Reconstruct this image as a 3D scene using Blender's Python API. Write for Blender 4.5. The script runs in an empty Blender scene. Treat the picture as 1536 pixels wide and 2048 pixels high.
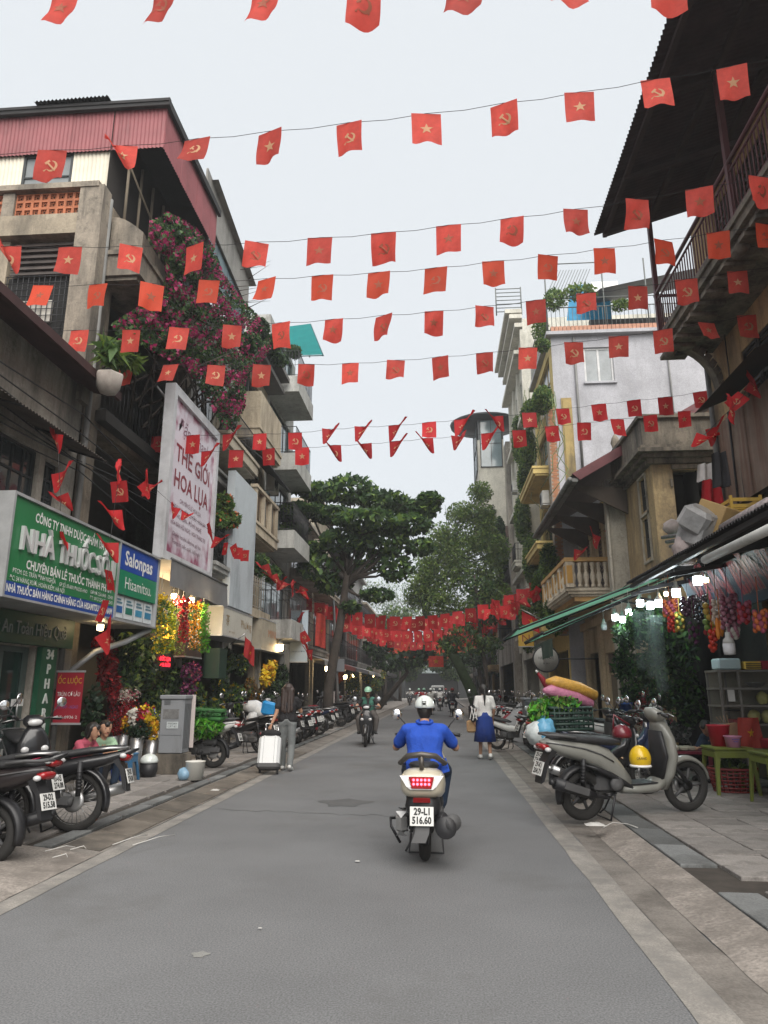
import bpy, bmesh, math, random
import numpy as np
from mathutils import Vector, Matrix, Euler
random.seed(7); rng = np.random.default_rng(7)
R_ = math.radians
SC = bpy.context.scene; COL = SC.collection

# ---------------------------------------------------------------- camera, sky, sun, exposure
FPX, VPX, VPY, CAMH = 1420.0, 880.0, 1378.0, 1.5
PITCH = math.atan((VPY - 1024) / FPX)
YAW = math.atan((VPX - 768) / FPX * math.cos(PITCH))
cam = bpy.data.cameras.new('camera'); co = bpy.data.objects.new('camera', cam); COL.objects.link(co)
co.location = (0, 0, CAMH); co.rotation_euler = (math.pi / 2 + PITCH, 0, YAW)
cam.sensor_fit = 'VERTICAL'; cam.sensor_height = 36.0; cam.lens = 36.0 * FPX / 2048
cam.clip_start = 0.05; cam.clip_end = 3000
SC.camera = co
SUN_DIR = Vector((0.22, -0.62, 0.75)).normalized()                # towards the brightest part of the overcast
SUN_EL, SUN_ROT = math.asin(SUN_DIR.z), math.atan2(SUN_DIR.x, SUN_DIR.y)
wd = bpy.data.worlds.new('World'); SC.world = wd; wd.use_nodes = True
nt = wd.node_tree; nt.nodes.clear()
out = nt.nodes.new('ShaderNodeOutputWorld'); bg = nt.nodes.new('ShaderNodeBackground')
sky = nt.nodes.new('ShaderNodeTexSky'); sky.sky_type = 'NISHITA'; sky.sun_disc = False
sky.sun_elevation = SUN_EL; sky.sun_rotation = SUN_ROT; sky.air_density = 1.0; sky.dust_density = 2.0
mx = nt.nodes.new('ShaderNodeMix'); mx.data_type = 'RGBA'; mx.inputs[0].default_value = 0.93   # cloud cover
mx.inputs[7].default_value = (3.46, 3.60, 3.70, 1)
nt.links.new(sky.outputs[0], mx.inputs[6]); nt.links.new(mx.outputs[2], bg.inputs[0])
bg.inputs[1].default_value = 0.0645
nt.links.new(bg.outputs[0], out.inputs[0])
sl = bpy.data.lights.new('sun', 'SUN'); sl.energy = 1.5; sl.angle = R_(70); sl.color = (1, 0.95, 0.88)
so = bpy.data.objects.new('sun', sl); COL.objects.link(so); so.location = (0, 0, 60)
so.rotation_euler = SUN_DIR.to_track_quat('Z', 'Y').to_euler()
SC.view_settings.view_transform = 'Standard'; SC.view_settings.look = 'None'
SC.view_settings.exposure = 1.95; SC.view_settings.gamma = 1; SC.view_settings.use_curve_mapping = False
SC.cycles.max_bounces = 6; SC.cycles.diffuse_bounces = 3; SC.cycles.glossy_bounces = 3
SC.cycles.transmission_bounces = 4; SC.cycles.transparent_max_bounces = 8
SC.cycles.caustics_reflective = False; SC.cycles.caustics_refractive = False

# ---------------------------------------------------------------- picking points of the place along sight lines
_s, _c, _sp, _cp = math.sin(YAW), math.cos(YAW), math.sin(PITCH), math.cos(PITCH)
_F = (-_s * _cp, _c * _cp, _sp); _R = (_c, _s, 0); _U = (_s * _sp, -_c * _sp, _cp)
def ray(x, y):
    a, b = (x - 768) / FPX, (1024 - y) / FPX
    return [_F[i] + a * _R[i] + b * _U[i] for i in range(3)]
def atX(x, y, X): d = ray(x, y); t = X / d[0]; return Vector((X, d[1] * t, CAMH + d[2] * t))
def atY(x, y, Y): d = ray(x, y); t = Y / d[1]; return Vector((d[0] * t, Y, CAMH + d[2] * t))
def atZ(x, y, Z=0.0): d = ray(x, y); t = (Z - CAMH) / d[2]; return Vector((d[0] * t, d[1] * t, Z))

# ---------------------------------------------------------------- materials
MATS = {}
def M(name, rgb, rough=0.8, metal=0.0, var=0.18, scale=3.0, stain=0.0, stain_rgb=(0.03, 0.028, 0.024), sscale=1.2,
      streak=1.0, bump=0.0, bscale=40.0, emit=0.0, spec=0.4, trans=0.0, rnd=0.0, fine=0.0, coat=0.0, alpha=1.0, grime=0.0):
    if name in MATS: return MATS[name]
    m = bpy.data.materials.new(name); m.use_nodes = True; MATS[name] = m
    nt = m.node_tree; N = nt.nodes; L = nt.links; N.clear()
    o = N.new('ShaderNodeOutputMaterial'); p = N.new('ShaderNodeBsdfPrincipled')
    p.inputs['Roughness'].default_value = rough; p.inputs['Metallic'].default_value = metal
    p.inputs['Specular IOR Level'].default_value = spec
    if coat: p.inputs['Coat Weight'].default_value = coat; p.inputs['Coat Roughness'].default_value = 0.08
    p.inputs['Base Color'].default_value = (*rgb, 1)
    col = None
    tc = N.new('ShaderNodeTexCoord')
    if var or stain or bump or fine:
        def noise(sc, det=5, vec=None, rough=0.6):
            n = N.new('ShaderNodeTexNoise'); n.inputs['Scale'].default_value = sc; n.inputs['Detail'].default_value = det
            n.inputs['Roughness'].default_value = rough
            L.new(vec if vec is not None else tc.outputs['Object'], n.inputs['Vector']); return n
        def ramp(a, b, src, v0=0.0, v1=1.0):
            r = N.new('ShaderNodeMapRange'); r.inputs[1].default_value = a; r.inputs[2].default_value = b
            r.inputs[3].default_value = v0; r.inputs[4].default_value = v1; L.new(src, r.inputs[0]); return r.outputs[0]
        f = ramp(0.3, 0.7, noise(scale).outputs[0], 1 - var, 1 + var)
        if fine:
            f2 = ramp(0.3, 0.7, noise(bscale * 1.5, 2).outputs[0], 1 - fine, 1 + fine)
            mm = N.new('ShaderNodeMath'); mm.operation = 'MULTIPLY'; L.new(f, mm.inputs[0]); L.new(f2, mm.inputs[1]); f = mm.outputs[0]
        if rnd:
            oi = N.new('ShaderNodeObjectInfo'); f3 = ramp(0, 1, oi.outputs['Random'], 1 - rnd, 1 + rnd)
            mm = N.new('ShaderNodeMath'); mm.operation = 'MULTIPLY'; L.new(f, mm.inputs[0]); L.new(f3, mm.inputs[1]); f = mm.outputs[0]
        vm = N.new('ShaderNodeVectorMath'); vm.operation = 'SCALE'; vm.inputs[0].default_value = rgb; L.new(f, vm.inputs['Scale'])
        col = vm.outputs[0]
        if stain:
            mp = N.new('ShaderNodeMapping'); mp.inputs['Scale'].default_value = (1, 1, 1 / (1 + 2.5 * streak))
            L.new(tc.outputs['Object'], mp.inputs['Vector'])
            s = ramp(0.62 - 0.42 * stain, 0.78 - 0.25 * stain, noise(sscale, 8, mp.outputs[0], 0.68).outputs[0])
            mc = N.new('ShaderNodeMix'); mc.data_type = 'RGBA'; L.new(s, mc.inputs[0]); L.new(col, mc.inputs[6])
            mc.inputs[7].default_value = (*stain_rgb, 1); col = mc.outputs[2]
            if grime:                                               # finer weathering: runs and blotches
                mp2 = N.new('ShaderNodeMapping'); mp2.inputs['Scale'].default_value = (1, 1, 0.14)
                L.new(tc.outputs['Object'], mp2.inputs['Vector'])
                g1 = ramp(0.50, 0.72, noise(6.5, 6, mp2.outputs[0], 0.7).outputs[0], 0, grime); g2 = ramp(0.52, 0.66, noise(4.2, 9, None, 0.75).outputs[0], 0, grime * .8)
                ad = N.new('ShaderNodeMath'); ad.operation = 'MAXIMUM'; L.new(g1, ad.inputs[0]); L.new(g2, ad.inputs[1])
                m3 = N.new('ShaderNodeMix'); m3.data_type = 'RGBA'; L.new(ad.outputs[0], m3.inputs[0]); L.new(col, m3.inputs[6]); m3.inputs[7].default_value = (*[c * .8 for c in stain_rgb], 1); col = m3.outputs[2]
                g3 = ramp(0.60, 0.68, noise(2.3, 7, None, 0.7).outputs[0], 0, grime * .7)
                m4 = N.new('ShaderNodeMix'); m4.data_type = 'RGBA'; L.new(g3, m4.inputs[0]); L.new(col, m4.inputs[6]); m4.inputs[7].default_value = (*[min(.6, c * 1.35 + .03) for c in rgb], 1); col = m4.outputs[2]
        L.new(col, p.inputs['Base Color'])
        if bump:
            b = N.new('ShaderNodeBump'); b.inputs['Strength'].default_value = bump; b.inputs['Distance'].default_value = 0.02
            L.new(noise(bscale, 4).outputs[0], b.inputs['Height']); L.new(b.outputs[0], p.inputs['Normal'])
    if emit:
        p.inputs['Emission Color'].default_value = (*rgb, 1); p.inputs['Emission Strength'].default_value = emit
    sh = p.outputs[0]
    if trans:
        t = N.new('ShaderNodeBsdfTranslucent'); t.inputs[0].default_value = (*rgb, 1)
        if col is not None: L.new(col, t.inputs[0])
        ms = N.new('ShaderNodeMixShader'); ms.inputs[0].default_value = trans
        L.new(sh, ms.inputs[1]); L.new(t.outputs[0], ms.inputs[2]); sh = ms.outputs[0]
    if alpha < 1:
        t = N.new('ShaderNodeBsdfTransparent'); ms = N.new('ShaderNodeMixShader'); ms.inputs[0].default_value = alpha
        L.new(t.outputs[0], ms.inputs[1]); L.new(sh, ms.inputs[2]); sh = ms.outputs[0]
    L.new(sh, o.inputs[0]); return m

black = M('black_plastic', (0.018, 0.018, 0.02), 0.45, var=0.2)
blackr = M('black_rubber', (0.022, 0.021, 0.02), 0.85, var=0.25, bump=0.2, bscale=120)
chrome = M('chrome', (0.75, 0.75, 0.76), 0.12, 1.0, var=0.05)
steel = M('steel', (0.42, 0.42, 0.42), 0.4, 0.9, var=0.15, scale=8)
darkmetal = M('dark_metal', (0.04, 0.04, 0.043), 0.5, 0.6, var=0.25)
white = M('white_paint', (0.75, 0.75, 0.73), 0.5, var=0.08)
glassd = M('dark_glass', (0.03, 0.04, 0.045), 0.08, var=0.2, spec=0.8)
wood = M('brown_wood', (0.16, 0.09, 0.045), 0.7, var=0.3, scale=6)
wire_m = M('wire_black', (0.03, 0.03, 0.032), 0.7, var=0)

# ---------------------------------------------------------------- mesh builder
class B:
    def __init__(s, T=None): s.v = []; s.f = []; s.m = []; s.T = T; s.sm = []
    def add(s, vs, fs, m=0, smooth=False):
        o = len(s.v)
        s.v += [tuple(s.T(*p)) for p in vs] if s.T else [tuple(p) for p in vs]
        for f in fs: s.f.append([i + o for i in f]); s.m.append(m); s.sm.append(smooth)
        return s
    def box(s, x0, x1, y0, y1, z0, z1, m=0):
        return s.add([(x0, y0, z0), (x1, y0, z0), (x1, y1, z0), (x0, y1, z0), (x0, y0, z1), (x1, y0, z1), (x1, y1, z1), (x0, y1, z1)],
                     [(3, 2, 1, 0), (4, 5, 6, 7), (0, 1, 5, 4), (1, 2, 6, 5), (2, 3, 7, 6), (3, 0, 4, 7)], m)
    def cbox(s, c, d, rot=None, m=0, bev=0.0):
        h = Vector(d) / 2; c = Vector(c); rm = rot.to_matrix() if rot is not None else Matrix.Identity(3)
        if not bev:
            vs = [c + rm @ Vector((sx * h.x, sy * h.y, sz * h.z)) for sz in (-1, 1) for sx, sy in ((-1, -1), (1, -1), (1, 1), (-1, 1))]
            return s.add(vs, [(3, 2, 1, 0), (4, 5, 6, 7), (0, 1, 5, 4), (1, 2, 6, 5), (2, 3, 7, 6), (3, 0, 4, 7)], m)
        rings = []
        for z, ins in ((-h.z, bev), (-h.z + bev, 0), (h.z - bev, 0), (h.z, bev)):
            a, b = h.x - ins, h.y - ins; k = bev
            rings.append([c + rm @ Vector(p + (z,)) for p in ((-a + k, -b), (a - k, -b), (a, -b + k), (a, b - k), (a - k, b), (-a + k, b), (-a, b - k), (-a, -b + k))])
        return s.loft(rings, m, True)
    def poly(s, pts, m=0): return s.add(pts, [tuple(range(len(pts)))], m)
    def prism(s, pts, d, m=0):
        n = len(pts); d = Vector(d); a = [Vector(p) for p in pts]; b = [p + d for p in a]
        return s.add(a + b, [tuple(range(n))[::-1], tuple(range(n, 2 * n))] + [(i, (i + 1) % n, n + (i + 1) % n, n + i) for i in range(n)], m)
    def loft(s, rings, m=0, caps=True, closed=True, smooth=False):
        n = len(rings[0]); vs = [p for r in rings for p in r]; fs = []
        for k in range(len(rings) - 1):
            for i in range(n if closed else n - 1):
                j = (i + 1) % n; fs.append((k * n + i, k * n + j, (k + 1) * n + j, (k + 1) * n + i))
        if caps and closed: fs += [tuple(range(n))[::-1], tuple(range((len(rings) - 1) * n, len(rings) * n))]
        return s.add(vs, fs, m, smooth)
    def tube(s, pts, r, n=8, m=0, caps=True, smooth=True):
        P = [Vector(p) for p in pts]; rings = []; up = None
        for i, p in enumerate(P):
            t = (P[min(i + 1, len(P) - 1)] - P[max(i - 1, 0)])
            t = t.normalized() if t.length > 1e-9 else Vector((0, 0, 1))
            if up is None: up = Vector((0, 0, 1)) if abs(t.z) < 0.9 else Vector((1, 0, 0))
            a = t.cross(up); a = a.normalized() if a.length > 1e-6 else t.orthogonal().normalized(); b = a.cross(t).normalized(); up = b
            rr = r[i] if isinstance(r, (list, tuple)) else r
            rings.append([p + (a * math.cos(q) + b * math.sin(q)) * rr for q in (2 * math.pi * k / n for k in range(n))])
        return s.loft(rings, m, caps, True, smooth)
    def lathe(s, prof, n=16, c=(0, 0, 0), ax='z', m=0, smooth=True, caps=True):
        rings = []
        for r, h in prof:
            ring = []
            for k in range(n):
                q = 2 * math.pi * k / n; a, b = r * math.cos(q), r * math.sin(q)
                p = (a, b, h) if ax == 'z' else ((a, h, b) if ax == 'y' else (h, a, b))
                ring.append((p[0] + c[0], p[1] + c[1], p[2] + c[2]))
            rings.append(ring)
        return s.loft(rings, m, caps, True, smooth)
    def ball(s, c, r, n=12, m=0, k=7, z0=-1.0, z1=1.0):
        r = (r, r, r) if not isinstance(r, (tuple, list)) else r; rings = []
        a0, a1 = math.asin(z0), math.asin(z1)
        for j in range(k + 1):
            a = a0 + (a1 - a0) * j / k; cz = max(math.cos(a), 1e-3)
            rings.append([(c[0] + r[0] * cz * math.cos(q), c[1] + r[1] * cz * math.sin(q), c[2] + r[2] * math.sin(a)) for q in (2 * math.pi * i / n for i in range(n))])
        return s.loft(rings, m, True, True, True)
    def blob(s, c, r, n=16, m=0, k=12, amp=.085, seed=0):          # a lumpy soft bundle
        r = (r, r, r) if not isinstance(r, (tuple, list)) else r; o = len(s.v); s.ball((0, 0, 0), 1.0, n, m, k); q = seed + c[0] * 7 + c[1] * 3
        for i in range(o, len(s.v)):
            x, y, z = s.v[i]; f = 1 + amp * (math.sin(4 * x + q) * math.sin(5 * y + 2 * q) + .6 * math.sin(9 * z + 7 * x + q) + .4 * math.sin(13 * y - 8 * z + q))
            s.v[i] = (c[0] + r[0] * x * f, c[1] + r[1] * y * f, c[2] + r[2] * max(z * f, -.92))
        return s
    def grid(s, fn, nu, nv, m=0, smooth=True):
        vs = [fn(i / nu, j / nv) for j in range(nv + 1) for i in range(nu + 1)]
        return s.add(vs, [(j * (nu + 1) + i, j * (nu + 1) + i + 1, (j + 1) * (nu + 1) + i + 1, (j + 1) * (nu + 1) + i) for j in range(nv) for i in range(nu)], m, smooth)
    def loftx(s, secs, n=14, m=0, e=2.6, smooth=True):       # sections (x, zc, half_height, half_width)
        rings = []
        for x, zc, hh, hw in secs:
            ring = []
            for k in range(n):
                q = 2 * math.pi * k / n; cc, ss = math.cos(q), math.sin(q)
                ring.append((x, hw * math.copysign(abs(cc) ** (2 / e), cc), zc + hh * math.copysign(abs(ss) ** (2 / e), ss)))
            rings.append(ring)
        return s.loft(rings, m, True, True, smooth)
    def loftz(s, secs, n=14, m=0, e=2.6, smooth=True):       # sections (z, xc, half_x, half_y)
        rings = []
        for z, xc, hx, hy in secs:
            ring = []
            for k in range(n):
                q = 2 * math.pi * k / n; cc, ss = math.cos(q), math.sin(q)
                ring.append((xc + hx * math.copysign(abs(cc) ** (2 / e), cc), hy * math.copysign(abs(ss) ** (2 / e), ss), z))
            rings.append(ring)
        return s.loft(rings, m, True, True, smooth)
    def corrug(s, p0, du, dv, L, H, pitch=0.076, amp=0.012, m=0, nrm=None):   # waves run along u, ridges along v
        p0, du, dv = Vector(p0), Vector(du).normalized(), Vector(dv).normalized(); n = Vector(nrm).normalized() if nrm else du.cross(dv)
        k = max(2, int(L / pitch * 4)); a = []; 
        for j in (0, 1):
            for i in range(k + 1):
                a.append(p0 + du * (L * i / k) + dv * (H * j) + n * (amp * math.cos(math.pi * i / 2)))
        return s.add(a, [(i, i + 1, k + 2 + i, k + 1 + i) for i in range(k)], m, True)

WP = {}
def wp(o): return WP.get(o.name, Vector((0, 0, 0)))
def mesh_of(name, b, mats, org=Vector((0, 0, 0))):
    me = bpy.data.meshes.new(name)
    ox, oy, oz = org
    me.from_pydata([(v[0] - ox, v[1] - oy, v[2] - oz) for v in b.v], [], b.f)
    for m in (mats if isinstance(mats, (list, tuple)) else [mats]): me.materials.append(m)
    if len(b.f):
        me.polygons.foreach_set('material_index', b.m); me.polygons.foreach_set('use_smooth', b.sm)
    me.update(); return me
def props(o, label=None, cat=None, group=None, kind=None):
    if label: o['label'] = label
    if cat: o['category'] = cat
    if group: o['group'] = group
    if kind: o['kind'] = kind
    return o
def thing(name, loc, label, cat, group=None, rz=0.0):
    o = bpy.data.objects.new(name, None); COL.objects.link(o); o.location = loc; o.rotation_euler = (0, 0, rz)
    o.empty_display_size = 0.2; WP[o.name] = Vector(loc); return props(o, label, cat, group)
def ob(name, b, mats, parent=None, label=None, cat=None, group=None, kind=None, base=True):
    """world-space geometry -> one object; a child keeps its parent's origin, a top-level mesh gets its own base point"""
    if parent is not None: org = wp(parent)
    elif base and b.v:
        a = np.array(b.v); org = Vector(((a[:, 0].min() + a[:, 0].max()) / 2, (a[:, 1].min() + a[:, 1].max()) / 2, a[:, 2].min()))
    else: org = Vector((0, 0, 0))
    o = bpy.data.objects.new(name, mesh_of(name, b, mats, org)); COL.objects.link(o)
    if parent is not None: o.parent = parent
    else: o.location = org
    WP[o.name] = org.copy()
    return props(o, label, cat, group, kind)
def inst(name, me, loc, parent=None, rz=0.0, sc=None, rot=None):
    o = bpy.data.objects.new(name, me); COL.objects.link(o)
    if parent is not None: o.parent = parent; o.location = Vector(loc) - wp(parent)
    else: o.location = loc
    o.rotation_euler = rot if rot is not None else (0, 0, rz)
    if sc: o.scale = sc if isinstance(sc, (tuple, list)) else (sc, sc, sc)
    WP[o.name] = Vector(loc); return o
def kids(o): return [c for c in o.children]
def dup(root, loc=None, rz=None, label=None, group=None, swap=None, parent=None, sc=None):
    r = root.copy(); COL.objects.link(r)
    if loc is not None: r.location = loc; WP[r.name] = Vector(loc)
    if rz is not None: r.rotation_euler = (0, 0, rz)
    if sc: r.scale = (sc, sc, sc)
    if parent is not None: r.parent = parent
    if label: r['label'] = label
    if group: r['group'] = group
    def rec(src, dst):
        for ch in list(src.children):
            c = ch.copy(); COL.objects.link(c); c.parent = dst
            if swap and c.data is not None and c.data.name in swap: c.data = swap[c.data.name]
            rec(ch, c)
    rec(root, r); return r

# ---------------------------------------------------------------- frames along the walls: (u, v, w) = (along, up, outwards)
XL, XR = -6.0, 5.3
def FL(X=XL): return lambda u, v, w: (X + w, u, v)
def FR(X=XR): return lambda u, v, w: (X - w, u, v)
def FC(Y): return lambda u, v, w: (u, Y - w, v)

# ---------------------------------------------------------------- lettering
_fc = None
def text_b(s, size, thick=0.0, ext=0.0, shear=0.0, width=None, align='CENTER', space=1.0):
    cu = bpy.data.curves.new('lettering', 'FONT'); cu.body = s; cu.size = size; cu.offset = thick; cu.extrude = ext
    cu.shear = shear; cu.align_x = align; cu.align_y = 'CENTER'; cu.resolution_u = 2; cu.space_character = space
    o = bpy.data.objects.new('lettering_tmp', cu); COL.objects.link(o)
    dg = bpy.context.evaluated_depsgraph_get(); me = bpy.data.meshes.new_from_object(o.evaluated_get(dg))
    vs = [v.co.copy() for v in me.vertices]; fs = [list(p.vertices) for p in me.polygons]
    bpy.data.objects.remove(o); bpy.data.curves.remove(cu); bpy.data.meshes.remove(me)
    if width and vs:
        a = min(v.x for v in vs); c = max(v.x for v in vs); k = width / max(c - a, 1e-6)
        for v in vs: v.x = (v.x - (a + c) / 2) * k
    return vs, fs
def text(name, s, size, mat, parent, T, u, v, w=0.004, flip=False, **k):
    """lettering laid on a frame T; flip when u runs against the reading direction"""
    vs, fs = text_b(s, size, **k); b = B(T)
    sg = -1 if flip else 1
    b.add([(u + sg * p.x, v + p.y, w + p.z) for p in vs], fs); return ob(name, b, mat, parent)

# ---------------------------------------------------------------- leaves
def leaf_cloud(centers, size, asp=1.6, droop=0.3, jit=0.5, up=0.5):
    """one folded quad pair per centre -> B-like arrays"""
    n = len(centers); c = np.asarray(centers, float)
    d = rng.normal(size=(n, 3)); d[:, 2] -= droop; d /= np.linalg.norm(d, axis=1)[:, None]
    nn = rng.normal(size=(n, 3)); nn[:, 2] += up * 2; e = np.cross(d, nn); e /= (np.linalg.norm(e, axis=1)[:, None] + 1e-9)
    s = size * (1 + jit * (rng.random(n) - 0.5))[:, None]
    f = np.cross(e, d)
    a = c - d * s * asp * 0.5; t = c + d * s * asp * 0.5
    l = c + e * s * 0.42 + f * s * 0.12; r = c - e * s * 0.42 + f * s * 0.12
    return np.stack([a, l, t, r], 1).reshape(-1, 3)
def leaf_obj(name, V, mats, parent=None, mi=None, org=None, **k):
    n = len(V) // 4; me = bpy.data.meshes.new(name)
    org = np.array(org if org is not None else (wp(parent) if parent is not None else [(V[:, 0].min() + V[:, 0].max()) / 2, (V[:, 1].min() + V[:, 1].max()) / 2, V[:, 2].min()]))
    V = V - org
    me.vertices.add(4 * n); me.vertices.foreach_set('co', V.astype(np.float32).ravel())
    me.loops.add(4 * n); me.loops.foreach_set('vertex_index', np.arange(4 * n, dtype=np.int32))
    me.polygons.add(n); me.polygons.foreach_set('loop_start', np.arange(0, 4 * n, 4, dtype=np.int32))
    try: me.polygons.foreach_set('loop_total', np.full(n, 4, dtype=np.int32))
    except Exception: pass
    for m in (mats if isinstance(mats, (list, tuple)) else [mats]): me.materials.append(m)
    if mi is not None: me.polygons.foreach_set('material_index', np.asarray(mi, dtype=np.int32))
    me.update(); me.validate()
    o = bpy.data.objects.new(name, me); COL.objects.link(o)
    if parent is not None: o.parent = parent
    else: o.location = Vector(org)
    WP[o.name] = Vector(org); return props(o, **k)
def in_ball(n, c, r, shell=0.5):
    d = rng.normal(size=(n, 3)); d /= np.linalg.norm(d, axis=1)[:, None]
    q = (shell + (1 - shell) * rng.random(n)) ** 0.6
    return np.asarray(c) + d * q[:, None] * np.asarray(r)
def clumps(blobs, per, shell=0.4):
    return np.concatenate([in_ball(int(per * bl[2] if len(bl) > 2 else per), bl[0], bl[1], shell) for bl in blobs])

# ---------------------------------------------------------------- organic bodies: capsules merged into one skin
def capsule(b, p, q, r0, r1, n=10):
    p, q = Vector(p), Vector(q); t = (q - p); L = t.length; t = t.normalized() if L > 1e-6 else Vector((0, 0, 1))
    pts = []; rs = []
    for a in (-80, -45, 0): pts.append(p + t * (r0 * math.sin(R_(a)))); rs.append(max(r0 * math.cos(R_(a)), 0.002))
    for a in (0, 45, 80): pts.append(q + t * (r1 * math.sin(R_(a)))); rs.append(max(r1 * math.cos(R_(a)), 0.002))
    b.tube(pts, rs, n)
def remesh(b, vox, smooth=4):
    me = bpy.data.meshes.new('tmp'); me.from_pydata(b.v, [], b.f); o = bpy.data.objects.new('tmp', me); COL.objects.link(o)
    r = o.modifiers.new('r', 'REMESH'); r.mode = 'VOXEL'; r.voxel_size = vox
    if smooth: s = o.modifiers.new('s', 'SMOOTH'); s.iterations = smooth; s.factor = 0.5
    dg = bpy.context.evaluated_depsgraph_get(); m2 = bpy.data.meshes.new_from_object(o.evaluated_get(dg))
    m2.polygons.foreach_set('use_smooth', [True] * len(m2.polygons))
    bpy.data.objects.remove(o); bpy.data.meshes.remove(me); return m2
def body_obj(name, b, mat, parent, vox=0.012, smooth=4):
    me = remesh(b, vox, smooth); me.name = name; me.materials.clear(); me.materials.append(mat)
    o = bpy.data.objects.new(name, me); COL.objects.link(o); o.parent = parent; WP[o.name] = wp(parent).copy(); return o
# ================================================================ THE GROUND
asph = M('asphalt', (0.135, 0.137, 0.141), 0.9, var=0.13, scale=0.55, fine=0.34, bscale=60, bump=0.22, stain=0.2, stain_rgb=(0.10, 0.099, 0.097), sscale=0.45, streak=0, spec=0.25)
linem = M('worn_road_paint', (0.235, 0.22, 0.20), 0.85, var=0.15, scale=2, fine=0.25, bscale=60, stain=0.5, stain_rgb=(0.15, 0.143, 0.135), sscale=3.5, streak=0)
gutm = M('gutter_stone', (0.165, 0.15, 0.135), 0.9, var=0.3, scale=2, fine=0.2, stain=0.36, stain_rgb=(0.085, 0.075, 0.066), sscale=2.2, streak=0, bump=0.3)
conc = M('rough_concrete', (0.235, 0.21, 0.188), 0.9, var=0.3, scale=1.6, fine=0.3, grime=.45, stain=0.42, stain_rgb=(0.14, 0.124, 0.11), sscale=1.3, streak=0, bump=0.5, bscale=25)
slabm = M('paving_stone', (0.225, 0.208, 0.195), 0.82, grime=.4, var=0.25, scale=3, fine=0.18, rnd=0.22, stain=0.3, stain_rgb=(0.085, 0.078, 0.07), sscale=2.5, streak=0, bump=0.3)
kerbm = M('kerb_stone', (0.145, 0.15, 0.15), 0.8, grime=.4, var=0.25, scale=4, fine=0.2, rnd=0.25, stain=0.3, stain_rgb=(0.05, 0.05, 0.048), streak=0, bump=0.3)
dirtm = M('joint_dirt', (0.045, 0.038, 0.032), 0.95, var=0.3, scale=6)
def structure(name, b, m): return ob(name, b, m, kind='structure', base=False)
g = B(); g.box(-70, 70, -20, 190, -0.6, -0.03); structure('ground', g, M('earth', (0.07, 0.065, 0.055), 0.95))
def strip(name, x0, x1, y0, y1, z0, z1, m, wob=0.0):
    b = B(); n = max(1, int((y1 - y0) / 0.5)) if wob else 1
    pts = [(y0 + (y1 - y0) * i / n) for i in range(n + 1)]
    vs = []
    for y in pts:
        vs += [(x0 + (random.uniform(-wob, wob) if wob else 0), y, z0), (x1 + (random.uniform(-wob, wob) if wob else 0), y, z1)]
    b.add(vs, [(2 * i, 2 * i + 1, 2 * i + 3, 2 * i + 2) for i in range(n)]); return structure(name, b, m)
strip('road', -3.7, 2.05, -6, 140, 0, 0, asph)
strip('edge_line', -3.20, -3.02, -6, 110, 0.004, 0.004, linem, 0.008)
strip('edge_line', 1.16, 1.37, -6, 110, 0.004, 0.004, linem, 0.008)
lg = strip('gutter', -3.62, -3.21, 6.2, 110, 0.058, 0.006, gutm, 0.01)
strip('gutter', 1.375, 1.62, -6, 110, 0.005, 0.005, gutm, 0.012)
# concrete ramps down from the pavements
def ramp(name, xa, xb, y0, y1, za, zb):
    b = B(); n = int((y1 - y0) / 0.12); k = 6; vs = []
    for i in range(n + 1):
        for j in range(k + 1):
            t = j / k; e = 0.0 if j in (0, k) else 1
            vs.append((xa + (xb - xa) * t + (random.uniform(-.008, .008) if j == 0 else 0), y0 + (y1 - y0) * i / n, za + (zb - za) * (t ** 0.8) + e * random.uniform(-.002, .002)))
    b.add(vs, [(i * (k + 1) + j, i * (k + 1) + j + 1, (i + 1) * (k + 1) + j + 1, (i + 1) * (k + 1) + j) for i in range(n) for j in range(k)], 0, True)
    return structure(name, b, conc)
ramp('concrete_ramp', 1.62, 1.96, -4, 9.3, 0.008, 0.07)
ramp('concrete_ramp', 1.62, 1.96, 9.3, 60, 0.012, 0.07)
ramp('concrete_ramp', -3.2, -4.3, -4, 6.9, 0.008, 0.12)
for i in range(15):                                              # stones laid in the left gutter
    b = B(); y = 7.4 + i * 0.72; b.cbox((-3.41, y, 0.036), (0.36, 0.68, 0.012), Euler((random.gauss(0, .004), .126, 0)), bev=0.004)
    ob('gutter_stone', b, M('gutter_slab', (0.125, 0.108, 0.09), 0.9, var=0.3, scale=3, rnd=0.25, stain=0.35, streak=0, stain_rgb=(0.05, 0.045, 0.04)), lg)
PAVZ = 0.09
def pavement(x0, x1, y0, y1):
    b = B(); b.box(x0, x1, y0, y1, -0.02, PAVZ - 0.03); return structure('pavement', b, dirtm)
pl = pavement(-6.3, -3.63, 6.9, 130); pr = pavement(1.96, 5.9, -4, 130)
def slab_mesh(nm, a, c, h, mat, chip=0.0):
    b = B(); b.cbox((0, 0, -h / 2), (a, c, h), bev=0.006)
    if chip: b.v = [(x - (chip if x > 0 and y > 0 else 0), y - (chip * .6 if x > 0 and y > 0 else 0), z) for x, y, z in b.v]
    return mesh_of(nm, b, mat)
sm = [slab_mesh('paving_slab', 0.492, 0.392, 0.05, slabm, c) for c in (0, 0, 0.03, 0.012)]
def lay(parent, x0, nx, dx, y0, ny, dy, meshes, name, skip=()):
    for j in range(ny):
        for i in range(nx):
            if (i, j) in skip: continue
            x = x0 + (i + 0.5) * dx; y = y0 + (j + (0.5 if i % 2 else 0)) * dy
            o = inst(name, random.choice(meshes), (x, y, PAVZ + random.uniform(-.004, .004)), parent)
            o.rotation_euler = (random.gauss(0, .006), random.gauss(0, .006), random.gauss(0, .004))
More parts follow.
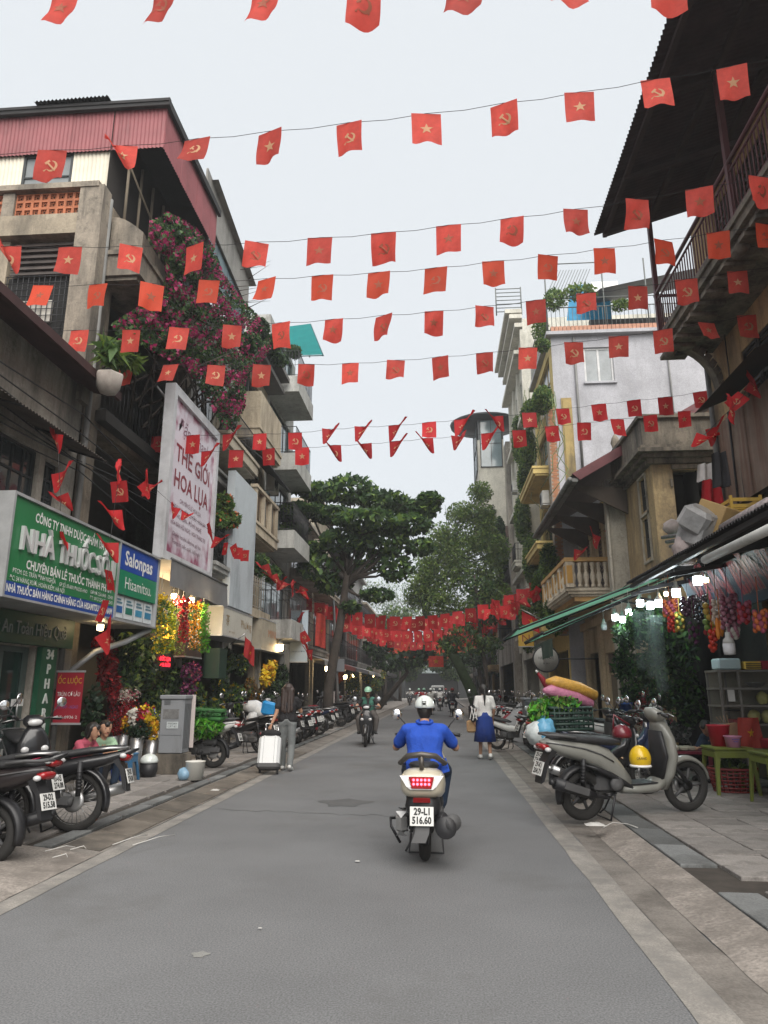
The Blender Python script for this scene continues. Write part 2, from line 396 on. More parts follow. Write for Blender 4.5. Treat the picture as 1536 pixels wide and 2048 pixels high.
lay(pr, 2.29, 6, 0.5, 3.2, 36, 0.4, sm, 'paving_slab', {(1, 8), (0, 7), (1, 7)})
sl2 = [slab_mesh('paving_slab', 0.392, 0.592, 0.05, slabm, c) for c in (0, 0.02)]
lay(pl, -5.95, 5, 0.4, 7.3, 28, 0.6, sl2, 'paving_slab')
km = [slab_mesh('kerb_stone', 0.30, 0.785, 0.13, kerbm, c) for c in (0, 0.02)]
for i in range(28):
    if i == 4: continue
    o = inst('kerb_stone', km[i % 2], (2.12, 3.0 + 0.8 * i, PAVZ - .006 + random.uniform(-.005, .005)), pr); o.rotation_euler = (random.gauss(0, .01), random.gauss(0, .012), random.gauss(0, .008))
km2 = [slab_mesh('kerb_stone', 0.18, 0.785, 0.16, kerbm, c) for c in (0, 0.02)]
for i in range(36):
    o = inst('kerb_stone', km2[i % 2], (-3.72, 7.3 + 0.8 * i, PAVZ + random.uniform(-.006, .004)), pl); o.rotation_euler = (random.gauss(0, .008), random.gauss(0, .01), random.gauss(0, .008))
for x0, x1, y0, y1 in ((-5.96, -3.64, 24.1, 130), (2.29, 5.25, 17.8, 130), (1.97, 2.28, 25.4, 130)):
    b = B(); b.box(x0, x1, y0, y1, 0.0, PAVZ - 0.004); structure('pavement', b, slabm)
for q, r, m in (((400, 1910), 0.05, (0.2, 0.2, 0.19)), ((690, 1606), 0.34, (0.085, 0.085, 0.086))):
    c = atZ(*q); b = B(); b.poly([(c.x + r * (1 + .3 * math.sin(3 * a)) * math.cos(a), c.y + r * (1 + .2 * math.sin(5 * a)) * math.sin(a), 0.003) for a in [k * .314 for k in range(20)]])
    structure('road_patch', b, M('patch%d' % int(q[0]), m, 0.9, var=0.15, fine=0.2, bscale=80))

# ================================================================ HOUSE HELPERS
def plaster(name, rgb, stain=0.3, srgb=(0.05, 0.045, 0.038), **k):
    return M(name, rgb, 0.9, var=0.16, scale=1.1, stain=stain, stain_rgb=srgb, sscale=k.pop('sscale', 0.9), streak=k.pop('streak', 1.2), bump=0.35, bscale=14, fine=0.1, grime=k.pop('grime', min(.75, .15 + stain * 1.1)), **k)
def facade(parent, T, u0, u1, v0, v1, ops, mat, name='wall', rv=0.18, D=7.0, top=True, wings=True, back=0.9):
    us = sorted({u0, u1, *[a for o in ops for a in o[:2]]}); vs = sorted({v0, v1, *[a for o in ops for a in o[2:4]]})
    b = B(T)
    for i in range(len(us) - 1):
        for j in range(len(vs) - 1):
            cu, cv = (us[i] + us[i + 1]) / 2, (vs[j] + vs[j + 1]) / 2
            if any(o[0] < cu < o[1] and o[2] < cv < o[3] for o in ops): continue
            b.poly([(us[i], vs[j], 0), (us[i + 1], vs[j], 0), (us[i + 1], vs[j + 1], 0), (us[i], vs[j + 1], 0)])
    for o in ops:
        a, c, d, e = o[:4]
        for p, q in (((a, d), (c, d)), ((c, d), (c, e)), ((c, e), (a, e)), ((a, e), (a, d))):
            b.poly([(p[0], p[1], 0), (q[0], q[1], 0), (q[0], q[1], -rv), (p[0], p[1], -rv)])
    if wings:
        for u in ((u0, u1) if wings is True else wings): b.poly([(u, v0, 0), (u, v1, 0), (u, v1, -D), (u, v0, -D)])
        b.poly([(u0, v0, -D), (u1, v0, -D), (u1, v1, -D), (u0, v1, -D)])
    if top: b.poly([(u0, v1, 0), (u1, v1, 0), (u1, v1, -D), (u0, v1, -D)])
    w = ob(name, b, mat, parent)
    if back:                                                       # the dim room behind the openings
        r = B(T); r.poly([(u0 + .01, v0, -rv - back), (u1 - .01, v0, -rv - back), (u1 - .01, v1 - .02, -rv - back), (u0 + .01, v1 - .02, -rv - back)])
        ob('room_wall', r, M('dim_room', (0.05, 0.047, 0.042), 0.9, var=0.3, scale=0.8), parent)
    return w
def window(parent, T, u0, u1, v0, v1, nx=2, ny=2, fm=None, pm=None, w=-0.12, fr=0.05, bar=0.03, sill=None, name='window'):
    fm = fm or M('grey_frame', (0.22, 0.22, 0.21), 0.6); pm = pm or glassd
    b = B(T)
    for a, c, d, e in ((u0, u0 + fr, v0, v1), (u1 - fr, u1, v0, v1), (u0 + fr, u1 - fr, v0, v0 + fr), (u0 + fr, u1 - fr, v1 - fr, v1)):
        b.box(a, c, d, e, w, w + 0.05)
    for i in range(1, nx): x = u0 + (u1 - u0) * i / nx; b.box(x - bar / 2, x + bar / 2, v0 + fr, v1 - fr, w + .004, w + 0.04)
    for j in range(1, ny): y = v0 + (v1 - v0) * j / ny; b.box(u0 + fr, u1 - fr, y - bar / 2, y + bar / 2, w + .008, w + 0.044)
    f = ob(name, b, fm, parent)
    for i in range(nx):
        p = B(T); a = u0 + (u1 - u0) * i / nx; c = u0 + (u1 - u0) * (i + 1) / nx
        p.box(a + .012, c - .012, v0 + .012, v1 - .012, w + .012, w + .02); ob('pane', p, pm, f)
    if sill is not None:
        s = B(T); s.box(u0 - .06, u1 + .06, v0 - .08, v0 - .003, -.02, .10); ob('sill', s, sill, f)
    return f
def shutters(parent, T, u0, u1, v0, v1, mat, nl=12, w=-0.06, leaves=2):
    for k in range(leaves):
        a = u0 + (u1 - u0) * k / leaves + .01; c = u0 + (u1 - u0) * (k + 1) / leaves - .01; b = B(T); s = .05
        for x0, x1, y0, y1 in ((a, a + s, v0, v1), (c - s, c, v0, v1), (a + s, c - s, v0, v0 + s), (a + s, c - s, v1 - s, v1)): b.box(x0, x1, y0, y1, w, w + .04)
        f = ob('shutter', b, mat, parent); b = B(T)
        for i in range(nl):
            y = v0 + s + (v1 - v0 - 2 * s) * (i + .5) / nl; h = (v1 - v0 - 2 * s) / nl * .42
            b.add([(a + s, y - h, w + .03), (c - s, y - h, w + .03), (c - s, y + h, w + .002), (a + s, y + h, w + .002)], [(0, 1, 2, 3)])
        ob('louvres', b, mat, f)
def railing(parent, T, u0, u1, v, h, w, mat, step=0.12, r=0.008, ends=True, depth=None, name='railing', mid=0):
    b = B(T); b.tube([(u0, v + h, w), (u1, v + h, w)], r * 2, 6); b.tube([(u0, v + .06, w), (u1, v + .06, w)], r * 1.4, 5)
    for k in range(mid): y = v + h * (k + 1) / (mid + 1); b.tube([(u0, y, w), (u1, y, w)], r, 5)
    n = max(1, int((u1 - u0) / step))
    for i in range(n + 1): x = u0 + (u1 - u0) * i / n; b.tube([(x, v + .06, w), (x, v + h, w)], r, 5)
    if ends:
        d = depth if depth is not None else w
        for u in (u0, u1):
            b.tube([(u, v + h, w), (u, v + h, w - d)], r * 2, 6); b.tube([(u, v + .06, w), (u, v + .06, w - d)], r * 1.4, 5)
            m = max(1, int(d / step))
            for i in range(1, m): x = w - d * i / m; b.tube([(u, v + .06, x), (u, v + h, x)], r, 5)
    return ob(name, b, mat, parent)
def slab_balcony(parent, T, u0, u1, v, proj, th, mat, lip=0.0, name='balcony'):
    b = B(T); b.box(u0, u1, v - th, v, 0.003, proj)
    if lip: b.box(u0 - .04, u1 + .04, v - .09, v - .002, 0.004, proj + .04); b.box(u0 + .06, u1 - .06, v - th - .07, v - th - .002, .004, proj - .08)
    return ob(name, b, mat, parent)
def aircon(loc, rz, label):
    t = thing('air_conditioner', loc, label, 'air conditioner', rz=rz)
    acm = M('aircon_grey', (0.5, 0.49, 0.45), 0.6, stain=0.2)
    b = B(); b.cbox((0, 0, .28), (.78, .28, .54), bev=.02); c = ob('casing', B().add([(p[0] + loc[0], p[1] + loc[1], p[2] + loc[2]) for p in b.v], b.f), acm, t)
    b = B(); 
    for r in (.06, .11, .16, .21): b.tube([(loc[0] - .1 + r * math.cos(a), loc[1] - .148, loc[2] + .28 + r * math.sin(a)) for a in [k * math.pi / 8 for k in range(17)]], .006, 5)
    for a in range(6): b.tube([(loc[0] - .1, loc[1] - .15, loc[2] + .28), (loc[0] - .1 + .22 * math.cos(a * 1.05), loc[1] - .15, loc[2] + .28 + .22 * math.sin(a * 1.05))], .005, 4)
    ob('fan_grille', b, darkmetal, t)
    b = B(); b.box(loc[0] - .35, loc[0] - .31, loc[1] - .14, loc[1] + .35, loc[2] - .04, loc[2] - .002); b.box(loc[0] + .31, loc[0] + .35, loc[1] - .14, loc[1] + .35, loc[2] - .04, loc[2] - .002)
    ob('bracket', b, steel, t); return t
def corr_panel(name, parent, mat, p0, du, dv, L, H, **k):
    b = B(); b.corrug(p0, du, dv, L, H, **k); return ob(name, b, mat, parent)
def plank_row(parent, T, u0, u1, v0, v1, n, mat, name='slat', w=0.0, th=0.03, gap=0.25, tilt=0.0):
    for i in range(n):
        a = v0 + (v1 - v0) * i / n; h = (v1 - v0) / n * (1 - gap); b = B(T); j = random.uniform(-.008, .008)
        b.add([(u0, a, w + tilt + j), (u1, a, w + tilt + j), (u1, a + h, w), (u0, a + h, w), (u0, a, w + tilt + th + j), (u1, a, w + tilt + th + j), (u1, a + h, w + th), (u0, a + h, w + th)],
              [(0, 1, 2, 3), (4, 5, 6, 7), (0, 1, 5, 4), (1, 2, 6, 5), (2, 3, 7, 6), (3, 0, 4, 7)]); ob(name, b, mat, parent)

# ================================================================ LEFT SIDE
redcor = M('red_corrugated', (0.25, 0.075, 0.082), 0.6, var=0.2, scale=1.5, stain=0.22, stain_rgb=(0.06, 0.03, 0.03), streak=4, spec=0.4)
creamcor = M('cream_corrugated', (0.66, 0.61, 0.50), 0.6, var=0.1, stain=0.2, stain_rgb=(0.2, 0.17, 0.12), streak=4)
bluecor = M('bluegrey_corrugated', (0.12, 0.17, 0.19), 0.6, var=0.2, stain=0.25, streak=4)
blackroof = M('black_roofing', (0.022, 0.021, 0.022), 0.8, var=0.3)
oldwall = plaster('old_blackened_wall', (0.285, 0.235, 0.175), 0.56, (0.055, 0.049, 0.041))
oldconc = plaster('weathered_concrete', (0.29, 0.25, 0.20), 0.52, (0.06, 0.055, 0.048))
ochre_old = plaster('old_beige_wall', (0.33, 0.28, 0.21), 0.32, (0.09, 0.08, 0.065))
greyplast = plaster('grey_plaster', (0.355, 0.325, 0.28), 0.36, (0.085, 0.08, 0.07))
tilem = M('dark_roof_tile', (0.055, 0.035, 0.032), 0.9, var=0.35, scale=5)
greenfas = M('dark_green_board', (0.012, 0.055, 0.032), 0.5, var=0.15)
greydoor = M('grey_shutter_door', (0.10, 0.10, 0.10), 0.6, 0.2, var=0.2)
maroon = M('maroon_paint', (0.12, 0.035, 0.04), 0.6, var=0.2, stain=0.15)

# --- pharmacy house, two storeys
L1 = thing('pharmacy_house', (XL, 7.0, 0), 'old two storey house with grey upper wall and dark green pharmacy front', 'house')
T = FL()
ops = [(8.75, 9.85, 4.15, 5.0), (10.0, 10.42, 4.1, 4.95), (8.2, 10.35, 0.12, 2.1)]
facade(L1, T, 2.0, 10.9, 0, 6.5, ops, greyplast, D=5)
dkframe = M('dark_window_frame', (0.035, 0.04, 0.042), 0.6)
window(L1, T, 8.75, 9.85, 4.15, 5.0, 4, 2, dkframe); window(L1, T, 10.0, 10.42, 4.1, 4.95, 2, 3, dkframe)
b = B(T)
for k in range(60):                                                 # tiled roof, pieces lie in rows
    pass
b.poly([(2, 6.42, .62), (11.0, 6.42, .62), (11.0, 8.3, -4), (2, 8.3, -4)]); b.poly([(2, 6.34, .6), (11.0, 6.34, .6), (11.0, 6.5, 0.003), (2, 6.5, 0.003)])
b.box(2, 11.0, 6.3, 6.44, .57, .63); rf = ob('roof', b, M('maroon_eave', (0.05, 0.022, 0.022), 0.8, var=0.3), L1)
corr_panel('canopy_sheet', L1, M('rusty_sheet', (0.09, 0.075, 0.065), 0.7, 0.2, var=0.3, stain=0.3), (XL + .65, 6.0, 5.1), (0, 1, 0), (-1, 0, .35), 4.7, .7)
for u in (7.0, 8.3, 9.6, 10.6): b = B(T); b.tube([(u, 5.3, .02), (u, 5.1, .62)], .02, 6); ob('canopy_bracket', b, darkmetal, L1)
# pharmacy ground floor
b = B(T); b.box(6.5, 11.15, 2.12, 2.56, 0.01, .14); ob('fascia_board', b, greenfas, L1)
greylet = M('grey_letter', (0.2, 0.22, 0.21), 0.6, var=0.05)
text('lettering', 'Thuốc An Toàn Hiệu Quả', .26, greylet, L1, T, 9.75, 2.33, .146, width=2.3, ext=.008)
b = B(T); b.box(8.25, 8.35, .12, 2.1, -.14, -.08); b.box(9.6, 9.68, .12, 2.1, -.14, -.08); b.box(10.2, 10.3, .12, 2.1, -.14, -.08); b.box(8.25, 10.3, 2.02, 2.1, -.139, -.081); ob('door_frame', b, M('alu_green_grey', (0.10, 0.13, 0.12), 0.5, 0.3), L1)
gl = M('green_tinted_glass', (0.012, 0.03, 0.026), 0.1, var=0.3, scale=1.0, spec=0.7)
d = B(T); d.box(8.35, 10.2, .14, 2.02, -.12, -.11); dr = ob('glass_door', d, gl, L1)
b = B(T); b.lathe([(.36, 0), (.36, .004)], 24, (0, 0, 0)); b.v = []; b.f = []; b.m = []; b.sm = []
b.poly([(9.15 + .3 * math.cos(a), 1.72 + .3 * math.sin(a), -.104) for a in [k * math.pi / 12 for k in range(24)]]); ob('round_sticker', b, M('blue_sticker', (0.012, 0.03, 0.06), 0.4), dr)
b = B(T); b.tube([(10.12, .95, -.05), (10.12, 1.45, -.05)], .014, 8); ob('handle', b, steel, dr)
b = B(T); b.box(10.0, 10.3, 1.26, 1.36, -.078, -.07); ob('sticker', b, white, dr)
text('lettering', 'Labree', .07, M('navy_print', (0.02, 0.025, 0.06)), dr, T, 10.15, 1.31, -.066)
b = B(T); b.box(10.35, 10.78, .12, 2.11, .02, .1); gp = ob('sign_pillar', b, M('green_pillar', (0.012, 0.085, 0.042), 0.5, var=0.15), L1)
for i, ch in enumerate('34 PHARMACY'.replace(' ', '')):
    pass
for i, ch in enumerate(['34', 'P', 'H', 'A', 'R', 'M', 'A', 'C', 'Y']):
    text('letter', ch, .2, M('sign_letter_white', (0.62, 0.66, 0.63), 0.5, var=0.05), gp, T, 10.57, 2.0 - .215 * i, .106, ext=.008, thick=.004)
b = B(T); b.box(10.8, 11.3, 1.5, 2.1, .02, .06); ob('notice_board', b, M('dull_white_board', (0.16, 0.15, 0.14), 0.7, stain=0.3), L1)

# --- tall weathered house with the red sheet-metal top
A = thing('weathered_house', (XL, 13.4, 0), 'tall blackened old house with red corrugated top storey and terracotta lattice', 'house')
TA = FL(); TC = FC(10.95)
YA = 10.95
facade(A, TA, YA, 15.9, 0, 10.35, [(11.6, 15.5, .12, 2.9), (11.5, 15.6, 4.0, 6.0), (11.5, 15.6, 6.4, 9.0)], oldwall, D=5, rv=.5, wings=(15.9,))
b = B(); b.poly([(XL, YA - .002, 6.0), (XL - 5, YA - .002, 6.0), (XL - 5, YA - .002, 10.35), (XL, YA - .002, 10.35)]); ob('side_wall', b, oldwall, A)
def cb(u0, u1, v0, v1, w0, w1, m, name): b = B(TC); b.box(u0, u1, v0, v1, w0, w1); return ob(name, b, m, A)
cb(-6.35, -5.9, 6.2, 10.4, .004, .3, oldconc, 'corner_column')
cb(-9.5, -6.36, 9.45, 9.86, .004, .26, ochre_old, 'concrete_beam'); cb(-9.5, -6.0, 10.36, 10.47, .004, .32, oldconc, 'roof_beam')
cb(-7.85, -7.62, 9.87, 10.35, .004, .24, oldconc, 'small_pillar'); cb(-9.5, -7.68, 8.0, 9.44, .004, .1, ochre_old, 'plaster_panel')
terra = M('terracotta', (0.42, 0.15, 0.075), 0.85, var=0.15, rnd=0.15, stain=0.2, stain_rgb=(0.12, 0.05, 0.035))
def breeze():
    b = B(); s = .155; t = .022; d = .05
    for x0, x1, z0, z1 in ((0, s, 0, t), (0, s, s - t, s), (0, t, t, s - t), (s - t, s, t, s - t)): b.box(x0, x1, 0, d, z0, z1)
    c = s / 2
    for a in range(8):
        q = a * math.pi / 4; r0, r1 = .026, .056 + (.018 if a % 2 else 0)
        b.tube([(c + r0 * math.cos(q), d / 2, c + r0 * math.sin(q)), (c + r1 * math.cos(q), d / 2, c + r1 * math.sin(q))], .0085, 4)
    b.tube([(c + .028 * math.cos(k * math.pi / 4), d / 2, c + .028 * math.sin(k * math.pi / 4)) for k in range(9)], .007, 4)
    return mesh_of('breeze_block', b, terra)
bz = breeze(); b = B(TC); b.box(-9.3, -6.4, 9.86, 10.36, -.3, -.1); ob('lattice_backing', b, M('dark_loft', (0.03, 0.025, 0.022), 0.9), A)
lat = thing('lattice', (-7.0, YA - .2, 9.87), None, None); lat.parent = A; lat.location = Vector((-7.0, YA - .2, 9.87)) - wp(A)
for j in range(3):
    for x0, n in ((-7.61, 8), (-8.8, 6)):
        for i in range(n): inst('breeze_block', bz, (x0 + .157 * i, YA - .2, 9.875 + .157 * j), lat)
slatm = M('dark_slat', (0.05, 0.04, 0.036), 0.8, var=0.3, scale=4, rnd=0.3)
plank_row(A, TC, -7.6, -6.4, 8.72, 9.42, 6, slatm, 'louvre_board', .05, .02, .2, .05)
b = B(TC)
for i in range(13): x = -7.62 + i * .1; b.tube([(x, 7.35, .12), (x, 8.7, .12)], .008, 5)
for j in range(11): z = 7.38 + j * .13; b.tube([(-7.65, z, .125), (-6.38, z, .125)], .008, 5)
ob('window_grille', b, darkmetal, A)
cb(-7.66, -6.37, 7.3, 8.72, -.05, .02, M('recess_black', (0.02, 0.02, 0.02), 0.9), 'recess_shade_panel')  # flat panel; shade of the window recess put into its colour
b = B(TC); b.cbox((-7.05, 8.0, .07), (.6, .42, .06)); b.cbox((-6.95, 7.55, .07), (.35, .3, .06)); ob('stored_box', b, M('dirty_white_box', (0.42, 0.4, 0.36), 0.8, stain=0.2), A)
b = B(TC); b.cbox((-7.45, 7.95, .075), (.2, .3, .06)); ob('stored_box', b, M('orange_box', (0.3, 0.11, 0.05), 0.8), A)
# the red top
for x in np.arange(-9.6, -5.02, .92): corr_panel('fascia_sheet', A, redcor, (x, YA + .03 - random.uniform(0, .01), 11.42), (1, 0, 0), (0, 0, 1), .93 if x < -5.6 else 0.45, .92, nrm=(0, -1, 0))
for y in np.arange(YA + .03, 14.3, .92): corr_panel('fascia_sheet', A, redcor, (-5.03 + random.uniform(0, .01), y, 11.42), (0, 1, 0), (0, 0, 1), .93 if y < 13.2 else .45, .92, nrm=(1, 0, 0))
b = B(); b.poly([(-9.8, YA - .1, 12.36), (-4.93, YA - .1, 12.36), (-4.93, 14.2, 12.36), (-9.8, 14.2, 12.36)]); b.box(-9.8, -4.92, YA - .08, YA + .0, 12.28, 12.44); b.box(-5.0, -4.93, YA + .001, 14.2, 12.28, 12.44); ob('roof', b, blackroof, A)
corr_panel('loose_roof_sheet', A, blackroof, (-7.6, YA - .15, 12.47), (1, 0, .02), (0, 1, .06), 1.5, 1.2, amp=.02)
for x0, L in ((-9.2, 1.42), (-6.78, .74)): corr_panel('cladding_sheet', A, creamcor, (x0, YA + .09, 10.47), (1, 0, 0), (0, 0, 1), L, .98, nrm=(0, -1, 0))
window(A, TC, -7.78, -6.79, 10.47, 11.45, 2, 2, dkframe, M('grey_pane', (0.2, 0.215, 0.22), 0.3, var=0.15), w=-.14)
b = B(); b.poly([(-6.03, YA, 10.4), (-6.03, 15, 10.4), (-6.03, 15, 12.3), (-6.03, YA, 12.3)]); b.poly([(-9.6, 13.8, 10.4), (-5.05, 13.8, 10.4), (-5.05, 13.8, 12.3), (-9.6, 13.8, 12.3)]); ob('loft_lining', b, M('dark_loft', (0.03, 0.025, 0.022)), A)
b = B(TA)
for u in (11.2, 11.75, 12.3, 12.85, 13.4): b.tube([(u, 9.9, .25), (u, 11.6, .25)], .028, 6)
b.tube([(11.0, 11.2, .3), (13.7, 10.3, .3)], .02, 6); ob('loft_post', b, M('pale_timber', (0.18, 0.15, 0.11), 0.9), A)
# its balconies
bal = slab_balcony(A, TA, YA + .05, 14.3, 9.25, .75, .5, oldconc, .01)
b = B(TA); b.box(11.2, 14.2, 9.26, 9.7, .55, .66); ob('parapet', b, oldconc, bal)
b = B(); b.prism([(-5.95 + .62 * t, YA + .2, 9.72 + (.36 * math.sin(math.pi * min(1, .5 + t * .5)) if t < 1 else 0)) for t in (0, .2, .4, .6, .8, .93, 1)] + [(-5.33, YA + .2, 9.3), (-5.95, YA + .2, 9.3)], (0, .12, 0)); ob('stone_scroll', b, oldconc, bal)
bal2 = slab_balcony(A, TA, YA + .4, 15.6, 6.3, .2, .2, M('void_black', (0.03, 0.028, 0.026), 0.9))  # ledge near black, the dark void's shade put into its colour
railing(bal2, TA, YA + .5, 15.5, 6.3, .85, .12, darkmetal, .14)
b = B(TA); b.box(10.95, 15.9, 3.0, 3.9, .01, .2); ob('lintel', b, M('void_black', (0.03, 0.028, 0.026), 0.9), A)
b = B(TA); b.tube([(10.96, .15, .08), (10.96, 10.3, .08)], .05, 8); ob('drain_pipe', b, M('grey_pipe', (0.16, 0.16, 0.155), 0.6, stain=0.3), A)

# --- house under the bougainvillea, with a planted balcony
H3 = thing('plant_balcony_house', (XL, 17.9, 0), 'narrow pale house with planted balconies between red lantern strings', 'house')
cream = plaster('cream_wall', (0.42, 0.37, 0.29), 0.3, (0.14, 0.12, 0.09)); palegrey = plaster('pale_grey_wall', (0.40, 0.40, 0.38), 0.28, (0.14, 0.135, 0.125))
facade(H3, T, 15.9, 19.9, 0, 11.6, [(16.2, 19.6, .12, 2.8), (16.4, 18.0, 4.6, 6.6), (18.3, 19.5, 4.6, 6.6), (16.4, 19.4, 8.2, 10.2)], palegrey, D=5)
window(H3, T, 16.4, 18.0, 4.6, 6.6, 3, 1, M('green_grey_frame', (0.12, 0.17, 0.16), 0.6)); window(H3, T, 18.3, 19.5, 4.6, 6.6, 2, 1, M('green_grey_frame', (0.12, 0.17, 0.16), 0.6))
bb = slab_balcony(H3, T, 16.2, 19.0, 4.45, .75, .2, palegrey, .01); railing(bb, T, 16.3, 18.9, 4.45, .8, .68, darkmetal, .1)
b = B(T); [b.lathe([(.09, 4.46), (.11, 4.5), (.085, 4.56), (.085, 5.15), (.12, 5.2), (.12, 5.26)], 10, (u, 0, 0), 'z') for u in ()]; 
b.box(16.2, 19.0, 6.75, 6.95, .003, .35); b.box(16.2, 19.0, 6.95, 7.02, .003, .45); ob('cornice', b, palegrey, H3)
bb = slab_balcony(H3, T, 16.3, 19.2, 7.75, .9, .35, cream, .02); railing(bb, T, 16.4, 19.1, 7.75, .8, .82, darkmetal, .1)
window(H3, T, 16.4, 19.4, 8.2, 10.2, 4, 1)
for y in (15.0, 15.9, 16.8, 17.7): corr_panel('side_sheet', H3, bluecor, (-5.55, y, 11.2), (0, 1, 0), (0, 0, 1), .91, 2.4 - (y - 15) * .12, nrm=(1, 0, 0))
b = B(); b.poly([(-5.3, 14.9, 13.9), (-5.3, 18.8, 13.3), (-9, 18.8, 13.3), (-9, 14.9, 13.9)]); b.prism([(-5.52, 14.6, 12.8), (-5.52, 14.6, 14.0), (-5.52, 18.6, 13.5), (-5.52, 18.6, 12.4)], (.05, 0, 0)); ob('roof', b, M('grey_flashing', (0.23, 0.22, 0.2), 0.6, stain=0.25), H3)
b = B(); b.poly([(-9, 15.0, 11.0), (-5.56, 15.0, 11.0), (-5.56, 15.0, 13.8), (-9, 15.0, 13.8)]); ob('side_wall', b, bluecor, H3)

# --- beige house with stacked balconies
H4 = thing('beige_balcony_house', (XL, 21.6, 0), 'beige house with heavy stained concrete balconies and black awning', 'house')
beige = plaster('beige_wall', (0.46, 0.39, 0.29), 0.3, (0.15, 0.12, 0.09))
facade(H4, T, 19.9, 23.4, 0, 11.8, [(20.2, 23.1, .12, 2.8), (20.4, 22.9, 3.9, 5.4), (20.4, 22.9, 6.6, 8.6), (20.4, 22.9, 9.6, 11.4)], beige, D=5)
for v in (3.9, 6.6, 9.6): window(H4, T, 20.4, 22.9, v, v + (1.5 if v < 4 else 1.9), 3, 2)
for v, h in ((6.35, 1.0), (9.3, 1.15)):
    bb = slab_balcony(H4, T, 20.0, 23.0, v, .66, .36, beige, .03)
    b = B(T)
    if v > 9: b.box(20.05, 22.95, v + .003, v + h, .56, .66); b.box(20.05, 20.15, v + .003, v + h, .003, .559); ob('parapet', b, beige, bb)
    else:
        for u in (20.05, 21.0, 21.9, 22.8): b.box(u, u + .16, v + .003, v + h, .51, .66)
        b.box(20.0, 23.0, v + h + .003, v + h + .1, .48, .69); b.box(20.05, 20.15, v + .003, v + h, .003, .5); ob('balustrade', b, beige, bb); railing(bb, T, 20.1, 22.9, v, h, .58, wood, .16, ends=False)
b = B(T); b.add([(20.0, 8.85, .1), (23.4, 8.85, .1), (23.4, 8.1, 1.0), (20.0, 8.1, 1.0), (20.0, 8.8, .1), (23.4, 8.8, .1), (23.4, 8.05, 1.0), (20.0, 8.05, 1.0)], [(0, 1, 2, 3), (4, 5, 6, 7), (0, 1, 5, 4), (1, 2, 6, 5), (2, 3, 7, 6), (3, 0, 4, 7)]); ob('awning', b, M('black_awning', (0.02, 0.02, 0.022), 0.7), H4)
b = B(T); b.box(19.9, 23.5, 11.8, 11.95, -2, .6); b.box(20.0, 23.4, 12.2, 12.35, -2, .8); ob('roof_slab', b, M('dark_soffit', (0.12, 0.115, 0.11), 0.8), H4)
gm = M('white_grille', (0.4, 0.38, 0.34), 0.6); b = B(T)
for i in range(9): u = 20.5 + i * .29; b.tube([(u, 3.95, .3), (u, 5.35, .3)], .012, 5)
for j in range(5): b.tube([(20.4, 4.0 + j * .33, .3), (22.9, 4.0 + j * .33, .3)], .012, 5)
ob('window_grille', b, gm, H4); b = B(T); b.box(20.3, 23.0, 3.6, 3.85, .003, .5); ob('ledge', b, beige, H4)

# --- modern concrete house
H5 = thing('modern_balcony_house', (XL, 25.7, 0), 'slim modern concrete house with wide glass doors and turquoise roof canopy', 'house')
facade(H5, T, 23.4, 28.0, 0, 15.0, [(23.7, 27.7, .12, 2.8)] + [(23.8, 27.4, v, v + 2.1) for v in (3.9, 6.95, 9.75, 12.7)], palegrey, D=6)
for v in (3.9, 6.95, 9.75, 12.7):
    window(H5, T, 23.8, 27.4, v, v + 2.1, 4, 1, M('black_frame', (0.02, 0.022, 0.024), 0.4), M('pale_glass', (0.18, 0.24, 0.26), 0.08, spec=0.8, var=0.3, scale=.6))
    bb = slab_balcony(H5, T, 23.5, 26.4, v - .15, 1.12, .62, palegrey, .0); railing(bb, T, 23.55, 26.35, v - .15, 1.0, 1.06, darkmetal, .11)
cq = [atY(578, 713, 24.6), atY(646, 711, 24.6), atY(621, 649, 27.0), atY(573, 655, 27.0)]
b = B()
for i in range(9): b.tube([tuple(cq[0].lerp(cq[3], i / 8)), tuple(cq[1].lerp(cq[2], i / 8))], .022, 5)
for p, q in ((0, 3), (1, 2)): b.tube([tuple(cq[p]), tuple(cq[q])], .035, 6)
ob('canopy_frame', b, M('teal_dark', (0.01, 0.07, 0.075), 0.6), H5); b = B(); b.poly([tuple(c + Vector((0, 0, .04))) for c in cq]); ob('canopy', b, M('turquoise_sheet', (0.01, 0.30, 0.30), 0.5, trans=0.6, var=0.1), H5)
for q in (cq[2], cq[3]): b = B(); b.tube([(q.x, q.y, 15.0), tuple(q)], .03, 6); ob('canopy_post', b, steel, H5)

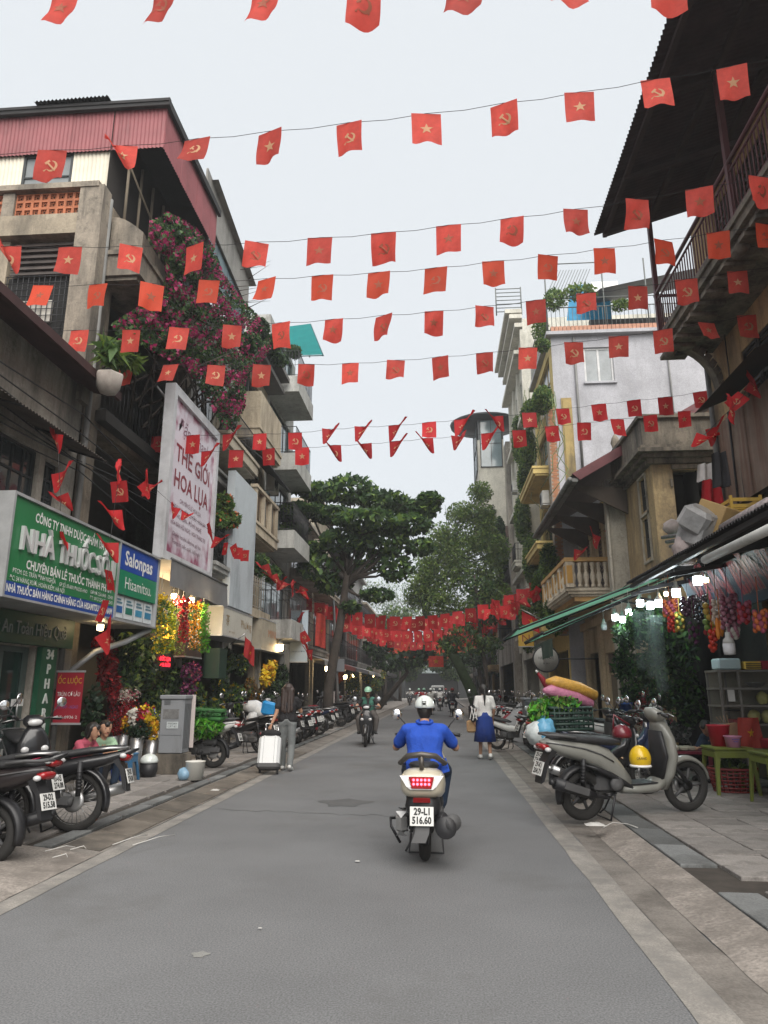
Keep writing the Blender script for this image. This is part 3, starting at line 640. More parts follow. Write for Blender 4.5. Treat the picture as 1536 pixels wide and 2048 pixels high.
# --- houses further up the street
def far_house(X, side, y0, y1, h, wall, label, rows, fl=3.1, proj=.8, awn=None, D=7, rail=True, name='street_house'):
    T = FL(X) if side < 0 else FR(X)
    t = thing(name, (X, (y0 + y1) / 2, 0), label, 'house'); W = y1 - y0
    ops = [(y0 + .3, y1 - .3, .12, 2.75)] + [(y0 + .5, y1 - .5, 3.3 + fl * k, 3.3 + fl * k + 1.9) for k in range(rows)]
    facade(t, T, y0, y1, 0, h, ops, wall, D=D)
    for k in range(rows):
        v = 3.3 + fl * k; window(t, T, y0 + .5, y1 - .5, v, v + 1.9, max(2, int(W / 1.1)), 2, random.choice([dkframe, None, white]))
        if k % 2 == 0 or rail:
            bb = slab_balcony(t, T, y0 + .2, y1 - .2, v - .12, proj, .28, wall, .02)
            if rail: railing(bb, T, y0 + .3, y1 - .3, v - .12, .95, proj - .08, darkmetal, .16)
    b = B(T); b.box(y0 - .05, y1 + .05, h + .003, h + .18, -2, .35); ob('cornice', b, wall, t)
    if awn:
        b = B(T); b.add([(y0 + .2, 3.1, .02), (y1 - .2, 3.1, .02), (y1 - .2, 2.6, 1.5), (y0 + .2, 2.6, 1.5)], [(0, 1, 2, 3)])
        b.add([(y0 + .2, 2.6, 1.5), (y1 - .2, 2.6, 1.5), (y1 - .2, 2.4, 1.52), (y0 + .2, 2.4, 1.52)], [(0, 1, 2, 3)]); ob('shop_awning', b, awn, t)
    return t
ochre2 = plaster('yellow_ochre_wall', (0.42, 0.30, 0.14), 0.3, (0.14, 0.10, 0.06)); slate = plaster('slate_wall', (0.12, 0.125, 0.13), 0.3)
wawn = M('white_tarp', (0.6, 0.6, 0.58), 0.7, trans=0.3, var=0.1); gawn = M('grey_tarp', (0.17, 0.17, 0.18), 0.7, trans=0.1, var=0.15); rawn = M('dull_red_awning', (0.2, 0.05, 0.04), 0.7)
far_house(XL, -1, 28.0, 33.5, 8.6, greyplast, 'grey low house behind the tall leaning tree with a white tarp awning', 2, awn=wawn)
far_house(XL, -1, 33.5, 39.0, 10.5, cream, 'cream house beyond the white tarp awning on the left', 2, awn=rawn, proj=.6)
far_house(XL, -1, 39.0, 46.0, 9.0, slate, 'slate grey house half hidden by the dense flag rows', 2, awn=gawn)
far_house(XL, -1, 46.0, 56.0, 9.5, palegrey, 'pale far house on the left beyond the slate grey one', 2, awn=wawn)
far_house(XL, -1, 56.0, 70.0, 8.0, cream, 'far cream house in tree shade on the left', 2, rail=False)
far_house(XL, -1, 70.0, 95.0, 8.5, slate, 'farthest dark house on the left side of the street', 2, rail=False)

for x0, y0, x1, y1, w in ((-2.9, 16.8, 1.1, 17.3, .05), (-2.9, 9.6, -.4, 9.2, .02), (-2.6, 27, 1.1, 26.5, .07)):       # tar seams and cracks
    b = B(); n = 26; v = []
    for i in range(n + 1):
        t = i / n; x = x0 + (x1 - x0) * t + random.gauss(0, .02); y = y0 + (y1 - y0) * t + random.gauss(0, .05); q = w * random.uniform(.4, 1.2) / 2; dx, dy = (0, q) if abs(x1 - x0) > abs(y1 - y0) else (q, 0)
        v += [(x - dx, y - dy, .0035), (x + dx, y + dy, .0035)]
    b.add(v, [(2 * i, 2 * i + 1, 2 * i + 3, 2 * i + 2) for i in range(n)]); structure('tar_seam', b, M('tar', (0.10, 0.099, 0.097), .8, var=.2, scale=6))
# ================================================================ RIGHT SIDE
ochre = plaster('old_ochre_wall', (0.45, 0.31, 0.165), 0.36, (0.13, 0.095, 0.065)); ochre_lt = plaster('stained_ochre', (0.43, 0.32, 0.17), 0.46, (0.16, 0.13, 0.10), sscale=1.6)
TR = FR(); stonem = plaster('blackened_stone', (0.22, 0.19, 0.15), 0.5, (0.055, 0.05, 0.042), sscale=2)
darkred = M('dark_red_iron', (0.10, 0.032, 0.036), 0.55, var=0.2, stain=0.2)
# --- near house with the iron balcony
R1 = thing('iron_balcony_house', (XR, 9.5, 0), 'ochre old house with dark red iron balcony under a broad black roof', 'house')
facade(R1, TR, 2.0, 13.2, 0, 10.6, [(7.3, 13.0, .12, 3.0), (10.0, 11.7, 6.15, 7.15), (9.9, 12.1, 8.0, 10.2), (5, 8.5, 8.0, 10.2)], ochre, D=6)
shutters(R1, TR, 10.0, 11.7, 6.15, 7.15, M('black_shutter', (0.03, 0.028, 0.026), 0.7), 10, leaves=3)
shutters(R1, TR, 9.9, 12.1, 8.0, 10.2, M('dark_door', (0.055, 0.042, 0.036), 0.7), 14, leaves=4); shutters(R1, TR, 5, 8.5, 8.0, 10.2, M('dark_door', (0.055, 0.042, 0.036), 0.7), 14, leaves=4)
bal = slab_balcony(R1, TR, 4.0, 12.9, 8.0, 1.0, .22, stonem, .05)
for i in range(24):                                               # moulded blocks along the balcony edge
    b = B(TR); u = 4.2 + i * .37; b.box(u, u + .2, 7.63, 7.695, .5, .96); ob('dentil', b, stonem, bal)
b = B(TR); b.tube([(4, 8.98, .95), (12.88, 8.98, .95)], .035, 6); b.tube([(4, 8.82, .95), (12.88, 8.82, .95)], .02, 6); b.tube([(4, 8.12, .95), (12.88, 8.12, .95)], .022, 6)
b.tube([(12.86, 8.98, .95), (12.86, 8.98, .02)], .035, 6); b.tube([(12.86, 8.12, .95), (12.86, 8.12, .02)], .02, 6); ob('rail', b, darkred, bal)
bb = B(); bb.tube([(0, 0, 0), (0, 0, .7)], .011, 6); barm = mesh_of('baluster', bb, darkred)
for i in range(78): inst('baluster', barm, (XR - .95, 4.1 + i * .113, 8.12), bal)
for i in range(7): inst('baluster', barm, (XR - .12 - i * .12, 12.86, 8.12), bal)
for u in (9.25, 12.8, 5.6): b = B(TR); b.box(u - .045, u + .045, 8.0, 10.75, .9, .98); ob('post', b, darkred, R1)
def corbel(u):
    pr = [(u, 6.75 + math.sin(k / 10 * math.pi / 2), .08 + .85 * (1 - math.cos(k / 10 * math.pi / 2))) for k in range(11)]
    b2 = B(TR); n = len(pr); ring = [(p[1], p[2]) for p in pr]
    for k in range(n - 1):
        (v0, w0), (v1, w1) = ring[k], ring[k + 1]
        b2.add([(u - .11, v0, w0), (u + .11, v0, w0), (u + .11, v1, w1), (u - .11, v1, w1), (u - .09, v0 + .16, w0 - .1), (u + .09, v0 + .16, w0 - .1), (u + .09, v1 + .12, w1 - .1), (u - .09, v1 + .12, w1 - .1)],
               [(0, 1, 2, 3), (4, 5, 6, 7), (0, 3, 7, 4), (1, 2, 6, 5)])
    b2.tube([(u - .12, 7.66, .86), (u + .12, 7.66, .86)], .1, 10); b2.tube([(u - .12, 6.8, .1), (u + .12, 6.8, .1)], .07, 10)
    ob('corbel', b2, stonem, R1)
for u in (12.6, 9.4, 6.2): corbel(u)
# broad roof on the balcony posts
rm = M('dark_roof_sheet', (0.045, 0.022, 0.024), 0.75, 0.1, var=0.3, scale=2)
for i in range(11): corr_panel('roof_sheet', R1, rm, (3.25, 3.2 + i * .87, 10.35 + .004 * (i % 2)), (0, 1, 0), (1, 0, .32), .88, 5.0, amp=.02, pitch=.087)
b = B()
for x, z in ((3.45, 10.36), (4.35, 10.66), (5.2, 10.92)): b.box(x - .04, x + .04, 3.2, 12.75, z - .1, z - .02)
for y in (3.6, 5.6, 7.4, 9.25, 11.0, 12.6): b.prism([(3.4, y, 10.2), (3.4, y, 10.28), (6.5, y, 11.25), (6.5, y, 11.15)], (0, .07, 0))
ob('rafter', b, M('dark_rafter', (0.04, 0.022, 0.022), 0.8), R1)
b = B(TR); b.box(10.5, 12.6, 4.6, 6.45, .02, .05); 
for i, u in enumerate(np.arange(9.6, 12.5, .72)): corr_panel('wall_sheet', R1, M('rusty_wall_sheet', (0.25, 0.19, 0.15), 0.7, 0.2, var=0.2, stain=0.45, stain_rgb=(0.16, 0.055, 0.025), streak=5, sscale=2), (XR - .05 - .01 * (i % 2), u, 4.5), (0, 1, 0), (0, 0, 1), .73, 1.75, nrm=(-1, 0, 0), amp=.006, pitch=.18)
b = B(TR); b.add([(9.6, 6.5, .02), (12.1, 6.5, .02), (12.1, 6.2, .75), (9.6, 6.2, .75)], [(0, 1, 2, 3)]); b.add([(9.8, 4.55, .02), (11.9, 4.55, .02), (11.9, 4.3, .6), (9.8, 4.3, .6)], [(0, 1, 2, 3)]); ob('small_canopy', b, M('dark_canopy', (0.03, 0.022, 0.022), 0.8), R1)
b = B(TR); b.tube([(12.95, 7.6, .1), (12.95, 4.3, .1)], .05, 8); b.tube([(12.85, 7.9, .35), (12.95, 7.6, .1)], .05, 8); ob('drain_pipe', b, M('grey_pipe', (0.16, 0.16, 0.155)), R1)
b = B(TR); b.tube([(12.3, 6.3, .08), (12.35, 4.4, .08)], .02, 6); b.tube([(12.1, 8, .06), (12.15, 6, .05), (12.1, 4.4, .06)], .012, 5); ob('cable', b, wire_m, R1)

# --- small yellow house with stone parapet
R2 = thing('yellow_ruin_house', (XR, 18.7, 0), 'small peeling yellow house with blackened stone parapet and open dark doorway', 'house')
facade(R2, TR, 17.2, 20.2, 0, 7.0, [(17.75, 18.3, 5.9, 6.75), (17.75, 18.3, 4.7, 5.7)], ochre_lt, D=4.5, wings=(20.2,))
T17 = FC(17.2)
facade(R2, T17, XR + .002, 9.5, 0, 7.0, [(5.8, 6.75, 4.0, 6.72)], ochre_lt, name='side_wall', wings=False, top=False, back=.8)
for v0, v1 in ((5.9, 6.75), (4.7, 5.7)): window(R2, TR, 17.75, 18.3, v0, v1, 2, 2, M('dark_window_frame', (0.035, 0.04, 0.042)), w=-.09); 
b = B(TR)
for v in (5.8, 4.6, 6.8): b.box(17.68, 18.37, v - .03, v + .03, .002, .05)
for u in (17.68, 18.33): b.box(u, u + .05, 4.63, 6.77, .003, .045)
ob('window_surround', b, M('pale_stone_trim', (0.40, 0.36, 0.29), 0.9, stain=0.3), R2)
b = B(TR)
for w, v0, v1 in ((.12, 6.88, 7.0), (.25, 7.003, 7.1), (.4, 7.103, 7.2), (.3, 7.203, 7.3), (.22, 7.303, 8.0), (.3, 8.003, 8.1)): b.box(17.2 - w, 20.2, v0, v1, -4, w)
ob('parapet', b, stonem, R2)
b = B(); b.lathe([(.1, 8.1), (.15, 8.16), (.09, 8.26), (.14, 8.42), (.1, 8.56), (.03, 8.68)], 10, (XR - .1, 19.95, 0)); ob('finial', b, stonem, R2)
b = B(T17); b.box(5.78, 6.78, 6.75, 6.85, .002, .06); b.box(5.72, 5.77, 6.3, 6.5, .002, .04); ob('door_lintel', b, oldconc, R2)

# --- house with tiled eaves and the white-and-ochre balustrade
R3 = thing('balustrade_house', (XR, 23.3, 0), 'cream house with dark tiled eaves and white and ochre stone balcony', 'house')
creamR = plaster('warm_cream_wall', (0.50, 0.40, 0.26), 0.22, (0.2, 0.15, 0.09)); whitetrim = plaster('white_stone_trim', (0.62, 0.55, 0.43), 0.18, (0.25, 0.2, 0.14))
facade(R3, TR, 20.2, 26.5, 0, 7.4, [(20.8, 21.8, 4.45, 6.6), (22.6, 23.6, 4.45, 6.6), (24.4, 25.4, 4.45, 6.6), (21.6, 23.6, .12, 2.6), (24.3, 26.1, .12, 2.7)], creamR, D=6)
for u in (20.8, 22.6, 24.4): shutters(R3, TR, u, u + 1, 4.45, 6.6, M('brown_shutter', (0.09, 0.055, 0.035), 0.7), 16)
b = B(TR)
for u in (20.4, 22.1, 23.9, 25.7): b.box(u, u + .3, 4.3, 6.9, .003, .14); b.box(u - .06, u + .36, 6.9, 7.05, .003, .2); b.box(u - .05, u + .35, 4.2, 4.45, .004, .19)
for u in (20.4, 23.7, 25.95): b.box(u, u + .4, .12, 3.5, .003, .12)
b.box(20.2, 26.5, 3.5, 3.75, .003, .2); ob('pilaster', b, creamR, R3)
b = B(TR); b.box(21.65, 23.55, 2.0, 2.58, -.12, -.08); 
for j in range(14): b.box(21.65, 23.55, 2.0 + j * .042, 2.03 + j * .042, -.08, -.066)
ob('roller_shutter', b, M('brown_roller', (0.14, 0.10, 0.075), 0.6), R3)
window(R3, TR, 21.65, 23.55, .14, 1.98, 2, 1, M('cream_frame', (0.42, 0.34, 0.22)), name='shop_door')
bal = slab_balcony(R3, TR, 21.4, 26.3, 4.42, 1.45, .18, whitetrim, .05)
b = B(TR); b.box(21.3, 26.4, 5.2, 5.32, 1.25, 1.52); b.box(21.3, 21.52, 5.2, 5.319, .003, 1.249); b.box(21.5, 26.3, 4.03, 4.17, .004, 1.25); ob('coping', b, M('ochre_trim', (0.50, 0.30, 0.11), 0.85, stain=0.15, stain_rgb=(0.2, 0.12, 0.06)), bal)
prof = [(.05, 0), (.075, .02), (.06, .08), (.04, .12), (.085, .3), (.075, .38), (.035, .5), (.055, .56), (.045, .62), (.075, .7), (.07, .76)]
bm_ = B(); bm_.lathe(prof, 12); balm = mesh_of('stone_baluster', bm_, whitetrim)
for i in range(6): inst('stone_baluster', balm, (XR - .32 - i * .19, 21.42, 4.43), bal)
for i in range(4):
    for j in range(3): inst('stone_baluster', balm, (XR - 1.38, 21.95 + i * 1.15 + j * .24, 4.43), bal)
for i, u in enumerate((21.4, 22.55, 23.7, 24.85, 26.0)):
    b = B(TR); b.box(u - .09, u + .3, 4.43, 5.195, 1.28, 1.5); ob('balcony_pier', b, whitetrim, bal)
    b = B(TR); b.box(u - .0, u + .22, 4.55, 5.08, 1.503, 1.52); b.box(u - .104, u - .093, 4.55, 5.08, 1.31, 1.47); ob('pier_panel', b, M('ochre_panel', (0.45, 0.25, 0.06), 0.85, var=0.1), bal)
b = B(TR); b.box(21.3, 21.5, 4.43, 5.195, .05, .18); ob('balcony_pier', b, whitetrim, bal)
# tiled roof: rows of tiles along the eave
tl = B(); tl.add([(0, 0, 0), (0, .2, .03), (0, .4, 0), (.34, 0, .0), (.34, .2, .03), (.34, .4, 0), (0, 0, -.02), (0, .4, -.02)], [(0, 1, 4, 3), (1, 2, 5, 4), (6, 0, 1), (6, 1, 7), (7, 1, 2)], 0)
tlm = mesh_of('roof_tile', tl, tilem); roof = B(); roof.add([(3.75, 18.9, 7.12), (3.75, 26.5, 7.12), (9, 26.5, 10.1), (9, 18.9, 10.1)], [(0, 1, 2, 3)])
rf = ob('roof', roof, M('roof_board', (0.06, 0.04, 0.032), 0.9), R3)
sl_ = math.atan2(10.1 - 7.12, 9 - 3.75)
for i in range(19):
    for j in range(6):
        o = inst('roof_tile', tlm, (3.68 + .3 * j * math.cos(sl_), 18.9 + .4 * i, 7.15 + .3 * j * math.sin(sl_)), rf); o.rotation_euler = (0, -sl_ + .05, 0)
b = B(); b.prism([(3.7, 18.86, 7.2), (9.2, 18.86, 10.3), (9.2, 18.86, 10.05), (3.9, 18.86, 7.02)], (0, .1, 0)); ob('verge_board', b, maroon, R3)
b = B(TR); b.box(18.9, 26.5, 6.98, 7.08, 1.45, 1.6); b.tube([(18.9, 7.05, 1.66), (26.5, 7.05, 1.66)], .07, 8); ob('gutter', b, M('grey_pipe', (0.16, 0.16, 0.155)), R3)
for u in (19.5, 21.3, 23.1, 24.9): b = B(); b.prism([(XR - w, u, v) for v, w in ((6.95, .02), (7.05, 1.4), (6.95, 1.4), (6.2, .02))], (0, .08, 0)); ob('eave_bracket', b, M('dark_bracket', (0.09, 0.07, 0.055), 0.8), R3)
b = B(TR); b.box(19.9, 20.25, 0, 7.3, .004, .5); b.tube([(19.85, 7.0, .5), (19.85, .2, .5)], .04, 8); ob('party_wall', b, plaster('pale_party_wall', (0.40, 0.37, 0.31), 0.3), R3)
b = B(); b.poly([(XR, 20.1, 7.35), (9, 20.1, 7.35), (9, 20.1, 10.0), (6.0, 20.1, 8.3), (XR, 20.1, 7.95)]); ob('gable', b, plaster('pinkish_gable', (0.42, 0.29, 0.22), 0.25), R3)

# --- white apartment house
R4 = thing('white_side_house', (4.7, 29, 0), 'tall house with blank white side wall and planted roof terrace', 'house')
T4 = FR(4.7); C4 = FC(26.5)
lilac = plaster('pale_lilac_render', (0.36, 0.36, 0.385), 0.16, (0.28, 0.28, 0.29), grime=.3); yellowf = plaster('yellow_front', (0.55, 0.42, 0.16), 0.2, (0.25, 0.19, 0.1))
facade(R4, T4, 26.5, 32.0, 0, 15.2, [(26.9, 31.6, .12, 2.9)] + [(27.2, 31.4, v, v + 1.9) for v in (4.0, 7.2, 10.3, 12.9)], yellowf, D=9, wings=(32.0,))
for v in (4.0, 7.2, 10.3, 12.9): window(R4, T4, 27.2, 31.4, v, v + 1.9, 4, 2, M('yellow_frame', (0.4, 0.3, 0.12)))
facade(R4, C4, 4.70, 11.5, 0, 15.25, [(5.95, 7.1, 13.25, 14.75)], lilac, name='side_wall', wings=False, back=.5)
window(R4, C4, 5.95, 7.1, 13.25, 14.75, 2, 1, M('white_window_frame', (0.5, 0.5, 0.5), 0.4), M('grey_glass', (0.22, 0.24, 0.25), 0.15, var=0.3, scale=1.5), w=-.13, fr=.08, bar=.08, sill=lilac)
for v in (4.0, 7.1, 10.1): slab_balcony(R4, T4, 27.0, 31.6, v - .1, .9, .3, yellowf, .03)
brickm = M('orange_brick', (0.36, 0.17, 0.09), 0.9, rnd=0.2, var=0.15); b = B(T4); b.box(26.52, 27.0, 3.4, 12.2, .003, .30); col_ = ob('brick_column', b, M('mortar', (0.3, 0.25, 0.2), 0.9), R4)
bk = B(); bk.box(0, .21, 0, .02, 0, .065); bkm = mesh_of('brick', bk, brickm)
for k in range(112): inst('brick', bkm, (4.7 - .28 + (.06 if k % 2 else 0), 26.503, 3.45 + .078 * k), col_)
sb = B(C4); sb.box(4.95, 5.35, 8.3, 12.6, .003, .05); sb.box(5.0, 5.3, 8.4, 12.5, .051, .08); ob('yellow_shutter', sb, M('yellow_brown_shutter', (0.30, 0.22, 0.08), 0.7, stain=0.3), R4)
# roof terrace
tm_ = M('grey_green_rail', (0.11, 0.12, 0.115), 0.6); 
b = B(C4)
b.box(4.5, 11.5, 15.26, 15.4, -5.5, .25); ob('terrace_slab', b, lilac, R4)
b = B(C4)
for v in (15.5, 16.5, 16.9): b.tube([(4.6, v, .1), (11, v, .1)], .025, 6); b.tube([(4.6, v, .1), (4.6, v, -5.4)], .025, 6)
for i in range(38): x = 4.6 + i * .17; b.tube([(x, 15.4, .1), (x, 16.5, .1)], .012, 5)
for i in range(30): w = .1 - i * .18; b.tube([(4.6, 15.4, w), (4.6, 16.5, w)], .012, 5)
for x in (4.6, 6.9, 8.6): b.tube([(x, 15.4, .1), (x, 18.6, .1)], .03, 6)
for i in range(12): b.tube([(4.6 + i * .12, 17.0, .1), (5.2 + i * .12, 18.4, -.2)], .012, 4)
b.tube([(4.6, 18.5, .1), (7, 18.5, .1)], .025, 6); ob('terrace_railing', b, tm_, R4)
b = B(C4)
for i in range(42): b.box(4.7 + i * .16, 4.84 + i * .16, 15.41, 15.62, .0, .2)
ob('pot_row', b, M('terracotta_row', (0.42, 0.22, 0.15), 0.9, var=0.25, scale=6), R4)
b = B(C4); b.box(7.0, 11.5, 15.41, 17.6, -3.2, -3.0); b.add([(6.8, 17.3, .1), (11.5, 18.2, .1), (11.5, 19.6, -4), (6.8, 18.8, -4)], [(0, 1, 2, 3)]); ob('terrace_shed', b, M('dark_grey_sheet', (0.06, 0.06, 0.062), 0.6, var=0.2), R4)
b = B(C4); b.add([(6.0, 17.6, -3), (8.0, 17.6, -3), (8.4, 20.3, -4.5), (6.6, 20.3, -4.5)], [(0, 1, 2, 3)]); ob('blue_canopy', b, M('blue_sheet', (0.01, 0.22, 0.42), 0.5, trans=0.4), R4)
b = B(C4); b.box(7.2, 8.4, 19.0, 19.5, -4, -3); ob('roof_tank', b, white, R4)

# --- cream house with cornices, grey house with round balcony
R5 = thing('cornice_house', (4.55, 36.5, 0), 'tall narrow cream house with stacked white cornices and hanging creepers', 'house')
T5 = FR(4.55); creamw = plaster('cream_white_wall', (0.55, 0.53, 0.46), 0.22, (0.25, 0.24, 0.2))
facade(R5, T5, 33.5, 40.5, 0, 20.0, [(34, 40, .12, 3.0)] + [(u, u + 1.3, v, v + 2.0) for v in (4.4, 8.0, 11.6, 15.2) for u in (34.3, 36.4, 38.6)], creamw, D=8)
for v in (4.4, 8.0, 11.6, 15.2):
    for u in (34.3, 36.4, 38.6): window(R5, T5, u, u + 1.3, v, v + 2, 2, 2, M('green_grey_frame', (0.12, 0.17, 0.16)), sill=creamw)
b = B(T5)
for v, w in ((7.2, .35), (10.8, .35), (14.4, .35), (18.0, .5), (19.5, .4), (20.0, .65), (20.3, .85)): b.box(33.4, 40.6, v, v + .22, .003, w)
for u in (33.5, 35.75, 37.95, 40.1): b.box(u, u + .35, 3.4, 19.4, .002, .14)
ob('cornice', b, creamw, R5)
b = B(FC(33.8))
for j in range(7): b.tube([(3.3, 20.6 + j * .22, 0), (4.6, 20.6 + j * .22, 0)], .025, 5)
for x in (3.3, 4.6): b.tube([(x, 20.4, 0), (x, 22.0, 0)], .035, 5)
ob('roof_rail', b, tm_, R5)
for v in (4.2, 7.9): bb = slab_balcony(R5, T5, 36.2, 38.0, v, .6, .3, creamw, .03); railing(bb, T5, 36.3, 37.9, v, .9, .55, darkmetal, .12)
R6 = thing('round_balcony_house', (4.2, 47, 0), 'grey white far house with rounded dark canopy and glazed bay', 'house')
T6 = FR(4.2); facade(R6, T6, 41.0, 52.0, 0, 16.0, [(42, 51, .12, 3.0), (42, 51, 4.4, 6.4), (42, 51, 8, 10)], greyplast, D=8)
b = B(T6); b.box(42, 46, 10.9, 16.5, .003, 1.6); bay = ob('bay', b, creamw, R6)
window(bay, T6, 42.3, 45.7, 14.6, 17.9, 3, 2, dkframe, M('pale_glass', (0.18, 0.24, 0.26)), w=1.62)
C6 = FC(42.0); window(R6, C6, 2.75, 4.1, 14.7, 17.8, 2, 2, dkframe, M('pale_glass', (0.18, 0.24, 0.26)), w=.01)
b = B(T6); b.box(42, 46, 16.52, 18.0, .003, 1.55); ob('bay_top', b, M('dark_glass_box', (0.06, 0.07, 0.075), 0.3), R6)
b = B(); b.lathe([(.05, 17.5), (2.2, 17.9), (2.25, 18.05), (.05, 18.1)], 24, (3.2, 43.5, 0)); ob('round_canopy', b, M('black_canopy', (0.02, 0.021, 0.023), 0.6), R6)
b = B(T6); b.box(41.4, 46, 10.2, 10.88, .003, 2.0); b.box(42, 51, 7.2, 7.5, .003, 1.2); ob('balcony', b, M('brown_soffit', (0.12, 0.085, 0.07), 0.8), R6)
for v in (3.9, 7.5): railing(R6, T6, 42, 51, v, 1, 1.1, darkmetal, .16)
b = B(T6); b.add([(41.5, 8.0, .02), (50, 8.0, .02), (50, 7.0, 2.0), (41.5, 7.0, 2.0)], [(0, 1, 2, 3)]); ob('awning', b, M('black_awning', (0.02, 0.02, 0.022)), R6)
far_house(4.4, 1, 52, 62, 8.5, ochre2, 'ochre far house beyond the leaning mossy trunk', 2, rail=True)
far_house(4.4, 1, 62, 80, 8.0, slate, 'dark far house behind the trees on the right', 2, rail=False)
far_house(4.4, 1, 80, 105, 8.5, cream, 'farthest house on the right side of the street', 2, rail=False)
# --- building that closes the street
E_ = thing('end_building', (0, 118, 0), 'dark building with grey sloping canopy closing the far end of street', 'building'); TE = FC(118)
facade(E_, TE, -40, 40, 0, 9, [(u, u + 3, .12, 3) for u in range(-30, 30, 5)] + [(u, u + 2, 5, 7) for u in range(-30, 30, 5)], M('dark_far_wall', (0.03, 0.032, 0.033), 0.8, var=0.2), D=8)
b = B(TE); b.add([(-5.0, 5.6, .2), (2.2, 5.6, .2), (3.0, 4.0, 4.5), (-5.8, 4.0, 4.5)], [(0, 1, 2, 3)]); b.box(-5.8, 3, 3.85, 4.0, 4.45, 4.55); ob('canopy', b, M('grey_green_canopy', (0.13, 0.155, 0.155), 0.7), E_)
for u in (-5.5, 2.8): b = B(TE); b.tube([(u, 0, 4.3), (u, 3.8, 4.3)], .08, 6); ob('canopy_post', b, darkmetal, E_)

b = B(C4); b.tube([(5.6, 15.2, .06), (5.6, 9.0, .06)], .05, 8); b.tube([(9.2, 15.2, .05), (9.2, 10.5, .05)], .035, 6); ob('rain_pipe', b, M('grey_pipe', (0.16, 0.16, 0.155)), R4)
for q, lab in ((atX(1090, 1012, 4.3), 'air conditioner on the yellow front of the white house'), (atX(1078, 1252, 3.9), 'air conditioner low among the creepers by the green awning'), (atX(1030, 985, 4.2), 'air conditioner high on the cream cornice house')): aircon(tuple(q), -math.pi / 2, lab)
for q, lab in ((atX(545, 985, -5.6), 'air conditioner under the heavy beige balcony'), (atX(610, 1140, -5.6), 'air conditioner by the modern house below its lowest balcony')): aircon(tuple(q), math.pi / 2, lab)
# ================================================================ SIGNS
signgreen = M('sign_green', (0.018, 0.16, 0.055), 0.45, var=0.05); signblue = M('sign_blue', (0.012, 0.055, 0.26), 0.45, var=0.05)
letw = M('letter_white', (0.72, 0.72, 0.70), 0.5, var=0.05); lets = M('raised_letter', (0.62, 0.63, 0.63), 0.35, 0.3, var=0.1); alu = M('aluminium_trim', (0.4, 0.41, 0.42), 0.45, 0.4)
S = thing('pharmacy_sign', (-5.6, 10.4, 2.6), 'long green pharmacy sign with raised silver letters and a blue bottom strip', 'shop sign'); TS = FL(-5.2)
b = B(TS); b.box(8.1, 11.06, 2.78, 3.84, -.78, 0); ob('board', b, signgreen, S)
b = B(TS); b.box(8.1, 11.06, 2.6, 2.777, -.78, .001); ob('blue_strip', b, signblue, S)
b = B(TS); b.box(8.06, 8.1, 2.57, 3.88, -.78, .03); b.box(8.1, 12.77, 3.842, 3.88, -.78, .03); b.box(11.062, 11.1, 2.6, 3.84, -.78, .03); b.box(8.1, 12.77, 2.57, 2.598, -.78, .03); b.box(12.73, 12.77, 2.6, 3.84, -.78, .029); ob('trim', b, alu, S)
text('lettering', 'CÔNG TY TNHH DƯỢC PHẨM ĐA PHÚC', .17, letw, S, TS, 9.75, 3.66, .004, width=2.3, thick=.004)
for w_, u_, wd in (('NHÀ', 8.70, .78), ('THUỐC', 9.72, 1.0), ('SỐ', 10.50, .40), ('1', 10.87, .10)): text('raised_lettering', w_, .42, lets, S, TS, u_, 3.32, .028, width=wd, thick=.007, ext=.022)
text('lettering', 'CHUYÊN BÁN LẺ THUỐC THÀNH PHẨM', .16, letw, S, TS, 9.72, 3.03, .004, width=2.4, thick=.004)
text('lettering', 'PTCM: D2: TRẦN ĐÌNH NGHĨA', .085, letw, S, TS, 8.75, 2.915, .004, width=1.0)
text('lettering', 'ĐC: 34 HÀNG RƯƠI, HOÀN KIẾM, HÀ NỘI', .085, letw, S, TS, 8.85, 2.82, .004, width=1.3)
text('lettering', 'GP SỐ: 03-6001/ĐKKDD-HNO', .075, letw, S, TS, 9.75, 2.9, .004, width=.8)
text('lettering', 'GIỜ MỞ CỬA: 8H00 - 22H00', .075, letw, S, TS, 10.62, 2.91, .004, width=.75)
text('lettering', 'ĐT: 0912 254 605 - 0243', .075, letw, S, TS, 10.62, 2.83, .004, width=.75)
text('lettering', 'NHÀ THUỐC BÁN HÀNG CHÍNH HÃNG CỦA HISAMITSU VIỆT NAM', .13, letw, S, TS, 9.58, 2.69, .005, width=2.85, thick=.004)
b = B(TS); b.box(11.1, 12.73, 3.42, 3.84, -.78, 0); ob('blue_panel', b, M('panel_blue', (0.01, 0.06, 0.33), 0.4, var=0.05), S)
b = B(TS); b.box(11.1, 12.73, 3.02, 3.415, -.78, 0); ob('green_panel', b, M('panel_green', (0.008, 0.2, 0.1), 0.4, var=0.05), S)
b = B(TS); b.box(11.1, 12.73, 2.6, 3.018, -.78, -.05); ob('display_case', b, alu, S)
text('lettering', 'Salonpas', .34, letw, S, TS, 11.9, 3.62, .004, width=1.15, thick=.008); text('lettering', 'Hisamitsu.', .28, letw, S, TS, 11.95, 3.21, .004, width=1.1)
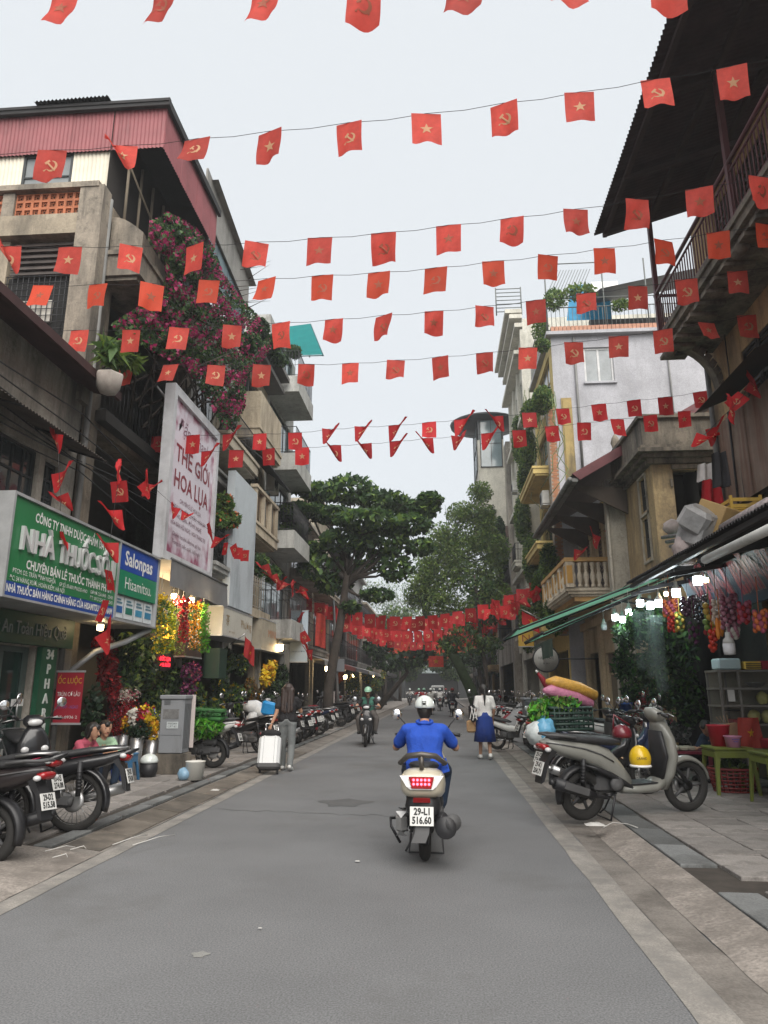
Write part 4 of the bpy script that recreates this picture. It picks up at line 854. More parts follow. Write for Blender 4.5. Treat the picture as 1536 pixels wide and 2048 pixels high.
for i, c in enumerate(((0.02, 0.1, 0.3), (0.02, 0.16, 0.12), (0.05, 0.25, 0.4), (0.03, 0.2, 0.35))):
    u = 11.15 + .4 * i; b = B(TS); b.box(u, u + .35, 2.64, 2.99, -.048, -.04); pc = ob('product_card', b, M('card_white', (0.6, 0.64, 0.66), 0.5, var=0.12, scale=8), S)
    b = B(TS); b.box(u + .04, u + .31, 2.72, 2.83, -.038, -.034); ob('card_print', b, M('card%d' % i, c, 0.5), pc)
    b = B(TS); b.box(u + .06, u + .29, 2.87, 2.9, -.038, -.034); b.box(u + .06, u + .24, 2.92, 2.95, -.038, -.034); ob('card_print', b, M('card_line', (0.1, 0.2, 0.25), 0.5), pc)
b = B(); b.tube([(-5.25, 12.7, 2.55), (-5.4, 12.1, 2.3), (-5.7, 11.6, 2.1), (-6.0, 11.35, 1.75)], [.05, .05, .05, .045], 8); ob('awning_arm', b, alu, S)

def flower_print():
    m = M('poster_print', (0.62, 0.57, 0.62), 0.5, var=0.0); nt = m.node_tree; N, L = nt.nodes, nt.links; p = [n for n in N if n.type == 'BSDF_PRINCIPLED'][0]
    tc = N.new('ShaderNodeTexCoord'); sp = N.new('ShaderNodeSeparateXYZ'); L.new(tc.outputs['Generated'], sp.inputs[0])
    def mth(op, a, b=None):
        n = N.new('ShaderNodeMath'); n.operation = op
        for i, v in enumerate((a, b)):
            if v is None: continue
            if isinstance(v, (int, float)): n.inputs[i].default_value = v
            else: L.new(v, n.inputs[i])
        return n.outputs[0]
    ex = mth('ABSOLUTE', mth('SUBTRACT', sp.outputs[1], .5)); ez = mth('ABSOLUTE', mth('SUBTRACT', sp.outputs[2], .5))
    edge = mth('MAXIMUM', ex, ez); no = N.new('ShaderNodeTexVoronoi'); no.inputs['Scale'].default_value = 3.2; L.new(tc.outputs['Object'], no.inputs['Vector'])
    n2 = N.new('ShaderNodeTexNoise'); n2.inputs['Scale'].default_value = 2.5; n2.inputs['Detail'].default_value = 6; L.new(tc.outputs['Object'], n2.inputs['Vector'])
    f = mth('ADD', mth('MULTIPLY', mth('SUBTRACT', edge, .40), 6.0), mth('MULTIPLY', mth('SUBTRACT', n2.outputs[0], .5), 4.0))
    f = mth('MULTIPLY', f, mth('ADD', no.outputs['Distance'], .45)); cl = N.new('ShaderNodeClamp'); L.new(f, cl.inputs[0])
    mc = N.new('ShaderNodeMix'); mc.data_type = 'RGBA'; L.new(cl.outputs[0], mc.inputs[0]); mc.inputs[6].default_value = (0.62, 0.58, 0.64, 1); mc.inputs[7].default_value = (0.28, 0.07, 0.13, 1)
    L.new(mc.outputs[2], p.inputs['Base Color']); return m
S = thing('billboard', (-5.35, 14.3, 3.85), 'tall white framed billboard with pink floral print for silk flowers', 'billboard')
b = B(TS); b.box(12.95, 15.6, 4.06, 7.25, -.14, -.02); ob('poster', b, flower_print(), S)
b = B(TS)
for a, c, d, e in ((12.8, 12.95, 3.9, 7.45), (15.6, 15.75, 3.9, 7.45), (12.95, 15.6, 3.9, 4.06), (12.95, 15.6, 7.25, 7.45)): b.box(a, c, d, e, -.16, .05)
ob('frame', b, M('frame_white', (0.5, 0.51, 0.53), 0.5, stain=0.12, stain_rgb=(.25, .25, .25)), S)
pr1 = M('maroon_print', (0.22, 0.035, 0.05), 0.5, var=0.05); pr2 = M('dusky_print', (0.2, 0.1, 0.14), 0.5, var=0.05)
text('lettering', 'Đặng Thanh', .42, pr2, S, TS, 14.25, 6.75, -.015, width=1.9, shear=.35); text('lettering', 'THẾ GIỚI', .5, pr1, S, TS, 14.3, 6.15, -.015, width=2.1, thick=.01); text('lettering', 'HOA LỤA', .5, pr1, S, TS, 14.3, 5.6, -.015, width=2.1, thick=.01)
for i, (t_, w) in enumerate((('CHUYÊN SỈ LẺ HOA LỤA', 1.3), ('HOA LỤA - CÂY CỎ CÂU - HOA SÁP', 2.0), ('HOA BÀN - ĐỒ MỸ NGHỆ', 1.5), ('HOA BÀN HỘI NGHỊ - HOA TRANG TRÍ', 2.1))): text('lettering', t_, .13, pr2, S, TS, 14.28, 5.22 - .17 * i, -.015, width=w)
for i, t_ in enumerate(('Chuyên hoa khô, lẵng hoa, giỏ hoa', 'Trang trí tiệc cưới, hội nghị')): text('lettering', t_, .12, pr2, S, TS, 14.2, 4.5 - .16 * i, -.015, width=1.7, shear=.25)
for y in (13.2, 15.3): b = B(); b.tube([(-5.5, y, 7.3), (-6.0, y, 7.9)], .03, 6); ob('stay', b, steel, S)
S = thing('blank_signboard', (-5.3, 18.5, 3.5), 'tall plain pale blue signboard beside the pink billboard', 'signboard')
b = B(TS); b.box(17.35, 19.6, 3.52, 7.03, -.2, 0); ob('panel', b, M('pale_blue_sheet', (0.45, 0.49, 0.52), 0.5, var=0.06, stain=0.2, stain_rgb=(0.22, 0.25, 0.27)), S)
def sign(label, T, u0, u1, v0, v1, d, m, lines, tm, name='shop_sign', flip=False, w=0.0, th=0.0):
    S = thing(name, tuple(T((u0 + u1) / 2, v0, w)), label, 'shop sign'); b = B(T); b.box(u0, u1, v0, v1, w - d, w); ob('board', b, m, S)
    b = B(T); b.box(u0 - .02, u1 + .02, v1, v1 + .03, w - d, w + .01); b.box(u0 - .02, u1 + .02, v0 - .03, v0, w - d, w + .01); ob('edge', b, alu, S)
    for s_, uu, vv, sz, ww in lines: text('lettering', s_, sz, tm, S, T, uu, vv, w + .004, flip, width=ww, thick=th)
    return S
gold = M('gold_letter', (0.30, 0.19, 0.06), 0.4, 0.3); cw = M('cream_board', (0.5, 0.48, 0.42), 0.6, var=0.08, stain=0.1, stain_rgb=(.3, .28, .22))
sign('boxy white shop sign with gold letters below the blank board', TS, 16.6, 19.3, 2.75, 3.4, .7, cw, [('Phượng', 18.7, 3.12, .3, 1.0), ('茶', 17.0, 3.1, .3, .3), ('ĐT: 0912', 17.4, 2.85, .07, .5)], gold, w=.1)
sign('beige shop sign with small orange letters above the yellow flowers', FL(-5.4), 21.6, 24.4, 2.7, 3.6, .3, M('beige_board', (0.36, 0.32, 0.25), 0.6), [('MINH', 23.1, 3.2, .35, 1.3), ('HOA LỤA', 23.1, 2.88, .14, 1.0)], M('orange_letter', (0.4, 0.13, 0.04), 0.5))
C26 = FC(25.6)
sign('pale blue hanging banner sign beyond the beige shop sign', C26, -5.35, -4.72, 2.45, 4.25, .08, M('banner_blue', (0.38, 0.45, 0.5), 0.5, var=0.12, scale=2), [('BAI BA', -5.03, 3.6, .16, .42), ('DINH DƯỠNG', -5.03, 2.8, .07, .5)], M('navy_letter', (0.06, 0.08, 0.14), 0.5))
sign('dark green board on the wall behind the leaning tree', FL(-5.85), 28.6, 30.8, 2.9, 4.1, .1, M('board_dkgreen', (0.012, 0.05, 0.04), 0.5), [], gold)
sign('brown sign panel with faded gold letters beside the garlands', FL(-5.5), 15.3, 16.4, 2.2, 3.3, .25, M('brown_board', (0.06, 0.04, 0.035), 0.6), [('鳳', 15.85, 2.95, .4, .4), ('SILK', 15.85, 2.45, .2, .7)], gold)
sign('red snail shop poster with yellow letters by the drain pipe', FC(10.9), -5.92, -5.50, 1.0, 1.75, .02, M('poster_red', (0.30, 0.015, 0.03), 0.5, var=0.08), [('ỐC LUỘC', -5.71, 1.62, .12, .38)], M('yellow_print', (0.55, 0.35, 0.03), 0.5), name='poster')
P_ = [o for o in COL.objects if o.name.startswith('poster') and o.type == 'EMPTY'][0]
text('lettering', 'TRÙN CƠ LÂU', .09, letw, P_, FC(10.9), -5.71, 1.42, .004, width=.36); text('lettering', 'ỐC HẤP - NGAO', .07, M('violet_print', (0.16, 0.1, 0.3), 0.5), P_, FC(10.9), -5.71, 1.23, .004, width=.34); text('lettering', 'ĐT: 0936 2', .06, letw, P_, FC(10.9), -5.71, 1.08, .004, width=.34)
# round hanging sign, right
S = thing('round_sign', (3.9, 24.5, 2.35), 'round pale hanging sign in a black ring under the green awning', 'shop sign'); C24 = FC(24.5)
c = atY(1092, 1318, 24.5); b = B(); b.lathe([(.40, -.03), (.40, .03)], 28, c, 'y'); ob('disc', b, M('pale_disc', (0.33, 0.33, 0.31), 0.6), S)
b = B(); b.tube([(c.x + .42 * math.cos(a), c.y, c.z + .42 * math.sin(a)) for a in [k * math.pi / 14 for k in range(29)]], .03, 6); b.tube([(c.x + .42, c.y, c.z), (XR, c.y, c.z)], .025, 6); ob('ring', b, black, S)
text('lettering', 'HAUS CAFÉ', .13, M('dark_print', (0.05, 0.05, 0.05), 0.6), S, C24, c.x, c.z + .03, .034, width=.5); text('lettering', '& tea', .1, M('dark_print', (0.05, 0.05, 0.05)), S, C24, c.x, c.z - .14, .034)
sign('small yellow hanging sign below the grey balcony', FC(29.0), 3.15, 3.75, 3.15, 3.75, .06, M('yellow_board', (0.5, 0.32, 0.04), 0.5), [('N', 3.45, 3.45, .4, .3)], M('maroon_print2', (0.2, 0.04, 0.03)))

# ================================================================ TREES AND CREEPERS
def leafmat(name, rgb, trans=0.42): return M(name, rgb, 0.55, var=0.35, scale=0.9, trans=trans, spec=0.35)
lfA, lfB, lfC = leafmat('leaf_dark', (0.035, 0.072, 0.03)), leafmat('leaf_mid', (0.07, 0.135, 0.04)), leafmat('leaf_light', (0.16, 0.25, 0.05))
lfO = leafmat('leaf_olive', (0.14, 0.195, 0.05)); lfD = leafmat('leaf_deep', (0.012, 0.03, 0.016), .2); mag = M('bougainvillea_bract', (0.32, 0.018, 0.10), 0.6, var=0.3, scale=3, trans=0.35); bark = M('bark', (0.045, 0.036, 0.03), 0.95, var=0.35, scale=5, bump=0.6, bscale=14)
moss = M('mossy_bark', (0.03, 0.05, 0.02), 0.95, var=0.4, scale=4, bump=0.5, bscale=14)
def tree(name, label, base, path, r0, r1, blobs, per, size, mats, wts, limbs=True, barkm=None, group=None, asp=1.6, up=.5, shell=.45, cat='tree'):
    t = thing(name, base, label, cat, group)
    b = B(); n = len(path); b.tube(path, [r0 + (r1 - r0) * i / (n - 1) for i in range(n)], 10)
    ob('trunk', b, barkm or bark, t)
    b = B(); top = Vector(path[-1]); mid = Vector(path[-2])
    if limbs:
        for c, r, *_ in blobs:
            c = Vector(c); s0 = mid.lerp(top, random.random()); m_ = s0.lerp(c, .5) + Vector((random.uniform(-.2, .2), random.uniform(-.2, .2), -.15)); b.tube([s0, m_, c], [r1 * .7, r1 * .4, r1 * .12], 6)
            for k in range(4): e = c + Vector((random.uniform(-1, 1) * r[0], random.uniform(-1, 1) * r[1], random.uniform(-.6, .8) * r[2])); b.tube([m_.lerp(c, random.uniform(.3, 1)), e], [r1 * .2, r1 * .05], 4)
        lb = ob('limb', b, barkm or bark, t); lb['kind'] = 'stuff'
    V = leaf_cloud(clumps(blobs, per, shell), size, asp, up=up); nn = len(V) // 4
    leaf_obj('crown', V, mats, t, rng.choice(len(mats), nn, p=wts)); return t
def px(x, y, Y): return tuple(atY(x, y, Y))
def bl(x, y, Y, rx, rz, w=1.0, ry=None): return (px(x, y, Y), (rx * Y / 1460, ry if ry else rx * Y / 1460 * .8, rz * Y / 1460), w)
Y1 = 27.0
blobs = [bl(640, 985, Y1, 45, 22), bl(700, 980, Y1 + .5, 60, 32, 1.5), bl(770, 1005, Y1, 60, 25, 1.4), bl(835, 1020, Y1 + .3, 48, 22, 1.2), bl(600, 1020, Y1 - .5, 55, 14, 1.1), bl(660, 1030, Y1, 55, 18, 1.2), bl(735, 1040, Y1 - 1, 75, 22, 1.6), bl(820, 1050, Y1, 50, 24, 1.1),
         bl(690, 1080, Y1 - .5, 55, 28, 1.2), bl(770, 1085, Y1, 55, 30, 1.2), bl(615, 1100, Y1, 40, 18, .8), bl(640, 1135, Y1, 50, 30, .9), bl(720, 1120, Y1 + .5, 45, 30, .8), bl(790, 1135, Y1, 40, 32, .8), bl(670, 1170, Y1 + .4, 40, 22, .6), bl(755, 1190, Y1, 40, 14, .5), bl(700, 1215, Y1, 22, 12, .35)]
tree('spreading_tree', 'large dark layered tree with a leaning bare trunk on the left pavement', atZ(658, 1452, .12)[:2] + (PAVZ,) if False else (-4.15, Y1, PAVZ), [(-4.15, Y1, PAVZ - .05), px(657, 1380, Y1), px(668, 1310, Y1), px(680, 1250, Y1), px(690, 1180, Y1), px(697, 1120, Y1)], .21, .12, blobs + [bl(575, 1030, Y1, 38, 12, .8), bl(585, 1060, Y1, 40, 16, .7), bl(860, 1000, Y1, 30, 16, .6), bl(600, 975, Y1, 30, 14, .5), bl(840, 1095, Y1, 34, 20, .6)], 470, .20, [lfA, lfB, lfC], [.46, .38, .16], asp=1.5, up=.9)
Y2 = 38.0
blobs = [bl(960, 985, Y2, 28, 26, .7), bl(925, 1030, Y2, 38, 30, 1), bl(890, 1075, Y2, 42, 35, 1.1), bl(945, 1085, Y2, 45, 42, 1.4), bl(860, 1130, Y2, 38, 40, 1.1), bl(920, 1150, Y2, 52, 42, 1.5), bl(975, 1150, Y2, 35, 45, 1), bl(880, 1200, Y2, 50, 38, 1.2), bl(950, 1215, Y2, 45, 36, 1.1), bl(830, 1195, Y2 + 1, 26, 28, .6), bl(975, 1050, Y2, 22, 34, .7)]
tree('mossy_leaning_tree', 'light green feathery tree with mossy trunk leaning over the street', (2.0, Y2, PAVZ), [(2.05, Y2, PAVZ - .05), px(940, 1375, Y2), px(915, 1325, Y2), px(880, 1275, Y2), px(850, 1225, Y2), px(840, 1170, Y2)], .33, .12, blobs + [bl(900, 1110, Y2, 50, 36, 1), bl(990, 1100, Y2, 34, 40, 1), bl(905, 1240, Y2, 50, 26, .8), bl(850, 1165, Y2, 40, 34, .9), bl(1000, 1200, Y2, 30, 40, .8), bl(960, 1030, Y2, 34, 30, .8)], 1250, .095, [lfB, lfO, lfC], [.3, .38, .32], asp=2.4, barkm=moss, shell=.05)
Y3 = 34.0
tree('slender_tree', 'slim upright tree standing before the far right houses', (2.25, Y3, PAVZ), [(2.25, Y3, PAVZ - .05), px(972, 1340, Y3), px(962, 1280, Y3), px(955, 1210, Y3), px(950, 1150, Y3)], .11, .07, [bl(960, 1180, Y3, 38, 30), bl(985, 1230, Y3, 30, 26, .8), bl(930, 1265, Y3, 40, 26, .8), bl(900, 1290, Y3, 30, 20, .6), bl(970, 1290, Y3, 40, 22, .8)], 420, .12, [lfA, lfB, lfO], [.4, .4, .2], asp=2.2, shell=.25)
for i, (bx, Y, x0, x1, yt, bls, m, lab) in enumerate((
    (-4.5, 52, 793, 815, 1345, [(820, 1320, 40, 22), (780, 1325, 40, 18), (760, 1295, 36, 24), (845, 1300, 30, 20)], [lfD, lfA, lfB], 'dark low tree with a leaning trunk far up the left pavement'),
    (3.2, 58, 965, 955, 1330, [(990, 1330, 40, 22), (945, 1315, 40, 22), (900, 1320, 35, 16), (1010, 1300, 30, 20)], [lfA, lfB, lfD], 'round dark tree far off behind the mossy trunk'),
    (-5.0, 66, 770, 770, 1330, [(730, 1300, 36, 26), (770, 1270, 40, 28), (790, 1235, 36, 24)], [lfB, lfO, lfA], 'mid green far tree above the flag rows'),
    (3.5, 78, 950, 948, 1330, [(930, 1290, 44, 26), (880, 1275, 40, 24), (960, 1255, 40, 28)], [lfA, lfB, lfO], 'dull green far tree above the right pavement'),
    (-4.8, 88, 800, 800, 1340, [(800, 1300, 34, 20), (850, 1285, 30, 20), (760, 1310, 34, 18), (830, 1240, 30, 28)], [lfA, lfB, lfC], 'pale far tree closing the street on the left'),
    (-5.2, 90, 755, 760, 1350, [(720, 1325, 40, 20), (770, 1335, 40, 18), (815, 1330, 36, 16), (790, 1350, 26, 12), (815, 1352, 22, 12), (830, 1338, 26, 10)], [lfA, lfB, lfO], 'low green far tree on the left before the end building'),
    (4.0, 92, 955, 950, 1350, [(950, 1328, 40, 20), (905, 1330, 36, 16), (860, 1322, 36, 14), (940, 1300, 36, 18), (925, 1352, 26, 12), (900, 1350, 22, 11), (880, 1336, 26, 9)], [lfA, lfB, lfO], 'low green far tree on the right before the end building'),
    (0.5, 124, 880, 880, 1340, [(800, 1215, 44, 24), (850, 1225, 44, 24), (760, 1200, 40, 24), (905, 1240, 34, 20), (715, 1205, 40, 30), (830, 1180, 34, 24), (770, 1185, 40, 30), (730, 1180, 30, 24), (790, 1230, 40, 26), (860, 1190, 30, 22)], [lfB, lfO, lfA], 'hazy wide tree rising behind the far end building'))):
    z0 = PAVZ if i < 7 else 0
    tree('street_tree', lab, (bx, Y, z0), [(bx, Y, z0 - .05), px(x0, 1372, Y), px(x1, yt, Y), px(sum(q[0] for q in bls) / len(bls), sum(q[1] for q in bls) / len(bls), Y)], .22, .1, [bl(q[0], q[1], Y, q[2], q[3]) for q in bls], 420, .24, m, [.4, .35, .25], group='trees far up the street', shell=.3)
# bougainvillea over the weathered house
V_ = thing('bougainvillea', (-5.7, 15.5, 6.3), 'magenta bougainvillea cascading down the tall weathered house', 'climbing plant')
poly_ = [(300, 445), (335, 425), (385, 450), (425, 490), (445, 545), (485, 600), (525, 640), (545, 690), (520, 730), (492, 760), (490, 815), (465, 868), (440, 845), (410, 790), (370, 735), (330, 715), (285, 690), (245, 690), (225, 650), (285, 610), (335, 560), (330, 520), (300, 485)]
def inside(x, y):
    c = False
    for i in range(len(poly_)):
        (x0, y0), (x1, y1) = poly_[i], poly_[i - 1]
        if (y0 > y) != (y1 > y) and x < (x1 - x0) * (y - y0) / (y1 - y0) + x0: c = not c
    return c
cs = []; mi = []
while len(cs) < 21000:
    x, y = random.uniform(215, 560) + random.gauss(0, 5), random.uniform(415, 880) + random.gauss(0, 5)
    if not inside(x, y) or (math.sin(x * .09 + 1.7 * math.sin(y * .05)) * math.sin(y * .083 - x * .02) > .62 and random.random() < .8): continue
    lump = math.sin(x * .11) * math.sin(y * .10 + 1) + .5 * math.sin(x * .23 + y * .19)
    c = atX(x, y, -5.15 + .22 * lump + random.gauss(0, .12)); cs.append(tuple(c))
    f = math.sin(c.y * 6.1 + c.z * 4.3) + math.sin(c.z * 7.7 - c.y * 3.1) + random.gauss(0, .55) + .35 * lump
    mi.append(2 if f > .5 else (0 if random.random() < .35 else (1 if random.random() < .6 else 3)))
leaf_obj('foliage', leaf_cloud(np.array(cs), .07, 1.25), [lfA, lfB, mag, lfD], V_, mi, kind='stuff')
b = B()
for k in range(26):
    c = Vector(cs[random.randrange(len(cs))]); e = Vector((-5.8, 12.2 + random.random() * 5, 6.3 + random.random())); b.tube([tuple(e), tuple(e.lerp(c, .5) + Vector((.2, random.uniform(-.5, .5), .2))), tuple(c)], [.03, .02, .006], 5)
ob('stem', b, bark, V_)['kind'] = 'stuff'
b = B()
for k in range(9):
    c = atX(480 + random.uniform(-20, 30), 560 + random.uniform(-30, 60), -5.3); b.tube([c, c + Vector((.4 + random.random() * .3, .8 * random.random(), .3 + .4 * random.random()))], [.012, .003], 4)
ob('twig', b, bark, V_)['kind'] = 'stuff'
def bush(name, label, cat, blobs, n, size, mats, wts, asp=1.6, shell=.2, group=None, kind=None):
    cs = [in_ball(int(n * bb[2]), bb[0], bb[1], shell) for bb in blobs]; V = leaf_cloud(np.concatenate(cs), size, asp)
    return leaf_obj(name, V, mats, None, rng.choice(len(mats), len(V) // 4, p=wts), label=label, cat=cat, group=group, kind=kind)
def bx_(x, y, X, ry, rz, w=1.0, rx=.3): c = atX(x, y, X); s = c.y / 1460; return (tuple(c), (rx, ry * s, rz * s), w)
bush('creeper', 'green creeper over the beige balcony house beside the bougainvillea', 'creeper', [bx_(520, 660, -5.2, 26, 30, 1), bx_(545, 690, -5.1, 20, 26, .8), bx_(500, 690, -5.2, 30, 30, 1), bx_(560, 720, -5.0, 14, 16, .3)], 1500, .09, [lfA, lfB, lfD], [.4, .4, .2])
bush('balcony_plant', 'leafy green plant with orange flowers on the pale balcony', 'plant', [bx_(445, 1010, -5.3, 22, 28, 1), bx_(460, 1040, -5.2, 22, 20, .8), bx_(435, 1040, -5.3, 16, 20, .6)], 900, .07, [lfB, lfC, M('orange_petal', (0.5, 0.1, 0.03), 0.6)], [.5, .42, .08], 2.2)
bush('balcony_plant', 'small plant hanging below the turquoise canopy', 'plant', [bx_(588, 704, -5.2, 26, 14, .7)], 900, .08, [lfA, lfB], [.5, .5], 2.2)
bush('balcony_plant', 'green plant trailing under the beige balcony by the red lanterns', 'plant', [bx_(520, 1130, -5.3, 24, 26, .8), bx_(545, 1150, -5.2, 22, 20, .6)], 800, .08, [lfA, lfB, lfO], [.4, .4, .2], 2)
bush('creeper', 'long green creeper hanging down the brick column of the white house', 'creeper', [bx_(1085, 800, 4.15, 38, 30, 1, .4), bx_(1060, 830, 4.1, 32, 34, 1, .4), bx_(1055, 900, 4.05, 26, 46, 1, .4), bx_(1052, 960, 4.1, 26, 46, 1, .4), bx_(1085, 1190, 4.0, 28, 56, 1.2, .45), bx_(1065, 1120, 4.1, 30, 56, 1.2, .45), bx_(1045, 1040, 4.1, 28, 56, 1.1, .4), bx_(1055, 1250, 4.0, 24, 56, 1, .4), bx_(1100, 1130, 4.2, 24, 46, .9, .4), bx_(1085, 690, 4.3, 14, 16, .4), bx_(1110, 1230, 4.1, 18, 40, .7, .4), bx_(1035, 880, 4.2, 18, 60, .7)], 2300, .085, [lfB, lfO, lfC, lfA], [.3, .3, .2, .2], 2.4)
b = B()
for k in range(16):
    c = atX(random.uniform(1045, 1110), random.uniform(770, 900), 4.25); pts = [c + Vector((random.uniform(-.1, .1) * j, random.uniform(-.08, .08) * j, -.55 * j)) for j in range(random.randint(3, 8))]; b.tube(pts, .015, 4)
ob('hanging_stem', b, M('stem_green', (0.12, 0.16, 0.06), 0.8), None, 'tangle of pale green hanging stems over the creeper', 'stems', kind='stuff')
bush('creeper', 'dark green creeper covering the far grey white house front', 'creeper', [bx_(985, 1030, 3.4, 26, 30, 1), bx_(1000, 1070, 3.6, 24, 40, 1.1), bx_(985, 1110, 3.4, 22, 30, 1), bx_(1005, 1120, 3.7, 18, 30, .8)], 1600, .14, [lfA, lfD, lfB], [.4, .3, .3])
bush('terrace_plant', 'loose shrub at the corner of the white house roof terrace', 'plant', [(px(1110, 600, 26.4), (.5, .4, .5), 1), (px(1160, 585, 26.4), (.7, .4, .4), 1), (px(1080, 660, 27), (.35, .5, .5), .7), (px(1240, 610, 26.3), (.4, .3, .3), .5)], 500, .09, [lfB, lfC, lfO], [.4, .3, .3], 2.2)
bush('palm_plant', 'small fan palm in the hexagonal white planter', 'plant', [(tuple(atX(250, 718, -5.2)), (.25, .3, .10), 1), (tuple(atX(220, 705, -5.2)), (.2, .25, .2), .8)], 110, .14, [lfB, lfC], [.5, .5], 3.5)
b = B(); c = atX(218, 765, -5.2); b.lathe([(.13, -.18), (.21, -.05), (.23, .10), (.21, .14), (.13, .12)], 6, c); ob('hexagonal_planter', b, M('old_white_planter', (0.45, 0.42, 0.38), 0.8, stain=0.25, stain_rgb=(.2, .18, .16)), None, 'white hexagonal planter on the black house ledge', 'planter')

# ================================================================ FLAGS
redf = M('flag_red', (0.62, 0.075, 0.055), 0.7, var=0.18, scale=6, trans=0.55, rnd=0.3); redd = M('flag_deep_red', (0.46, 0.016, 0.02), 0.7, var=0.12, scale=4, trans=0.4, rnd=0.3); ora = M('flag_orange_red', (0.64, 0.075, 0.032), 0.7, var=0.12, scale=4, trans=0.5, rnd=0.2)
emb = M('flag_emblem', (0.56, 0.31, 0.17), 0.7, var=0.08, trans=0.3); embd = M('flag_emblem_dull', (0.38, 0.11, 0.06), 0.7, var=0.08, trans=0.35)
def flag_mesh(kind, seed, mats, w=.30, h=.385, fold=0):
    r = random.Random(seed); a1, a2, p1, p2 = r.uniform(.006, .028), r.uniform(.004, .016), r.uniform(0, 6), r.uniform(0, 6); bow = r.uniform(-.05, .05); sw = r.uniform(-.05, .05); lift = r.uniform(-.05, .05)
    def S(u, v, o=0.0):                                          # u -.5...5, v 0 (string) .. 1 (hem)
        x = u * w * (1 - .03 * v) + sw * v * h; z = -v * h - lift * h * v * (u if r else 0) * 2; y = a1 * math.sin(5 * u + 3 * v + p1) * v * 2 + a2 * math.sin(9 * u + p2) * v + bow * v * v
        if fold:                                                    # a corner blown up over the string
            k = max(0.0, v - (.5 + fold * u * 1.6)) ; z += k * h * 1.2; y += .05 * math.sin(k * 6) + k * .03; x -= fold * k * w * .35
        return (x, y + o, z)
    b = B(); n = 8
    b.grid(lambda i, j: S(i - .5, j), n, n, 0)
    def put(pts):
        for o in (.0025, -.0025): b.add([S(p[0], p[1], o) for p in pts], [(0, i, i + 1) for i in range(1, len(pts) - 1)], 1)
    asp = w / h
    if kind == 'star':
        pts = []
        for k in range(10): q = math.pi / 2 + k * math.pi / 5; rr = .235 if k % 2 == 0 else .095; pts.append((rr * math.cos(q), .5 - rr * math.sin(q) * asp))
        for k in range(0, 10, 2): put([pts[k - 1], pts[k], pts[(k + 1) % 10]])
        put([pts[k] for k in range(1, 10, 2)])
    elif kind == 'hammer and sickle':
        for k in range(8):                                          # sickle blade
            q0, q1 = -2.2 + 3.5 * k / 8, -2.2 + 3.5 * (k + 1) / 8; t0, t1 = .018 + .045 * math.sin(math.pi * k / 8), .018 + .045 * math.sin(math.pi * (k + 1) / 8)
            P = [( (.19 + s) * math.cos(q), .5 - (.19 + s) * math.sin(q) * asp) for q, s in ((q0, t0), (q1, t1), (q1, -t1 * .6), (q0, -t0 * .6))]; put(P)
        put([(-.12, .5 + .1), (-.09, .5 + .075), (-.2, .5 + .2), (-.235, .5 + .175)])
        put([(-.13, .5 - .06), (-.09, .5 - .1), (.19, .5 + .15), (.15, .5 + .19)]); put([(-.2, .5 - .06), (-.06, .5 - .17), (-.01, .5 - .12), (-.15, .5 - .01)])
    return mesh_of('flag', b, mats)
VAR = {}
for nm, mm in (('r', [redf, emb]), ('rd', [redf, embd]), ('o', [ora, embd]), ('d', [redd, emb])):
    for kind in ('star', 'hammer and sickle'):
        VAR[nm, kind] = [flag_mesh(kind, 10 * i + len(nm), mm) for i in range(7)]
        VAR[nm, kind, 'f'] = [flag_mesh(kind, 50 + i, mm, fold=f) for i, f in enumerate((1, -1))]
ORD = 'first second third fourth fifth sixth seventh eighth ninth tenth eleventh twelfth thirteenth fourteenth fifteenth sixteenth seventeenth eighteenth nineteenth twentieth'.split()
NF = 0
def flag(pos, mesh, label, group, rz=0, tilt=0.0, sc=1.0, lean=0.0):
    global NF; NF += 1
    o = inst('flag', mesh, pos, None); o.rotation_euler = (tilt, lean, rz); o.scale = (sc, sc, sc); return props(o, label, 'flag', group)
def string(pts, label, r=.004): b = B(); b.tube(pts, r, 4, smooth=False); ob('flag_string', b, wire_m, None, label, 'string', 'strings of flags across the street')
